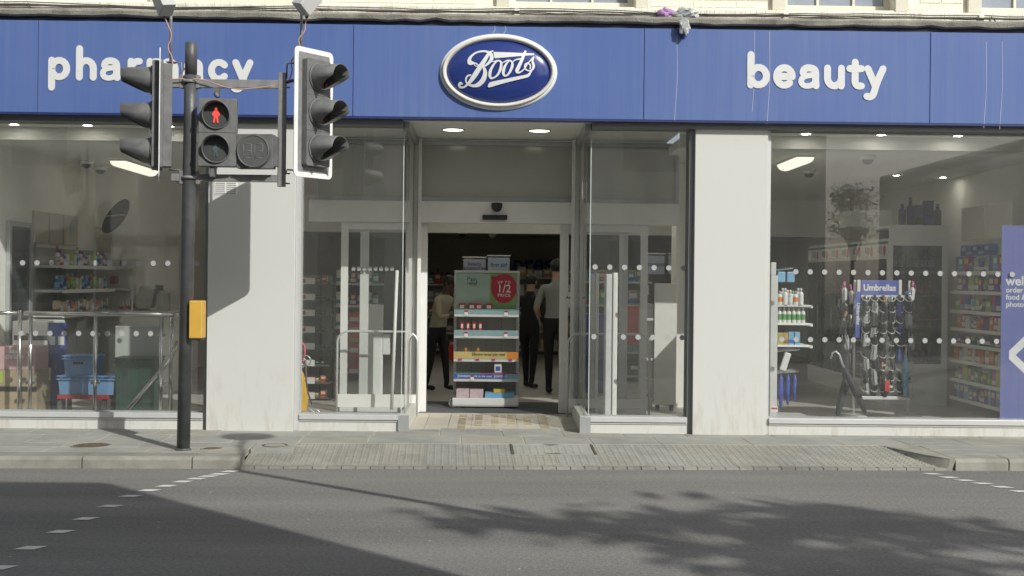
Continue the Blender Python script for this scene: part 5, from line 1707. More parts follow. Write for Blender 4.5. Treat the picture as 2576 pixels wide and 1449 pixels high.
# boxes, freezer, crates
def crates():
    Y = 13.48
    x0, x1, z0, z1 = rc(-20, 873, 87, 930, Y)
    x0b, x1b, z0b, z1b = rc(-30, 931, 92, 1030, Y)
    b2 = thing('cardboard_box', ((x0b + x1b) / 2, Y, ZF), 'brown cardboard box under the pink box by the window edge', 'box')
    bx('carton', mat('brown_card', (.36, .29, .19), .85, var=.1), b2, x0b, x1b, Y, Y + .42, ZF, z1b - .002, .006)
    bx('tape', BLACK, b2, x0b, x1b + .001, Y - .0015, Y, fz(30, 985, Y), fz(30, 972, Y))
    bx('green_label', pm('lime'), b2, fx(0, Y), fx(9, Y), Y - .002, Y, fz(5, 962, Y), fz(5, 935, Y))
    b1 = thing('pink_box', ((x0 + x1) / 2, Y, z1b), 'pink drinks box with white lettering on the brown box', 'box')
    bx('carton', mat('pink_card', (.54, .35, .36), .7, var=.05), b1, x0, x1, Y + .02, Y + .42, z1b, z1, .006)
    text('lettering', 'evian', PAPER, (fx(12, Y), Y + .018, fz(20, 903, Y)), .10, b1, bold=.001)
    mb = MB()
    c = at(32, 884, Y)
    for i in (-1, 0, 1):
        w = .018 + (.006 if i == 0 else 0)
        mb.add([(c.x + i * .028 - w, Y + .0185, c.z - .02), (c.x + i * .028 + w, Y + .0185, c.z - .02), (c.x + i * .028, Y + .0185, c.z + w)], [(0, 1, 2)])
    mb.build('emblem', PAPER, b1)
    Y = 14.0
    fr = thing('white_cabinet', (fx(90, Y), Y, ZF), 'white appliance cabinet with dark band behind the pink box', 'cabinet')
    x0, x1, z0, z1 = rc(30, 808, 120, 1000, Y)
    bx('body', WHITE, fr, x0, x1, Y, Y + .55, ZF, z1, .01)
    bx('band', DARKIN, fr, x0 + .02, x1 - .004, Y - .003, Y, fz(80, 856, Y), fz(80, 844, Y))
    pn = thing('blue_display_stand', (fx(140, Y), Y, ZF), 'leaning blue display panel with two white stickers beside the appliance cabinet', 'display stand')
    x0, x1, z0, z1 = rc(119, 812, 163, 1010, Y)
    bx('panel', BLUEP, pn, x0 + .004, x1, Y + .01, Y + .05, ZF, z1, .003)
    for a in (122, 145):
        q = rc(a, 846, a + 16, 868, Y)
        bx('sticker', PAPER, pn, q[0], q[1], Y + .006, Y + .01, q[2], q[3])
    MB().tube([at(121, 858, 13.95), at(146, 962, 13.9), at(147, 985, 13.88)], .010, 6).build('x', BLACK).name = 'tmpbroom'
    br = bpy.data.objects['tmpbroom']; br.name = 'broom_handle'
    tag(br, 'thin black handle leaning across the blue display panel', 'handle')
    # crates on dolly
    Y = 13.40
    CB = mat('blue_crate_plastic', (.20, .36, .62), .45, var=.08)
    CG = mat('dark_green_crate_plastic', (.018, .075, .05), .5, var=.1)
    dy = thing('dolly', (fx(212, Y), Y + .2, ZF), 'red wheeled dolly under the blue crates', 'dolly')
    x0, x1, z0, z1 = rc(143, 994, 272, 1004, Y)
    zd = z1
    bx('deck', pm('red'), dy, x0, x1, Y, Y + .4, z0, z1, .004)
    for px in (150, 262):
        for yy in (Y + .05, Y + .35):
            xx = fx(px, Y)
            w = MB(); w.cyl((xx - .015, yy, ZF + .045), (xx + .015, yy, ZF + .045), .045, 14)
            w.box(xx - .02, xx + .02, yy - .02, yy + .02, ZF + .075, z0)
            w.build('castor', DARKIN, dy)
    def crate(x0, x1, y0, y1, z0, z1, m, lab, holes=False, lid=True):
        t = thing('crate', ((x0 + x1) / 2, (y0 + y1) / 2, z0), lab, 'crate')
        mb = MB()
        e = .012
        mb.prism([(x0 + .02, z0), (x1 - .02, z0), (x1, z1 - .002), (x0, z1 - .002)], y0 + .01, y0 + .02)
        mb.prism([(x0 + .02, z0), (x1 - .02, z0), (x1, z1 - .002), (x0, z1 - .002)], y1 - .02, y1 - .01)
        mb.prism([(x0 + .02, z0), (x0 + .03, z0), (x0 + .01, z1 - .002), (x0, z1 - .002)], y0 + .02, y1 - .02)
        mb.prism([(x1 - .03, z0), (x1 - .02, z0), (x1, z1 - .002), (x1 - .01, z1 - .002)], y0 + .02, y1 - .02)
        mb.box(x0 + .03, x1 - .03, y0 + .02, y1 - .02, z0, z0 + .01)
        body = mb.build('body', m, t)
        r = MB()
        r.box(x0 - .012, x1 + .012, y0 - .012, y1 + .012, z1 - .045, z1 - .032)
        r.box(x0 - .015, x1 + .015, y0 - .015, y1 + .015, z1 - .012, z1)
        for i in range(7):
            xx = x0 + (x1 - x0) * (i + .5) / 7
            r.box(xx - .006, xx + .006, y0 - .010, y0 + .01, z1 - .03, z1 - .013)
        r.build('rim', m, t, .003)
        if holes:
            h = MB()
            for i in range(9):
                for j in range(18):
                    if i == 4: continue
                    xx = x0 + .035 + (x1 - x0 - .09) * i / 8
                    zz = z0 + .03 + (z1 - z0 - .1) * j / 17
                    s_ = 1 if (i % 2) else -1
                    h.add([(xx, y0 + .007, zz), (xx + .02, y0 + .007, zz + .008 * s_), (xx + .02, y0 + .007, zz + .008 * s_ + .012), (xx, y0 + .007, zz + .012)], [(0, 1, 2, 3)])
            h.build('hand_holes', BLACK, body)
        return t
    x0, x1, z0, z1 = rc(143, 946, 287, 992, Y)
    crate(x0, x1, Y + .02, Y + .38, zd + .002, z1, CB, 'wide blue plastic crate on the red dolly')
    zz = z1
    x0, x1, z0, z1 = rc(155, 895, 236, 946, Y)
    t = crate(x0, x1, Y + .04, Y + .36, zz + .002, z1, CB, 'smaller blue plastic crate on top of the wide one')
    q = rc(180, 911, 206, 917, Y)
    sl = MB()
    for i in range(4):
        w = (q[1] - q[0]) / 4
        sl.box(q[0] + i * w + .004, q[0] + (i + 1) * w - .004, Y + .043, Y + .0475, q[2], q[3])
    sl.build('slots', BLACK, t)
    x0, x1, z0, z1 = rc(290, 900, 391, 1032, Y)
    crate(x0, x1, Y - .02, Y + .33, ZF, z1, CG, 'tall dark green perforated crate behind the ramp rail', True)
    Y = 13.85
    x0, x1, z0, z1 = rc(288, 820, 403, 1010, Y)
    o = bx('board', mat('off_white_board', (.50, .51, .47), .55, var=.03), None, x0, x1, Y, Y + .03, ZF, z1, .012)
    tag(o, 'plain off-white board standing behind the green crate', 'board')
crates()

# ------------------------------------------------------------------ narrow window by the vented pillar: rack, screens
def wire_rack():
    Y = 15.6
    t = thing('wire_rack', (fx(795, Y), Y, ZF), 'dark wire rack with white promotion tickets inside the narrow window', 'rack')
    x0, x1 = fx(735, Y), fx(832, Y)
    zt = fz(790, 692, Y)
    bk = mat('grey_back_panel', (.38, .38, .35), .6)
    bx('back_panel', bk, t, x0, x1, Y + .36, Y + .38, ZF, zt)
    for x in (x0, (x0 + x1) / 2 + .08, x1):
        bx('upright', DARKIN, t, x - .012, x + .012, Y + .33, Y + .36, ZF, zt + .02)
    lv = [712, 752, 792, 834, 876, 918, 962, 1000]
    for k, py in enumerate(lv):
        z = fz(790, py, Y)
        s = bx('shelf', DARKIN, t, x0, x1, Y, Y + .34, z - .02, z)
        q = rc(756, py - 13, 792, py + 3, Y)
        tk = bx('ticket', PAPER, s, q[0], q[1], Y - .012, Y - .006, q[2], q[3])
        c = MB()
        rr = (q[3] - q[2]) * .34
        c.add([(q[0] + rr * 1.5 + rr * math.cos(a), Y - .0135, (q[2] + q[3]) / 2 + rr * math.sin(a)) for a in [2 * PI * i / 14 for i in range(14)]], [tuple(range(14))])
        c.build('price_spot', pm('red'), s)
        mes = [carton(.07, .05, .07, 'red', 'white'), carton(.06, .05, .06, 'brown', 'gold'), carton(.07, .05, .08, 'orange', 'red')] if k in (0, 6, 7) else [carton(.07, .05, .04, 'grey', 'black', 'grey'), carton(.06, .05, .045, 'darkgreen', 'black', 'grey'), carton(.05, .05, .05, 'black', 'darkgreen', 'grey')]
        rowx(mes, 'snack_pack', x0 + .2, x1 - .02, Y + .1, z, .012, 'small {{}} on the dark wire rack, shelf %s from the top, {{}} along'.replace('{{}}', '{}') % ('one', 'two', 'three', 'four', 'five', 'six', 'seven', 'eight')[k], 'snack pack', 'snacks on the wire rack')
wire_rack()
def wet_sign():
    Y = 13.15
    t = thing('wet_floor_sign', (fx(762, Y), Y, ZF), 'folded yellow wet floor sign in the narrow window corner', 'floor sign')
    YL = mat('yellow_sign_plastic', (.68, .40, .04), .4, var=.05)
    p = [at(a, b_, Y) for a, b_ in ((751, 1034), (767, 1034), (772, 1005), (761, 940), (753, 926))]
    mb = MB(); mb.prism([(q.x, max(q.z, ZF)) for q in p], Y, Y + .02); mb.build('front_leaf', YL, t, .004)
    mb = MB(); mb.prism([(q.x + .006, max(q.z - .01, ZF)) for q in p], Y + .05, Y + .07); mb.build('rear_leaf', YL, t, .004)
wet_sign()
def basket_stack():
    Y = 13.5
    t = thing('shopping_trolley', (fx(775, Y), Y, ZF), 'pink handled basket trolley with grey wheels in the narrow window corner', 'trolley')
    MB().tube([at(752, 868, Y), at(760, 862, Y), at(766, 870, Y), at(767, 890, Y), at(760, 905, Y)], .012, 8).build('handle', mat('pink_handle', (.62, .12, .16), .4), t)
    for px, py in ((757, 912), (768, 908)):
        c = at(px, py, Y)
        MB().tube([(c.x + .055 * math.cos(a), Y + .02 * (px - 757) / 11, c.z + .055 * math.sin(a)) for a in [2 * PI * i / 20 for i in range(20)]], .009, 6, closed=True).build('ring', SILVER, t)
    for px in (778, 793):
        c = at(px, 1026, Y)
        MB().tube([(c.x + .05 * math.cos(a), Y, ZF + .06 + .05 * math.sin(a)) for a in [2 * PI * i / 20 for i in range(20)]], .014, 6, closed=True).build('wheel', SILVER, t)
    MB().tube([at(768, 905, Y), at(772, 980, Y), at(785, 1018, Y)], .011, 6).build('frame', DARKIN, t)
basket_stack()
# rounded tube guard screens either side of the door
def guard(px0, px1, py0, py1, Y, lab, kick):
    t = thing('guard_screen', (fx((px0 + px1) / 2, Y), Y, ZF), lab, 'guard screen')
    x0, x1 = fx(px0, Y, 900), fx(px1, Y, 900)
    zt = fz((px0 + px1) / 2, py0, Y)
    r = .13
    pts = [(x0, Y, ZF)] + [(x0 + r - r * math.cos(a), Y, zt - r + r * math.sin(a)) for a in [PI / 2 * i / 8 for i in range(9)]] + [(x1 - r + r * math.sin(a), Y, zt - r + r * math.cos(a)) for a in [PI / 2 * i / 8 for i in range(9)]] + [(x1, Y, ZF)]
    MB().tube(pts, .014, 10).build('tube_frame', SILVERW, t)
    bx('pane', GLASSI, t, x0 + .012, x1 - .012, Y - .003, Y + .003, ZF + .2, zt - .03)
    bx('kick_panel', WHITE, t, x0 + .012, x1 - .012, Y - .01, Y + .01, fz(px0, kick[1], Y), fz(px0, kick[0], Y), .003)
    return t
guard(848, 1050, 834, 1040, YD - .28, 'rounded tube guard screen beside the door, vented pillar side', (991, 1024))
guard(1428, 1634, 840, 1040, YD - .28, 'rounded tube guard screen beside the door, plain pillar side', (1003, 1026))
# door return handles: tall slim bars
def sec_post(px0, px1, py0, py1, Y, lab, solid):
    t = thing('security_post', (fx((px0 + px1) / 2, Y), Y, ZF), lab, 'security gate')
    x0, x1, z0, z1 = rc(px0, py0, px1, py1, Y)
    w = (x1 - x0)
    bx('spine', WHITE, t, x1 - w * .42, x1, Y, Y + .28, ZF, z1, .012)
    bx('antenna_panel', mat('pale_antenna_plastic', (.62, .63, .62), .3, var=.12, scale=9), t, x0, x1 - w * .44, Y + .02, Y + .26, ZF + .03, z1 - .015, .008)
    bx('foot', SILVER, t, x0 - .02, x1 + .02, Y - .03, Y + .31, ZF, ZF + .05, .01)
sec_post(1487, 1506, 686, 1020, 14.02, 'slimmer white security gate post nearest the open doorway', True)
sec_post(1524, 1553, 686, 1046, 13.45, 'wider white security gate post behind the narrow dotted window', True)
t = thing('slim_post', (fx(990, 13.7), 13.7, ZF), 'slim pale vertical bar beside the doorway behind the narrow window', 'bar')
MB().tube([at(985, 1030, 13.7), at(999, 680, 13.7)], .019, 10).build('bar', WHITE, t)
# white leaflet totem and red hanging strip
def totem():
    Y = 15.3
    x0, x1, z0, z1 = rc(923, 766, 963, 1000, Y)
    t = thing('white_totem', ((x0 + x1) / 2, Y, ZF), 'white rounded totem behind the guard screen', 'totem')
    bx('panel', WHITE, t, x0, x1, Y, Y + .05, ZF, z1, .022)
    q = rc(963, 842, 980, 892, Y)
    bx('side_box', WHITE, t, q[0], q[1], Y + .002, Y + .12, q[2], q[3], .006)
    q = rc(876, 786, 905, 942, 17.0)
    s = thing('clip_strip', ((q[0] + q[1]) / 2, 17.0, q[2]), 'hanging red strip of small packs behind the guard screen', 'clip strip')
    bx('backing', pm('red'), s, q[0], q[1], 17.0, 17.01, q[2], q[3])
    for i in range(6):
        h = (q[3] - q[2]) / 6
        mb = MB(); mb.box(q[0] + .02, q[1] - .02, 16.96, 16.998, q[2] + i * h + .02, q[2] + i * h + h * .55); mb.build('pack', pm(['silver', 'brown', 'white', 'gold', 'silver', 'cream'][i]), s, .006)
    # gondola behind
    g = thing('gondola', (fx(890, 18.5), 18.5, ZF), 'dark shelving run deep behind the guard screen', 'shelving')
    x0, x1 = fx(842, 18.5), fx(960, 18.5)
    bx('back', DARKIN, g, x0, x1, 18.9, 18.95, ZF, 1.75)
    pk = MB(); pk.pmats = []
    for k in range(5):
        z = ZF + .15 + k * .33
        bx('shelf', SHELFM, g, x0, x1, 18.5, 18.9, z - .03, z)
        pack_stuff([carton(.09, .06, .2, 'white', 'teal'), bottle(.04, .2, 'teal', 'white', 'black'), carton(.08, .06, .18, 'red', 'white'), carton(.1, .06, .15, 'grey', 'blue')], x0 + .02, x1 - .02, 18.56, z, .02, pk)
    tag(pk.build('stock', pk.pmats, g), kind='stuff')
totem()
# ------------------------------------------------------------------ doorway: wheeled display stand
def display_stand():
    Y = 14.88
    t = thing('display_stand', (fx(1222, Y), Y + .2, ZF), 'grey wheeled shelf stand with green and red pain relief header in the doorway', 'display stand')
    x0, x1 = fx(1146, Y, 850), fx(1300, Y, 850)
    zt = fz(1222, 686, Y)
    GM = mat('grey_perforated_panel', (.40, .40, .38), .5, .2, var=.06)
    zb = fz(1222, 1012, Y)
    bk = bx('back_panel', GM, t, x0, x1, Y + .40, Y + .42, zb, zt)
    for i in (1, 2, 3):
        x = x0 + (x1 - x0) * i / 4
        mb = MB()
        for j in range(34):
            z = zb + (zt - zb) * (j + .5) / 34
            mb.box(x - .003, x + .003, Y + .3985, Y + .3995, z - .009, z + .009)
        mb.build('slot_strip', BLACK, bk)
    up = MB()
    up.box(x1 - .0, x1 + .035, Y + .36, Y + .44, ZF + .09, zt + .02)
    up.box(x0 - .035, x0, Y + .36, Y + .44, ZF + .09, zt + .02)
    up.build('upright', SHELFM, t)
    bx('top_bar', WALLIN, t, x0 - .03, x1 + .03, Y + .3, Y + .45, zt, zt + .028)
    # header card
    hx0, hx1, hz0, hz1 = x0, x1 - .01, fz(1222, 779, Y), zt - .01
    hd = bx('header_card', mat('pale_green_card', (.34, .46, .38), .55, var=.05, scale=2), t, hx0, hx1, Y + .05, Y + .056, hz0, hz1)
    gx = hx0 + (hx1 - hx0) * .56
    bx('green_block', mat('mid_green_card', (.20, .35, .13), .55), hd, gx, hx1, Y + .0475, Y + .05, hz0, hz1)
    c = at(1266, 726, Y + .045)
    mb = MB()
    n = 36
    rx, rz = .158, .178
    pts = []
    for i in range(n):
        a = 2 * PI * i / n
        x = c.x + rx * math.cos(a) * (1.0 + .10 * math.sin(a + .6)); z = c.z + rz * math.sin(a) * (1 + .05 * math.cos(a))
        pts.append((min(x, hx1 - .002), Y + .0455, min(z, hz1 - .002)))
    mb.add(pts, [tuple(range(n))])
    mb.build('red_roundel', mat('crimson_print', (.42, .03, .055), .5), hd)
    yt = Y + .0445
    W_ = PAPER
    text('lettering', 'UP TO', W_, (c.x + .01, yt, c.z + .062), .046, hd, align='CENTER', ext=.0004, bold=.0006, space=1.25)
    text('lettering', '1/2', W_, (c.x + .01, yt, c.z - .045), .135, hd, align='CENTER', ext=.0004, bold=.0012)
    text('lettering', 'PRICE', W_, (c.x + .01, yt, c.z - .098), .050, hd, align='CENTER', ext=.0004, bold=.0008, space=1.25)
    q = rc(1236, 695, 1252, 706, Y)
    bx('red_flag', mat('crimson_print', (.42, .03, .055), .5), hd, q[0], q[1], Y + .044, Y + .0465, q[2], q[3])
    DG = mat('dark_green_print', (.04, .10, .09), .6)
    p = at(1187, 707, Y)
    text('lettering', 'Pain', DG, (p.x, yt + .003, p.z), .074, hd, align='CENTER', ext=.0004, bold=.0002)
    p = at(1187, 716.5, Y)
    text('lettering', 'relief', DG, (p.x, yt + .003, p.z), .062, hd, align='CENTER', ext=.0004, bold=.0004)
    q = rc(1172, 719, 1202, 720.4, Y)
    bx('rule', pm('gold'), hd, q[0], q[1], Y + .0475, Y + .05, q[2], q[3])
    SKY = mat('pale_blue_strip', (.24, .37, .39), .5, var=.05)
    shelves = [(784, SKY, None), (838, SKY, None), (897, mat('dull_yellow_strip', (.52, .42, .16), .5), 'Effective herbal pain relief'), (947, BLUEP, None)]
    for k, (py, sm_, tx) in enumerate(shelves):
        z = fz(1222, py + 4, Y)
        s = bx('shelf', SHELFM, t, x0 - .02, x1 + .02, Y, Y + .39, z - .045, z, .004)
        h = .062 if k != 2 else .085
        bx('edge_strip', sm_, s, x0 - .018, x1 + (.018 if k != 3 else -.14), Y - .006, Y - .001, z - .008, z - .008 + h)
        if k == 3:
            bx('edge_strip', pm('ltblue'), s, x1 - .139, x1 + .02, Y - .006, Y - .001, z - .008, z + .05)
            bx('edge_line', pm('green'), s, x0 - .018, x0 + .3, Y - .0065, Y - .001, z + .054, z + .063)
            bx('edge_line', pm('red'), s, x0 + .301, x1 + .018, Y - .0065, Y - .001, z + .054, z + .063)
            text('lettering', 'Jointace', PAPER, (x0 + .03, Y - .008, z + .010), .05, s, ext=.0003)
            text('lettering', 'life to the max!', PAPER, (x0 + .225, Y - .008, z + .010), .036, s, ext=.0003)
            text('lettering', 'Jointace', PAPER, (x0 + .47, Y - .008, z + .010), .05, s, ext=.0003)
        if tx:
            text('lettering', tx, DKT, (x0 + .20, Y - .008, z + .030), .052, s, ext=.0003, bold=.0006, width=.40)
            bx('edge_strip', pm('orange'), s, x0 + .62, x1 + .0185, Y - .0075, Y - .0065, z - .007, z + .076)
        for fx_ in ((.17, .82) if k < 2 else (.08, .36, .62, .9) if k == 2 else (.28,)):
            xx = x0 + (x1 - x0) * fx_
            tk = bx('ticket', PAPER if k != 2 else pm('magenta'), s, xx - .022, xx + .022, Y - .010, Y - .0085, z - .03, z + (.03 if k != 2 else -.005))
            if k != 2: bx('ticket_head', mat('crimson_print', (.42, .03, .055), .5), s, xx - .022, xx + .022, Y - .0108, Y - .0101, z + .012, z + .032)
        zz = z
        if k == 0:
            for fr in (.10, .26, .38, .54):
                stock(carton(.078, .04, .118, 'red', 'ltblue', 'white'), 'medicine_box', (x0 + (x1 - x0) * fr, Y + .02, zz), 'small red and blue medicine box under the header card, %s from the pale wheel side' % ORD[(.10, .26, .38, .54).index(fr)], 'medicine box', 'boxes on the top shelf of the stand')
        if k == 1:
            for fr in (.10, .20, .30, .40):
                stock(carton(.036, .03, .15, 'red', 'red', 'white'), 'medicine_box', (x0 + (x1 - x0) * fr, Y + .1, zz), 'narrow upright red medicine box on the second stand shelf, %s from the pale wheel side' % ORD[(.10, .20, .30, .40).index(fr)], 'medicine box', 'boxes on the second shelf of the stand')
        if k == 2:
            for fr in (.17, .37):
                stock(carton(.03, .02, .12, 'orange', 'orange', 'orange'), 'carton', (x0 + (x1 - x0) * fr, Y + .05, zz), 'orange box end above the yellow shelf strip, %s' % ('nearer the pale wheel side' if fr < .2 else 'nearer the middle'), 'carton', 'orange ends behind the yellow strip')
        if k == 3:
            stock(carton(.085, .04, .17, 'white', 'orange', 'blue'), 'carton', (x0 + (x1 - x0) * .70, Y + .06, zz), 'single blue and white carton standing on the fourth shelf', 'carton', None)
    zb0 = fz(1222, 1001, Y)
    base = bx('base_shelf', WHITE, t, x0 - .03, x1 + .03, Y - .04, Y + .42, zb0 - .085, zb0, .006)
    bx('base_plinth', SHELFM, base, x0 - .025, x1 + .025, Y - .035, Y + .41, zb0 - .10, zb0 - .045)
    def tray(a, b_, h, m, lab):
        o = bx('tray', m, None, x0 + (x1 - x0) * a, x0 + (x1 - x0) * b_, Y - .01, Y + .2, zb0 + .001, zb0 + h, .004)
        return tag(o, lab, 'carton')
    tray(.02, .23, .105, mat('pink_white_pack', (.58, .46, .48), .5, var=.2, scale=14), 'pink and white carton on the base shelf, at the end by the pale wheel')
    tray(.24, .46, .10, mat('pink_white_pack', (.58, .46, .48), .5), 'pink and white carton on the base shelf, beside the blue tray')
    tray(.49, .97, .065, pm('ltblue'), 'long light blue tray on the base shelf of the stand')
    o = bx('carton', pm('yellow'), None, x0 + (x1 - x0) * .63, x0 + (x1 - x0) * .82, Y + .01, Y + .1, zb0 + .0665, zb0 + .105, .003)
    tag(o, 'flat yellow carton lying on the light blue tray', 'carton')
    for k, (px, Yw) in enumerate(((1139, Y), (1165, Y + .3), (1291, Y), (1275, Y + .3))):
        c = at(px, 1017, Yw)
        mb = MB()
        m = [mat('pale_wheel', (.55, .55, .53), .5), DARKIN][0 if k == 0 else 1]
        mb.cyl((c.x - .012, Yw, ZF + .052), (c.x + .012, Yw, ZF + .052), .05, 18)
        mb.M = None
        w = MB(Matrix.Translation((c.x, Yw, ZF + .055)) @ Matrix.Rotation(math.radians(70), 4, 'Z'))
        w.tube([(0, .043 * math.cos(a), .043 * math.sin(a)) for a in [2 * PI * i / 20 for i in range(20)]], .011, 8, closed=True)
        w.cyl((-.008, 0, 0), (.008, 0, 0), .03, 14)
        o = w.build('castor', m, t)
        f = MB(); f.box(c.x - .014, c.x + .014, Yw - .02, Yw + .02, ZF + .07, zb0 - .10); f.build('fork', SHELFM, o)
display_stand()
# hanging aisle signs
def hanging_sign(px0, py0, px1, py1, Y, lines, lab, m, tilt=0.0, zrod=None):
    x0, x1, z0, z1 = rc(px0, py0, px1, py1, Y)
    t = thing('aisle_sign', ((x0 + x1) / 2, Y, z0), lab, 'aisle sign')
    b_ = bx('board', m, t, x0, x1, Y, Y + .012, z0, z1, .012)
    for i, s_ in enumerate(lines):
        zz = (z0 + z1) / 2 + (len(lines) / 2 - i - .75) * (z1 - z0) * .28
        text('lettering', s_, NAVY, ((x0 + x1) / 2, Y - .002, zz), (z1 - z0) * .34, t, align='CENTER', ext=.0004, bold=.0006)
    bx('rail', WHITE, t, x0 - .01, x1 + .01, Y, Y + .02, z1 + .02, z1 + .035)
    for x in (x0 + .05, x1 - .05):
        bx('hook', SILVER, t, x - .003, x + .003, Y + .004, Y + .01, z1 - .002, z1 + .021)
    return t
SGN = mat('pale_blue_sign_board', (.38, .47, .58), .4, var=.03)
SGN2 = mat('pale_lilac_sign_board', (.40, .41, .47), .4, var=.03)
hanging_sign(1165, 652, 1222, 689, 17.0, ['beauty', 'accessories'], 'pale lilac aisle sign above the display stand', SGN2)
hanging_sign(1227, 648, 1282, 688, 17.0, ['first aid'], 'pale blue aisle sign with bold lettering above the display stand', SGN)
hanging_sign(1620, 643, 1672, 690, 16.4, ['vitamins'], 'blue-grey aisle sign behind the narrow dotted window', SGN)
hanging_sign(1682, 643, 1732, 690, 16.4, ['con'], 'blue-grey aisle sign half hidden at the end of the dotted window', SGN)
# dark rear of the shop
def big_text(s_, px, py, Y, size, lab, m, bold):
    p = at(px, py, Y)
    o = text('wall_lettering', s_, m, (p.x, Y - .03, p.z), size, None, ext=.012, bold=bold)
    return tag(o, lab, 'lettering')
big_text('presc', 1289, 681, YB2, .50, 'large navy wall lettering at the dark back of the shop', NAVY, .012)
big_text('checks', 1080, 703, YB2, .34, 'dim teal wall lettering behind the display stand', mat('teal_print', (.03, .10, .11), .6), .006)
def rear_shelves(px0, px1, Y, zt, lab, grp, cols, n=5):
    x0, x1 = fx(px0, Y), fx(px1, Y)
    t = thing('gondola', ((x0 + x1) / 2, Y, ZF), lab, 'shelving')
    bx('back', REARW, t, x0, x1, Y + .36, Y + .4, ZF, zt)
    pk = MB(); pk.pmats = []
    for k in range(n):
        z = ZF + .12 + (zt - ZF - .3) * k / (n - 1)
        bx('shelf', SHELFM, t, x0, x1, Y, Y + .36, z - .03, z)
        mes = [carton(random.choice([.1, .13, .16]), .08, random.choice([.14, .18, .22]), random.choice(cols), random.choice(cols)) for _ in range(9)]
        pack_stuff(mes, x0 + .02, x1 - .02, Y + .07, z, .02, pk)
    tag(pk.build('stock', pk.pmats, t), kind='stuff')
rear_shelves(1075, 1160, 25.0, 1.75, 'dim shelving run behind the cream-shirted person', 'the rear run behind the cream-shirted person', ['white', 'grey', 'teal', 'red', 'blue'])
rear_shelves(1300, 1450, 25.2, 1.9, 'dim shelving run under the large navy lettering', 'the rear run under the navy lettering', ['white', 'yellow', 'blue', 'cream', 'gold', 'white'])
rear_shelves(325, 520, 23.6, 1.75, 'dim shelving run deep behind the till', 'the rear run behind the till', ['grey', 'teal', 'brown', 'blue', 'black'])
rear_shelves(1475, 1640, 18.6, 1.85, 'shelving run with red and blue packs behind the security posts', 'the run behind the security posts', ['red', 'blue', 'grey', 'green', 'black', 'teal'])
for px, py in ((1163, 612), (1238, 610)):
    p = at(px, py, 24.0)
    t = thing('dome_camera', (p.x, 24, 2.58), 'dim dome camera on the rear ceiling above the doorway, %s' % ('over the lilac sign' if px < 1200 else 'over the bold-lettered sign'), 'security camera', 'ceiling dome cameras')
    mb = MB(); mb.ball((p.x, 24, 2.54), .07, .07, .06); mb.build('dome', BLACK if px < 1200 else WHITE, t)
    MB().lathe([(.09, -.03), (.09, -.002)], (p.x, 24, 2.58), 18).build('housing', WHITE, t)

# ------------------------------------------------------------------ people inside the shop
SKIND = mat('brown_skin', (.11, .06, .04), .55, var=.1)
SKINL = mat('pale_skin', (.42, .27, .20), .55, var=.08)
HAIR = mat('dark_hair', (.015, .013, .012), .6)
def person(name, lab, pos, yaw, H, J, zones, skin):
    """J: joints in metres for a 1.75 m body, x right, y back, z up, the person faces -y; zones: list of (test, material index)"""
    k = H / 1.75
    M = Matrix.Translation(pos) @ Matrix.Rotation(yaw, 4, 'Z') @ Matrix.Scale(k, 4)
    V, E, Rr = [], [], []
    idx = {}
    def add(n, p, r):
        idx[n] = len(V); V.append(p); Rr.append(r)
    for n, p, r in J['v']: add(n, p, r)
    for a, b_ in J['e']: E.append((idx[a], idx[b_]))
    me = bpy.data.meshes.new('body')
    me.from_pydata(V, E, [])
    o = bpy.data.objects.new('tmp', me)
    COL.objects.link(o)
    sk = o.modifiers.new('skin', 'SKIN')
    for i, v in enumerate(me.skin_vertices[0].data):
        v.radius = (Rr[i] if not isinstance(Rr[i], tuple) else Rr[i][0], Rr[i] if not isinstance(Rr[i], tuple) else Rr[i][1])
        v.use_root = (i == 0)
    su = o.modifiers.new('sub', 'SUBSURF'); su.levels = 2; su.render_levels = 2
    bpy.context.view_layer.update()
    m2 = bpy.data.meshes.new_from_object(o.evaluated_get(bpy.context.evaluated_depsgraph_get()))
    bpy.data.objects.remove(o)
    for m in zones['mats']: m2.materials.append(m)
    bmm = bmesh.new(); bmm.from_mesh(m2)
    for zc in zones.get('cuts', ()):
        bmesh.ops.bisect_plane(bmm, geom=bmm.verts[:] + bmm.edges[:] + bmm.faces[:], plane_co=(0, 0, zc), plane_no=(0, 0, 1))
    bmm.to_mesh(m2); bmm.free()
    for p in m2.polygons:
        p.use_smooth = True
        p.material_index = zones['f'](p.center)
    m2.transform(M)
    t = thing(name, pos, lab, 'person')
    ob = bpy.data.objects.new('body', m2)
    COL.objects.link(ob)
    hang(ob, t)
    h = idx['head']
    hc = Vector(V[h])
    hm = MB(M)
    hm.ball(hc + Vector((0, .015, .035)), .088, .102, .10, 16, 10)
    for i, v in enumerate(hm.v):
        pass
    hm.build('hair', HAIR, t)
    fm = MB(M)
    for sx in (-1, 1):
        fm.ball(hc + Vector((sx * .032, -.086, .01)), .012, .008, .008, 8, 5)
    fm.build('eyes', BLACK, t)
    nm = MB(M)
    nm.add([hc + Vector(p) for p in ((-.014, -.088, -.025), (.014, -.088, -.025), (0, -.115, -.022), (0, -.088, .02))], [(0, 1, 2), (0, 2, 3), (1, 3, 2)], True)
    for sx in (-1, 1):
        nm.ball(hc + Vector((sx * .083, .0, -.005)), .012, .02, .03, 8, 6)
    tag(nm.build('face_relief', skin, t), kind='stuff')
    return t
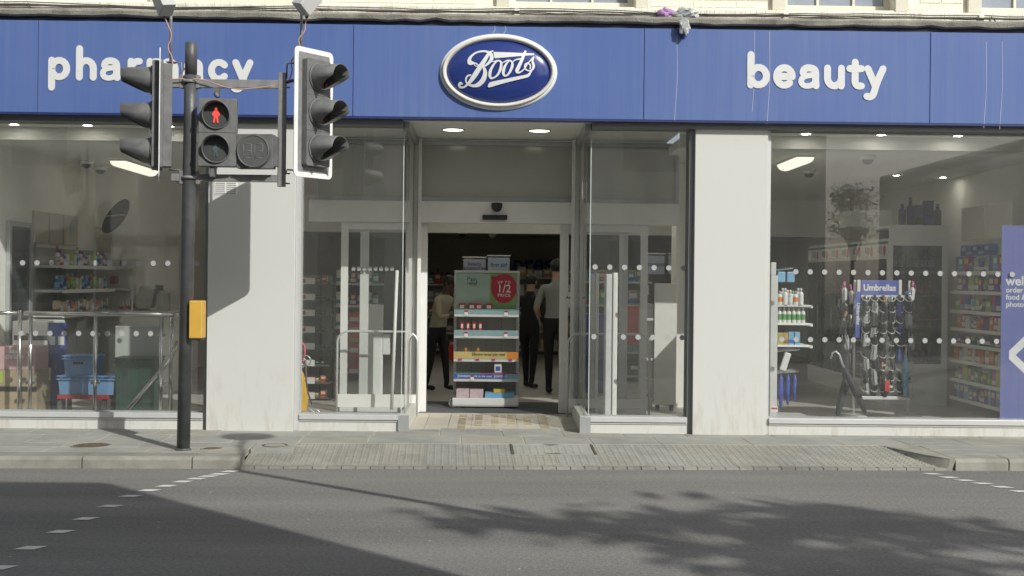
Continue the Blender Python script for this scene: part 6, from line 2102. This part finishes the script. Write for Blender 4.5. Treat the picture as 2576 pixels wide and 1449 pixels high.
def body(arms, hip=(0, 0), bend=0.0, step=.1):
    s = math.sin(bend); c = math.cos(bend)
    def up(z, y=0, x=0):          # point above the hips, bent forward
        d = z - .95
        return (x + hip[0], -d * s + y * c + hip[1], .95 + d * c + y * s)
    v = [('pel', (hip[0], hip[1], .95), (.15, .11)), ('waist', up(1.08), (.14, .10)), ('chest', up(1.28), (.165, .115)), ('neckb', up(1.43), (.09, .075)), ('neck', up(1.51, -.01), .055), ('head', up(1.64, -.03), (.083, .10)), ('crown', up(1.71, -.02), (.065, .075))]
    e = [('pel', 'waist'), ('waist', 'chest'), ('chest', 'neckb'), ('neckb', 'neck'), ('neck', 'head'), ('head', 'crown')]
    for sx, nm, st in ((-1, 'l', step), (1, 'r', -step)):
        v += [('hip' + nm, (hip[0] + sx * .095, hip[1], .88), (.085, .095)), ('knee' + nm, (sx * .10 + hip[0] * .5, st * .5 - .02, .50), .062), ('ank' + nm, (sx * .10, st, .10), .042), ('heel' + nm, (sx * .10, st + .03, .05), .042), ('toe' + nm, (sx * .115, st - .17, .04), .035)]
        e += [('pel', 'hip' + nm), ('hip' + nm, 'knee' + nm), ('knee' + nm, 'ank' + nm), ('ank' + nm, 'heel' + nm), ('heel' + nm, 'toe' + nm)]
        sh = up(1.40, .0, sx * .175)
        el, wr, pa = [up(*q) if False else q for q in arms[nm]]
        v += [('sh' + nm, sh, .062), ('el' + nm, el, .044), ('wr' + nm, wr, .030), ('pa' + nm, pa, (.038, .022))]
        e += [('chest', 'sh' + nm), ('sh' + nm, 'el' + nm), ('el' + nm, 'wr' + nm), ('wr' + nm, 'pa' + nm)]
        d = (Vector(pa) - Vector(wr)).normalized()
        side = d.cross(Vector((0, 0, 1)))
        side = side.normalized() if side.length > .1 else Vector((0, 1, 0))
        for q, (off, ln) in enumerate(((-.03, .065), (-.01, .08), (.01, .078), (.03, .06))):
            b0 = Vector(pa) + side * off + d * .035
            n1, n2 = nm + 'f%d' % q, nm + 'g%d' % q
            v += [(n1, tuple(b0 + d * ln * .5 + Vector((0, 0, -.006))), .0085), (n2, tuple(b0 + d * ln + Vector((0, 0, -.022))), .007)]
            e += [('pa' + nm, n1), (n1, n2)]
        v += [(nm + 't1', tuple(Vector(pa) - side * .048 + d * .005), .009), (nm + 't2', tuple(Vector(pa) - side * .062 + d * .04), .0075)]
        e += [('pa' + nm, nm + 't1'), (nm + 't1', nm + 't2')]
    return {'v': v, 'e': e}
TROU = mat('black_trousers', (.012, .012, .014), .8)
SHOE = mat('dark_shoes', (.02, .018, .016), .5)
SHIRT = mat('cream_shirt', (.40, .37, .27), .8, var=.08)
TEE = mat('grey_tee', (.27, .28, .26), .85, var=.06)
DARKC = mat('black_coat', (.012, .013, .016), .85)
def zone(skin_arm_len):
    def f(c):
        if c.z < .10: return 3
        if c.z < .98: return 2 if abs(c.x) < .23 and True else 0
        if c.z > 1.50 and abs(c.x) < .13: return 0
        return 1
    return f
def zoneA(c):
    if c.z < .10: return 3
    if c.z < .95 and abs(c.x) < .24: return 2
    if c.y < -.36: return 0
    if c.z > 1.44 and abs(c.x) < .12 and c.y < -.12: return 0
    return 1
A_ = body({'l': [(-.27, -.22, 1.10), (-.12, -.44, 1.16), (-.05, -.50, 1.17)], 'r': [(.27, -.22, 1.08), (.12, -.44, 1.10), (.04, -.50, 1.11)]}, (0, .0), .28, .12)
pA = at(1098, 985, 17.2)
person('person', 'person in cream shirt and dark trousers leaning forward with folded arms behind the stand', Vector((pA.x, 17.2, ZF)), math.radians(58), 1.62, A_, {'mats': [SKIND, SHIRT, TROU, SHOE], 'f': zoneA, 'cuts': (.10, .95, 1.44)}, SKIND)
def zoneB(c):
    if c.z < .10: return 3
    if c.z < 1.0 and abs(c.x) < .23: return 2
    if c.z > 1.49 and abs(c.x) < .12: return 0
    if c.z < 1.16 and abs(c.x) > .2: return 0
    return 1
B_ = body({'l': [(-.26, .02, 1.12), (-.25, -.16, .98), (-.23, -.24, .97)], 'r': [(.26, .02, 1.12), (.24, -.16, .96), (.22, -.24, .95)]}, (0, 0), .04, .08)
pB = at(1396, 990, 16.6)
person('person', 'person in grey t-shirt and dark trousers standing with back turned, by the door edge', Vector((pB.x, 16.6, ZF)), math.radians(165), 1.82, B_, {'mats': [SKINL, TEE, TROU, SHOE], 'f': zoneB, 'cuts': (.10, 1.0, 1.16, 1.49)}, SKINL)
def zoneC(c):
    if c.z < .10: return 3
    if c.z > 1.50 and abs(c.x) < .12: return 0
    return 1
C_ = body({'l': [(-.25, .0, 1.12), (-.22, -.12, .92), (-.2, -.17, .87)], 'r': [(.25, 0, 1.12), (.2, -.16, .98), (.16, -.22, .96)]}, (0, 0), .03, .1)
pC = at(1330, 985, 17.6)
person('person', 'person in black clothes standing in the dark between the stand and the grey t-shirt', Vector((pC.x, 17.6, ZF)), math.radians(150), 1.62, C_, {'mats': [SKINL, DARKC, TROU, SHOE], 'f': zoneC, 'cuts': (.10, 1.50)}, SKINL)
# red bag hanging at the side of the stand
rb = MB()
pts = [at(a, b_, 15.6) for a, b_ in ((1131, 866), (1140, 866), (1142, 915), (1135, 910), (1129, 895))]
rb.prism([(p.x, p.z) for p in pts], 15.58, 15.66)
tag(rb.build('red_bag', mat('red_cloth', (.55, .03, .02), .8), None, .01), 'small bright red bag at the side of the display stand', 'bag')

# ------------------------------------------------------------------ behind the dotted window: white cabinet and wall
def white_unit():
    Y = 14.75
    x0, x1, z0, z1 = rc(1646, 713, 1702, 1000, Y)
    t = thing('white_cabinet', ((x0 + x1) / 2, Y, ZF), 'plain tall white end panel inside the dotted window', 'cabinet')
    bx('panel', mat('plain_white_panel', (.70, .70, .66), .5, var=.03), t, x0, x1, Y, Y + .06, ZF + .07, z1, .004)
    bx('shelf_body', SHELFM, t, x0 - .12, x0 - .004, Y + .1, Y + .6, ZF, z1 - .25)
    for k in range(5):
        z = ZF + .15 + k * .24
        bx('shelf_edge', SILVERW, t, x0 - .16, x0 - .003, Y + .02, Y + .1, z - .03, z)
    for x in (x0 + .05, x1 - .05):
        bx('foot', DARKIN, t, x - .02, x + .02, Y + .0, Y + .08, ZF, ZF + .07)
    rowx([carton(.05, .05, .14, 'orange', 'white'), carton(.05, .05, .12, 'white', 'red')], 'pack', x0 - .155, x0 - .01, Y + .045, ZF + .15, .01, '{} on the low shelf beside the plain white panel, {} from the glass door', 'pack', 'packs beside the white panel')
    struct(bx('wall_pier', WALLIN, None, fx(1700, 15.2), fx(1820, 15.2), 15.2, 15.6, ZF, ZC - .004))
    q = rc(1470, 790, 1530, 1010, 17.0)
    tag(bx('display_bin', BLUEP, None, q[0], q[1], 17.0, 17.4, ZF, q[3], .01), 'blue display bin behind the security posts', 'display bin')
    q = rc(1578, 770, 1614, 870, 16.8)
    tag(bx('display_card', pm('red'), None, q[0], q[1], 16.8, 16.86, q[2], q[3], .01), 'red display card behind the guard screen on the plain pillar side', 'display card')
white_unit()

# ------------------------------------------------------------------ umbrella window
def end_shelf():
    Y0, Y1 = 13.25, 13.75
    t = thing('end_shelving', (fx(1950, Y0), Y0, ZF), 'pale grey shelf upright with white shelves of toiletries beside the plain pillar', 'shelving')
    xu0, xu1 = fx(1938, Y0, 850), fx(1956, Y0, 850)
    zt = fz(1950, 693, Y0)
    bx('upright', SHELFM, t, xu0, xu1, Y0, Y1, ZF, zt, .004)
    bx('upright_top', SHELFM, t, xu0, xu0 + .055, Y0, Y1, zt + .002, fz(1950, 660, Y0), .004)
    xe = fx(2040, Y0, 850)
    bx('base', SHELFM, t, xu0, fx(2046, Y0), Y0 - .02, Y1, ZF, ZF + .10, .004)
    lv = [767, 813, 868]
    for k, py in enumerate(lv):
        z = fz(1995, py, Y0)
        bx('shelf', WHITE if k else SHELFM, t, xu1, xe, Y0, Y1, z - .022, z, .003)
        bx('shelf_lip', WHITE if k else SHELFM, t, xe - .004, xe + .02, Y0, Y1, z - .034, z - .004)
    zs_ = [fz(1995, p, Y0) for p in lv]
    for yy, rw in ((Y0 + .07, 'front'), (Y0 + .2, 'back')):
        rowx([bottle(.026, .15, 'white', 'orange', 'grey'), bottle(.028, .18, 'white', 'white', 'silver'), bottle(.026, .16, 'silver', 'white', 'white')], 'bottle', xu1 + .01, xe - .03, yy, zs_[0], .004, '{} on the upper end shelf by the pillar, {} from upright, %s row' % rw, 'bottle', 'bottles on the upper end shelf')
        rowx([bottle(.024, .17, 'white', 'green', 'white')], 'bottle', xu1 + .01, xe - .03, yy, zs_[1], .003, '{} with green print on the middle end shelf, {} from upright, %s row' % rw, 'bottle', 'bottles on the middle end shelf')
    rowx([carton(.06, .1, .13, 'gold', 'gold', 'gold'), carton(.05, .1, .13, 'gold', 'brown', 'gold'), carton(.055, .1, .14, 'ltblue', 'blue', 'ltblue'), carton(.055, .1, .14, 'ltblue', 'teal', 'ltblue'), carton(.055, .1, .14, 'ltblue', 'blue', 'white')], 'carton', xu1 + .01, xe - .05, Y0 + .09, zs_[2], .004, '{} on the lowest white end shelf, {} from the upright', 'carton', 'cartons on the lowest end shelf')
    # hooks with hanging goods
    def hooks(py, pxe, n):
        z = fz(1980, py, Y0)
        mb = MB()
        for i in range(n):
            yy = Y0 + .03 + .11 * i
            mb.tube([(xu1, yy, z), (fx(pxe, Y0), yy, z + .02), (fx(pxe, Y0), yy, z + .035)], .005, 5)
        mb.build('hook_arm', SILVER, t)
        return z
    hz = hooks(680, 1996, 4)
    for i in range(2):
        o = bx('pack', pm('ltblue'), None, xu1 + .0 + .10 * i, xu1 + .085 + .10 * i, Y0 + .02, Y0 + .05, hz - .13, hz - .015, .012)
        tag(o, 'light blue pouch hanging from the top hook by the plain pillar, %s' % ('nearer the upright' if i == 0 else 'farther from the upright'), 'pouch', 'pouches on the top hook')
    hz = hooks(885, 2014, 4)
    o = MB(Matrix.Translation((xu1 + .10, Y0 + .06, hz - .11)) @ Matrix.Rotation(.3, 4, 'Y')); o.box(-.035, .035, -.02, .02, -.10, .10)
    tag(o.build('pack', pm('white'), None, .008), 'tilted white pack hanging from the lower hook of the end shelving', 'pack')
    hz = hooks(940, 2013, 4)
    for i in range(3):
        xx = xu1 + .055 + .075 * i
        mb = MB()
        mb.tube([(xx, Y0 + .05, hz), (xx, Y0 + .05, hz - .06), (xx - .008, Y0 + .05, hz - .2), (xx, Y0 + .05, hz - .38 + .04 * i)], [.004, .022, .034 - .008 * i, .012], 8)
        tag(mb.build('brush', mat('royal_blue_plastic', (.06, .10, .42), .4)), 'royal blue bath brush hanging low on the end shelving, %s from the upright' % ORD[i], 'brush', 'hanging blue brushes')
    q = rc(1939, 1022, 1957, 1037, Y0)
    o = bx('label', PAPER, None, q[0], q[1], Y0 - .003, Y0 - .001, q[2], q[3]); tag(o, 'small white and red label at the foot of the grey upright', 'label')
    bx('red_line', pm('red'), o, q[0] + .005, q[1] - .005, Y0 - .0045, Y0 - .003, (q[2] + q[3]) / 2, (q[2] + q[3]) / 2 + .018)
end_shelf()
def umbrella_stand():
    Y = 13.9
    t = thing('umbrella_stand', (fx(2215, Y), Y, ZF), 'white wire umbrella stand with blue header in the wide window', 'umbrella stand')
    x0, x1 = fx(2152, Y, 860), fx(2290, Y, 860)
    WIRE = mat('white_wire', (.66, .67, .66), .35, .2, var=.04)
    ztop = fz(2215, 705, Y)
    for x in (x0, x1):
        o = MB().tube([(x, Y + .05, ZF + .06), (x, Y + .05, ztop)], .014, 8).build('upright', WIRE, t)
        MB().lathe([(.04, 0), (.04, .03), (.015, .06)], (x, Y + .05, ZF), 10).build('castor', SILVER, o)
        bx('foot', WIRE, o, x - .09, x + .09, Y - .16, Y + .26, ZF + .045, ZF + .07)
    h0, h1, h2, h3 = rc(2166, 705, 2258, 742, Y)
    hd = bx('header', BLUEP, t, h0, h1, Y - .01, Y + .01, h2, h3, .003)
    text('lettering', 'Umbrellas', PAPER, ((h0 + h1) / 2, Y - .0125, h2 + (h3 - h2) * .30), .098, hd, align='CENTER', ext=.0004, bold=.0022, width=(h1 - h0) * .88)
    for a in (2160, 2264):
        q = rc(a - 4, 704, a + 4, 748, Y)
        bx('header_clip', WIRE, t, q[0], q[1], Y - .012, Y + .012, q[2], q[3], .002)
    for px in (2156, 2281):
        q = rc(px - 6, 733, px + 6, 849, Y)
        b_ = bx('side_banner', BLUEP, t, q[0], q[1], Y - .03, Y - .02, q[2], q[3], .002)
        text('lettering', 'Umbrellas', PAPER, ((q[0] + q[1]) / 2 - .014, Y - .0315, q[3] - .13), .06, b_, rot=(PI / 2, PI / 2, 0), ext=.0004, bold=.001)
    tiers = [745, 773, 800, 826, 857, 887, 918, 944, 972]
    ux0, ux1 = fx(2164, Y, 860), fx(2292, Y, 860)
    for k, py in enumerate(tiers):
        z = fz(2225, py, Y)
        mb = MB()
        mb.box(ux0, ux1, Y - .02, Y - .008, z - .012, z + .012)
        mb.box(ux0, ux1, Y + .12, Y + .13, z - .01, z + .01)
        n = 6
        for i in range(n):
            c = ux0 + (ux1 - ux0) * (i + .5) / n
            w = (ux1 - ux0) / n / 2 * .92
            mb.tube([(c + w * math.cos(a), Y - .02 - .06 * math.sin(a), z - .012 - .045 * math.sin(a)) for a in [PI * j / 8 for j in range(9)]], .0045, 5)
        mb.build('loop_rail', WIRE, t)
    bx('bottom_tray', WIRE, t, ux0 - .03, ux1, Y - .06, Y + .14, fz(2225, 1004, Y), fz(2225, 996, Y), .003)
    # folded umbrellas standing in the loops
    UM = ['black', 'grey', 'black', 'black', 'navy', 'black', 'grey', 'black', 'black', 'black']
    hand = [SILVER, BLACK, mat('wood_handle', (.30, .20, .09), .4), SILVER, BLACK, SILVER]
    def folded(m, hm, r, h, seed):
        random.seed(seed)
        mb = MB()
        n = 12
        prof = [(r * .5, -h), (r * .9, -h * .92), (r, -h * .5), (r * .95, -h * .2), (r * .55, -h * .06), (r * .25, 0)]
        vs, fs = [], []
        for rr, z in prof:
            for i in range(n):
                a = 2 * PI * i / n
                q = rr * (1 + (.16 if i % 2 else -.1))
                vs.append((q * math.cos(a), q * math.sin(a), z))
        for j in range(len(prof) - 1):
            for i in range(n):
                fs.append((j * n + i, j * n + (i + 1) % n, (j + 1) * n + (i + 1) % n, (j + 1) * n + i))
        mb.add(vs, fs, False)
        mb.cur = 1
        mb.cyl((0, 0, -.005), (0, 0, .05), r * .42, 8)
        mb.ball((0, 0, .055), r * .5, r * .5, r * .45, 8, 6)
        mb.tube([(0, 0, .06), (r * 1.2, -.01, .03), (r * 1.5, -.015, -.05), (r * .9, -.012, -.09)], .0035, 4)
        return mb.mesh('folded_umbrella', [m, hm])
    meshes = [folded(pm(UM[i % 10]), hand[i % 6], .029 + .004 * (i % 3), .17 + .02 * (i % 3), 40 + i) for i in range(12)]
    random.seed(77)
    i = 0
    for k, py in enumerate(tiers[:-1]):
        z = fz(2225, py, Y)
        for j in range(6):
            if random.random() < (.95 if k < 5 else .72):
                c = ux0 + (ux1 - ux0) * (j + .5) / 6
                o = inst(meshes[i % 12], 'umbrella', (c + random.uniform(-.01, .01), Y - .05, z - .055 + random.uniform(.0, .03)), None, (random.uniform(-.12, .12), random.uniform(-.14, .14), random.uniform(0, 6)))
                tag(o, 'small folded %s umbrella in the %s row of loops on the stand, %s loop along' % (UM[(i % 12) % 10], ('top', 'second', 'third', 'fourth', 'fifth', 'sixth', 'seventh', 'eighth')[k], ORD[j]), 'umbrella', 'folded umbrellas on the stand')
            i += 1
    # clusters at the sides
    for s_, pxs in ((0, (2126, 2142)), (1, (2297,))):
        for px in pxs:
            for k in range(4 if s_ == 0 else 2):
                p = at(px, 722 + 38 * k + (8 if px == 2142 else 0), Y)
                o = inst(meshes[(k * 3 + px) % 12] if not (k == 0) else folded(pm('silver'), pm('pink'), .028, .16, px), 'umbrella', (p.x, Y + .02 + .04 * (k % 2), p.z), None, (random.uniform(-.2, .2), random.uniform(-.25, .25), random.uniform(0, 6)))
                tag(o, 'small folded umbrella hanging on the %s side of the stand, %s down%s' % ('plain pillar' if s_ == 0 else 'poster', ORD[k], ', inner row' if px == 2142 else ''), 'umbrella', 'umbrellas hanging beside the stand')
    o = bx('price_tag', pm('red'), None, *[rc(2217, 955, 2229, 982, Y)[q] for q in (0, 1)], Y - .13, Y - .115, rc(2217, 955, 2229, 982, Y)[2], rc(2217, 955, 2229, 982, Y)[3], .004)
    tag(o, 'red tag hanging low on the umbrella stand', 'tag')
    # walking-length umbrellas
    def long_umb(pts, m, hm, lab, r=.03, crook=None):
        t2 = thing('long_umbrella', pts[0], lab, 'umbrella')
        P = [Vector(p) for p in pts]
        n = 10
        ring = []
        MB().tube([P[0], P[0].lerp(P[1], .06), P[0].lerp(P[1], .35), P[0].lerp(P[1], .8), P[1]], [r * .25, r * .6, r, r * .85, r * .35], 10).build('furled_canopy', m, t2)
        if crook:
            MB().tube(crook, .012, 8).build('handle', hm, t2)
        return t2
    BKU = mat('black_umbrella_cloth', (.022, .025, .032), .6)
    p0, p1 = at(2178, 1040, Y - .25), at(2124, 925, Y - .25)
    long_umb([p0, p1], BKU, SILVER, 'long black umbrella with crook handle leaning on the stand', .042, [p1, at(2117, 910, Y - .25), at(2112, 893, Y - .25), at(2103, 884, Y - .25), at(2094, 888, Y - .25), at(2090, 903, Y - .25)])
    p0, p1 = at(2106, 1046, Y - .2), at(2135, 930, Y - .1)
    long_umb([p0, p1], BKU, BLACK, 'long black umbrella crossing behind the crook-handled one', .045, [p1, at(2139, 910, Y - .1), at(2137, 890, Y - .1)])
    p0, p1 = at(2130, 985, Y + .05), at(2124, 820, Y + .05)
    long_umb([p0, p1], BKU, BLACK, 'long black umbrella hanging upright at the side of the stand', .05, [p1, at(2123, 800, Y + .05), at(2124, 785, Y + .05)])
    p0, p1 = at(2277, 1002, Y - .1), at(2278, 890, Y - .1)
    long_umb([p0, p1], mat('blue_patterned_cloth', (.13, .28, .40), .7, var=.5, scale=30), mat('striped_handle', (.5, .35, .36), .4), 'long light blue patterned umbrella on the poster side of the stand', .034, [p1, at(2280, 876, Y - .1), at(2276, 868, Y - .1), at(2268, 872, Y - .1)])
umbrella_stand()
def fridges():
    BODY = mat('fridge_white', (.84, .85, .82), .4, var=.03)
    GD = glass('fridge_glass', (.70, .74, .72), .07, .004)
    INN = mat('fridge_inside', (.20, .21, .205), .6)
    Y = 15.6
    x0, x1 = fx(2238, Y, 780), fx(2384, Y, 780)
    zt = fz(2305, 566, Y)
    t = thing('drinks_fridge', ((x0 + x1) / 2, Y, ZF), 'white drinks fridge with a dark glass door facing the window', 'fridge')
    gz0, gz1 = fz(2305, 916, Y), fz(2305, 618, Y)
    gx0, gx1 = fx(2246, Y, 780), fx(2370, Y, 780)
    m = MB()
    m.box(x0, x1, Y, Y + .06, ZF, gz0); m.box(x0, x1, Y, Y + .06, gz1, zt)
    m.box(x0, gx0, Y, Y + .06, gz0, gz1); m.box(gx1, x1, Y, Y + .06, gz0, gz1)
    m.box(x1 - .03, x1, Y + .06, Y + .7, ZF, zt)
    m.box(x0, x1 - .03, Y + .06, Y + .7, zt - .04, zt - .002)
    m.build('cabinet', BODY, t, .004)
    bx('inside', INN, t, x0 + .004, x1 - .034, Y + .55, Y + .6, ZF + .01, zt - .05)
    bx('door_pane', GD, t, gx0, gx1, Y + .02, Y + .03, gz0, gz1)
    sets = [('glass bottle with dark cap', bottle(.042, .26, 'teal', 'white', 'navy')), ('dark bottle with red label', bottle(.04, .25, 'black', 'red', 'red')), ('juice bottle', bottle(.042, .24, 'orange', 'green', 'green')), ('green drink bottle', bottle(.04, .24, 'green', 'lime', 'white')), ('dark drink bottle', bottle(.04, .24, 'black', 'navy', 'grey'))]
    for k, py in enumerate((682, 742, 802, 860, 912)):
        z = fz(2305, py, Y + .1)
        s = bx('shelf', SHELFM, t, gx0, gx1, Y + .08, Y + .5, z - .02, z)
        rowx([sets[k][1]], 'bottle', gx0 + .02, gx1 - .01, Y + .16, z, .012, '%s on the %s shelf of the drinks fridge, {} from the chiller side' % ('{}', ('top', 'second', 'third', 'fourth', 'bottom')[k]), 'bottle', 'bottles in the drinks fridge')
    # long run of fridges going back
    xf = x0 - .02
    t2 = thing('chiller_run', (xf, 17.5, ZF), 'long chiller cabinet with red and white promotion strip running into the shop', 'chiller')
    ya, yb_ = Y + .02, 19.6
    m = MB()
    m.box(xf, xf + .7, ya + .7, yb_, ZF, ZF + .25); m.box(xf, xf + .5, ya + .7, yb_, 2.0, 2.26)
    m.box(xf, xf + .03, ya, ya + .06, ZF, 2.26)
    m.box(xf, xf + .018, ya + .06, ya + .7, ZF, ZF + .25); m.box(xf, xf + .018, ya + .06, ya + .7, 2.0, 2.26)
    m.build('cabinet', BODY, t2, .003)
    bx('inside', INN, t2, xf + .45, xf + .5, ya + .7, yb_, ZF + .25, 2.0)
    n = 5
    for i in range(n):
        y0, y1 = ya + .06 + (yb_ - ya - .06) * i / n, ya + .06 + (yb_ - ya - .06) * (i + 1) / n
        d = bx('door_pane', GD, t2, xf + .004, xf + .012, y0 + .02, y1 - .02, ZF + .26, 1.99)
        bx('door_frame', DARKIN, t2, xf - .002, xf + .016, y1 - .02, y1 + .02, ZF + .25, 2.0)
        MB().tube([(xf - .03, y0 + .1, .9), (xf - .03, y0 + .1, 1.35)], .01, 6).build('handle', SILVER, d)
    st = bx('promotion_strip', PAPER, t2, xf - .008, xf - .002, ya, yb_, 2.02, 2.19)
    bx('green_line', pm('darkgreen'), st, xf - .010, xf - .002, ya, yb_, 2.192, 2.222)
    for i in range(7):
        y = ya + .12 + i * .55
        mb = MB()
        mb.add([(xf - .0095, y + .055 * math.cos(a), 2.105 + .07 * math.sin(a)) for a in [2 * PI * q / 16 for q in range(16)]], [tuple(range(16))])
        mb.build('red_spot', pm('red'), st)
        mb = MB()
        for q in range(3):
            mb.box(xf - .0095, xf - .008, y + .10 + .07 * q, y + .15 + .07 * q, 2.06 + .01 * q, 2.16)
        mb.build('print_block', DARKIN if i % 2 else pm('grey'), st)
    pk = MB(); pk.pmats = []
    for k in range(4):
        z = ZF + .3 + k * .36
        bx('shelf', SHELFM, t2, xf + .06, xf + .45, ya + .7, yb_, z - .02, z)
        pack_stuff([bottle(.04, .22, 'grey', 'green', 'white'), carton(.12, .08, .12, 'grey', 'brown', 'cream'), carton(.14, .08, .1, 'darkgreen', 'grey', 'cream')], ya + .75, yb_ - .1, xf + .14, z, .05, pk, 'y')
    tag(pk.build('stock', pk.pmats, t2), kind='stuff')
    # boxes on top of the fridges
    zt2 = zt
    bt = bx('top_box', BODY, None, fx(2075, 17.6), fx(2262, 16.0), 16.3, 16.9, zt2 + .002, zt2 + .22, .006)
    tag(bt, 'long white box housing on top of the fridges', 'box')
    rowx([bottle(.05, .3, 'navy', 'black', 'navy'), bottle(.045, .38, 'black', 'navy', 'black'), carton(.1, .1, .28, 'navy', 'black', 'navy'), carton(.12, .1, .34, 'navy', 'blue', 'navy')], 'bottle', fx(2255, 16.1), fx(2372, 16.1), Y + .45, zt - .001, .012, '{} stored on top of the drinks fridge, {} from the chiller side', 'bottle', 'dark stock on top of the drinks fridge')
fridges()
def right_shelves():
    X = 5.78
    t = thing('wall_shelving', (X + .3, 14.8, ZF), 'wall shelves crowded with bright household packs between fridge and blue poster', 'shelving')
    bx('backboard', WALLIN, t, X + .46, X + .48, 13.55, 15.58, ZF, 2.3)
    ys = [655, 712, 770, 815, 858, 905, 955, 1005]
    zz = [1.84, 1.60, 1.36, 1.14, .95, .74, .50, .27]
    cols = [['blue', 'ltblue', 'blue', 'magenta', 'teal'], ['purple', 'purple', 'green', 'lime', 'green'], ['blue', 'magenta', 'lime', 'ltblue', 'cream'], ['magenta', 'orange', 'purple', 'blue', 'white'], ['purple', 'navy', 'purple', 'grey', 'teal'], ['orange', 'white', 'orange', 'white', 'silver'], ['magenta', 'green', 'darkgreen', 'lime', 'lime'], ['purple', 'ltblue', 'purple', 'teal', 'ltblue']]
    random.seed(55)
    for k, z in enumerate(zz):
        s = bx('shelf', SHELFM, t, X, X + .46, 13.55, 15.55, z - .025, z)
        mb = MB(); mb.prism([(X - .012, z - .035), (X - .002, z - .038), (X - .002, z + .004), (X - .006, z + .004)], 13.55, 15.55, 'y')
        mb.build('price_strip', WHITE, s)
        mes = []
        for q in range(8):
            c = cols[k][q % 5]
            h = random.choice([.13, .16, .19]) if k not in (4,) else .11
            if random.random() < .25:
                mes.append(bottle(.038, h, c, 'white', random.choice(['white', c])))
            else:
                mes.append(carton(random.choice([.09, .12, .15]), .09, h, c, random.choice(['white', c, cols[k][(q + 2) % 5]]), random.choice(['white', 'yellow', c])))
        rowy(mes, 'pack', 13.58, 15.52, X + .075, z, .012, '{} on the %s wall shelf beside the blue poster, {} from the glass' % ('top', 'second', 'third', 'fourth', 'fifth', 'sixth', 'seventh', 'lowest')[k], 'household pack', 'packs on the shelves by the poster')
    o = MB(Matrix.Translation((X - .02, 13.95, 1.96)))
    rowy([carton(.16, .1, .13, 'blue', 'navy', 'ltblue'), carton(.16, .1, .12, 'blue', 'ltblue', 'navy')], 'pack', 14.4, 15.3, X + .07, 1.84 + .195, .02, '{} stacked above the top wall shelf row, {} from the glass', 'household pack', 'packs on the shelves by the poster')
    for k, (a, b_) in enumerate(((2440, 2475), (2478, 2520))):
        q = rc(a, 548, b_, 600, 15.4)
        o = bx('sign_card', mat('cream_picture_panel', (.52, .50, .42), .35), None, X - .05 + k * .02, X - .03 + k * .02, 14.45 - .75 * k, 15.1 - .75 * k, 2.22, 2.62, .004)
        tag(o, ('cream shelf-top sign card nearest the fridge' if k == 0 else 'cream shelf-top sign card nearest the blue poster'), 'sign card')
right_shelves()
def poster():
    Y = YG + .02
    x0, x1, z0, z1 = rc(2518, 568, 2700, 1053, Y)
    z0 = ZSILL + .002
    t = thing('window_poster', ((x0 + x1) / 2, Y, z0), 'tall blue poster with white lettering and arrow at the edge of the wide window', 'poster')
    bx('panel', POSTER, t, x0, x1, Y, Y + .006, z0, z1)
    W_ = mat('white_vinyl_print', (.70, .71, .72), .5)
    for s_, py, sz, bo in (('welc', 717, .135, .003), ('order &', 735.5, .078, .0015), ('food &', 753.5, .078, .0015), ('photo', 771.5, .078, .0015)):
        p = at(2530, py, Y)
        text('lettering', s_, W_, (p.x, Y - .002, p.z), sz, t, ext=.0006, bold=bo)
    mb = MB()
    pts = [at(a, b_, Y) for a, b_ in ((2602, 835), (2541, 893), (2602, 951))]
    hw = .040
    d0, d2 = (pts[0] - pts[1]).normalized(), (pts[2] - pts[1]).normalized()
    n0, n2 = Vector((-d0.z, 0, d0.x)), Vector((d2.z, 0, -d2.x))
    cb = (d0 + d2).normalized() * (hw / abs((d0 + d2).normalized().cross(d0).length))
    o0, i0 = pts[0] + n0 * hw, pts[0] - n0 * hw
    o2, i2 = pts[2] + n2 * hw, pts[2] - n2 * hw
    if (o0 - (pts[1] - cb)).length < (i0 - (pts[1] - cb)).length: o0, i0 = o0, i0
    if i0.x < o0.x: o0, i0 = i0, o0
    if i2.x < o2.x: o2, i2 = i2, o2
    tip = pts[1] - cb
    mb.add([(p.x, Y - .002, p.z) for p in (o0, tip.lerp(o0, .16), tip.lerp(o2, .16), o2, i2, pts[1] + cb, i0)], [(0, 1, 5, 6), (1, 2, 5), (2, 3, 4, 5)])
    mb.build('arrow', W_, t)
poster()
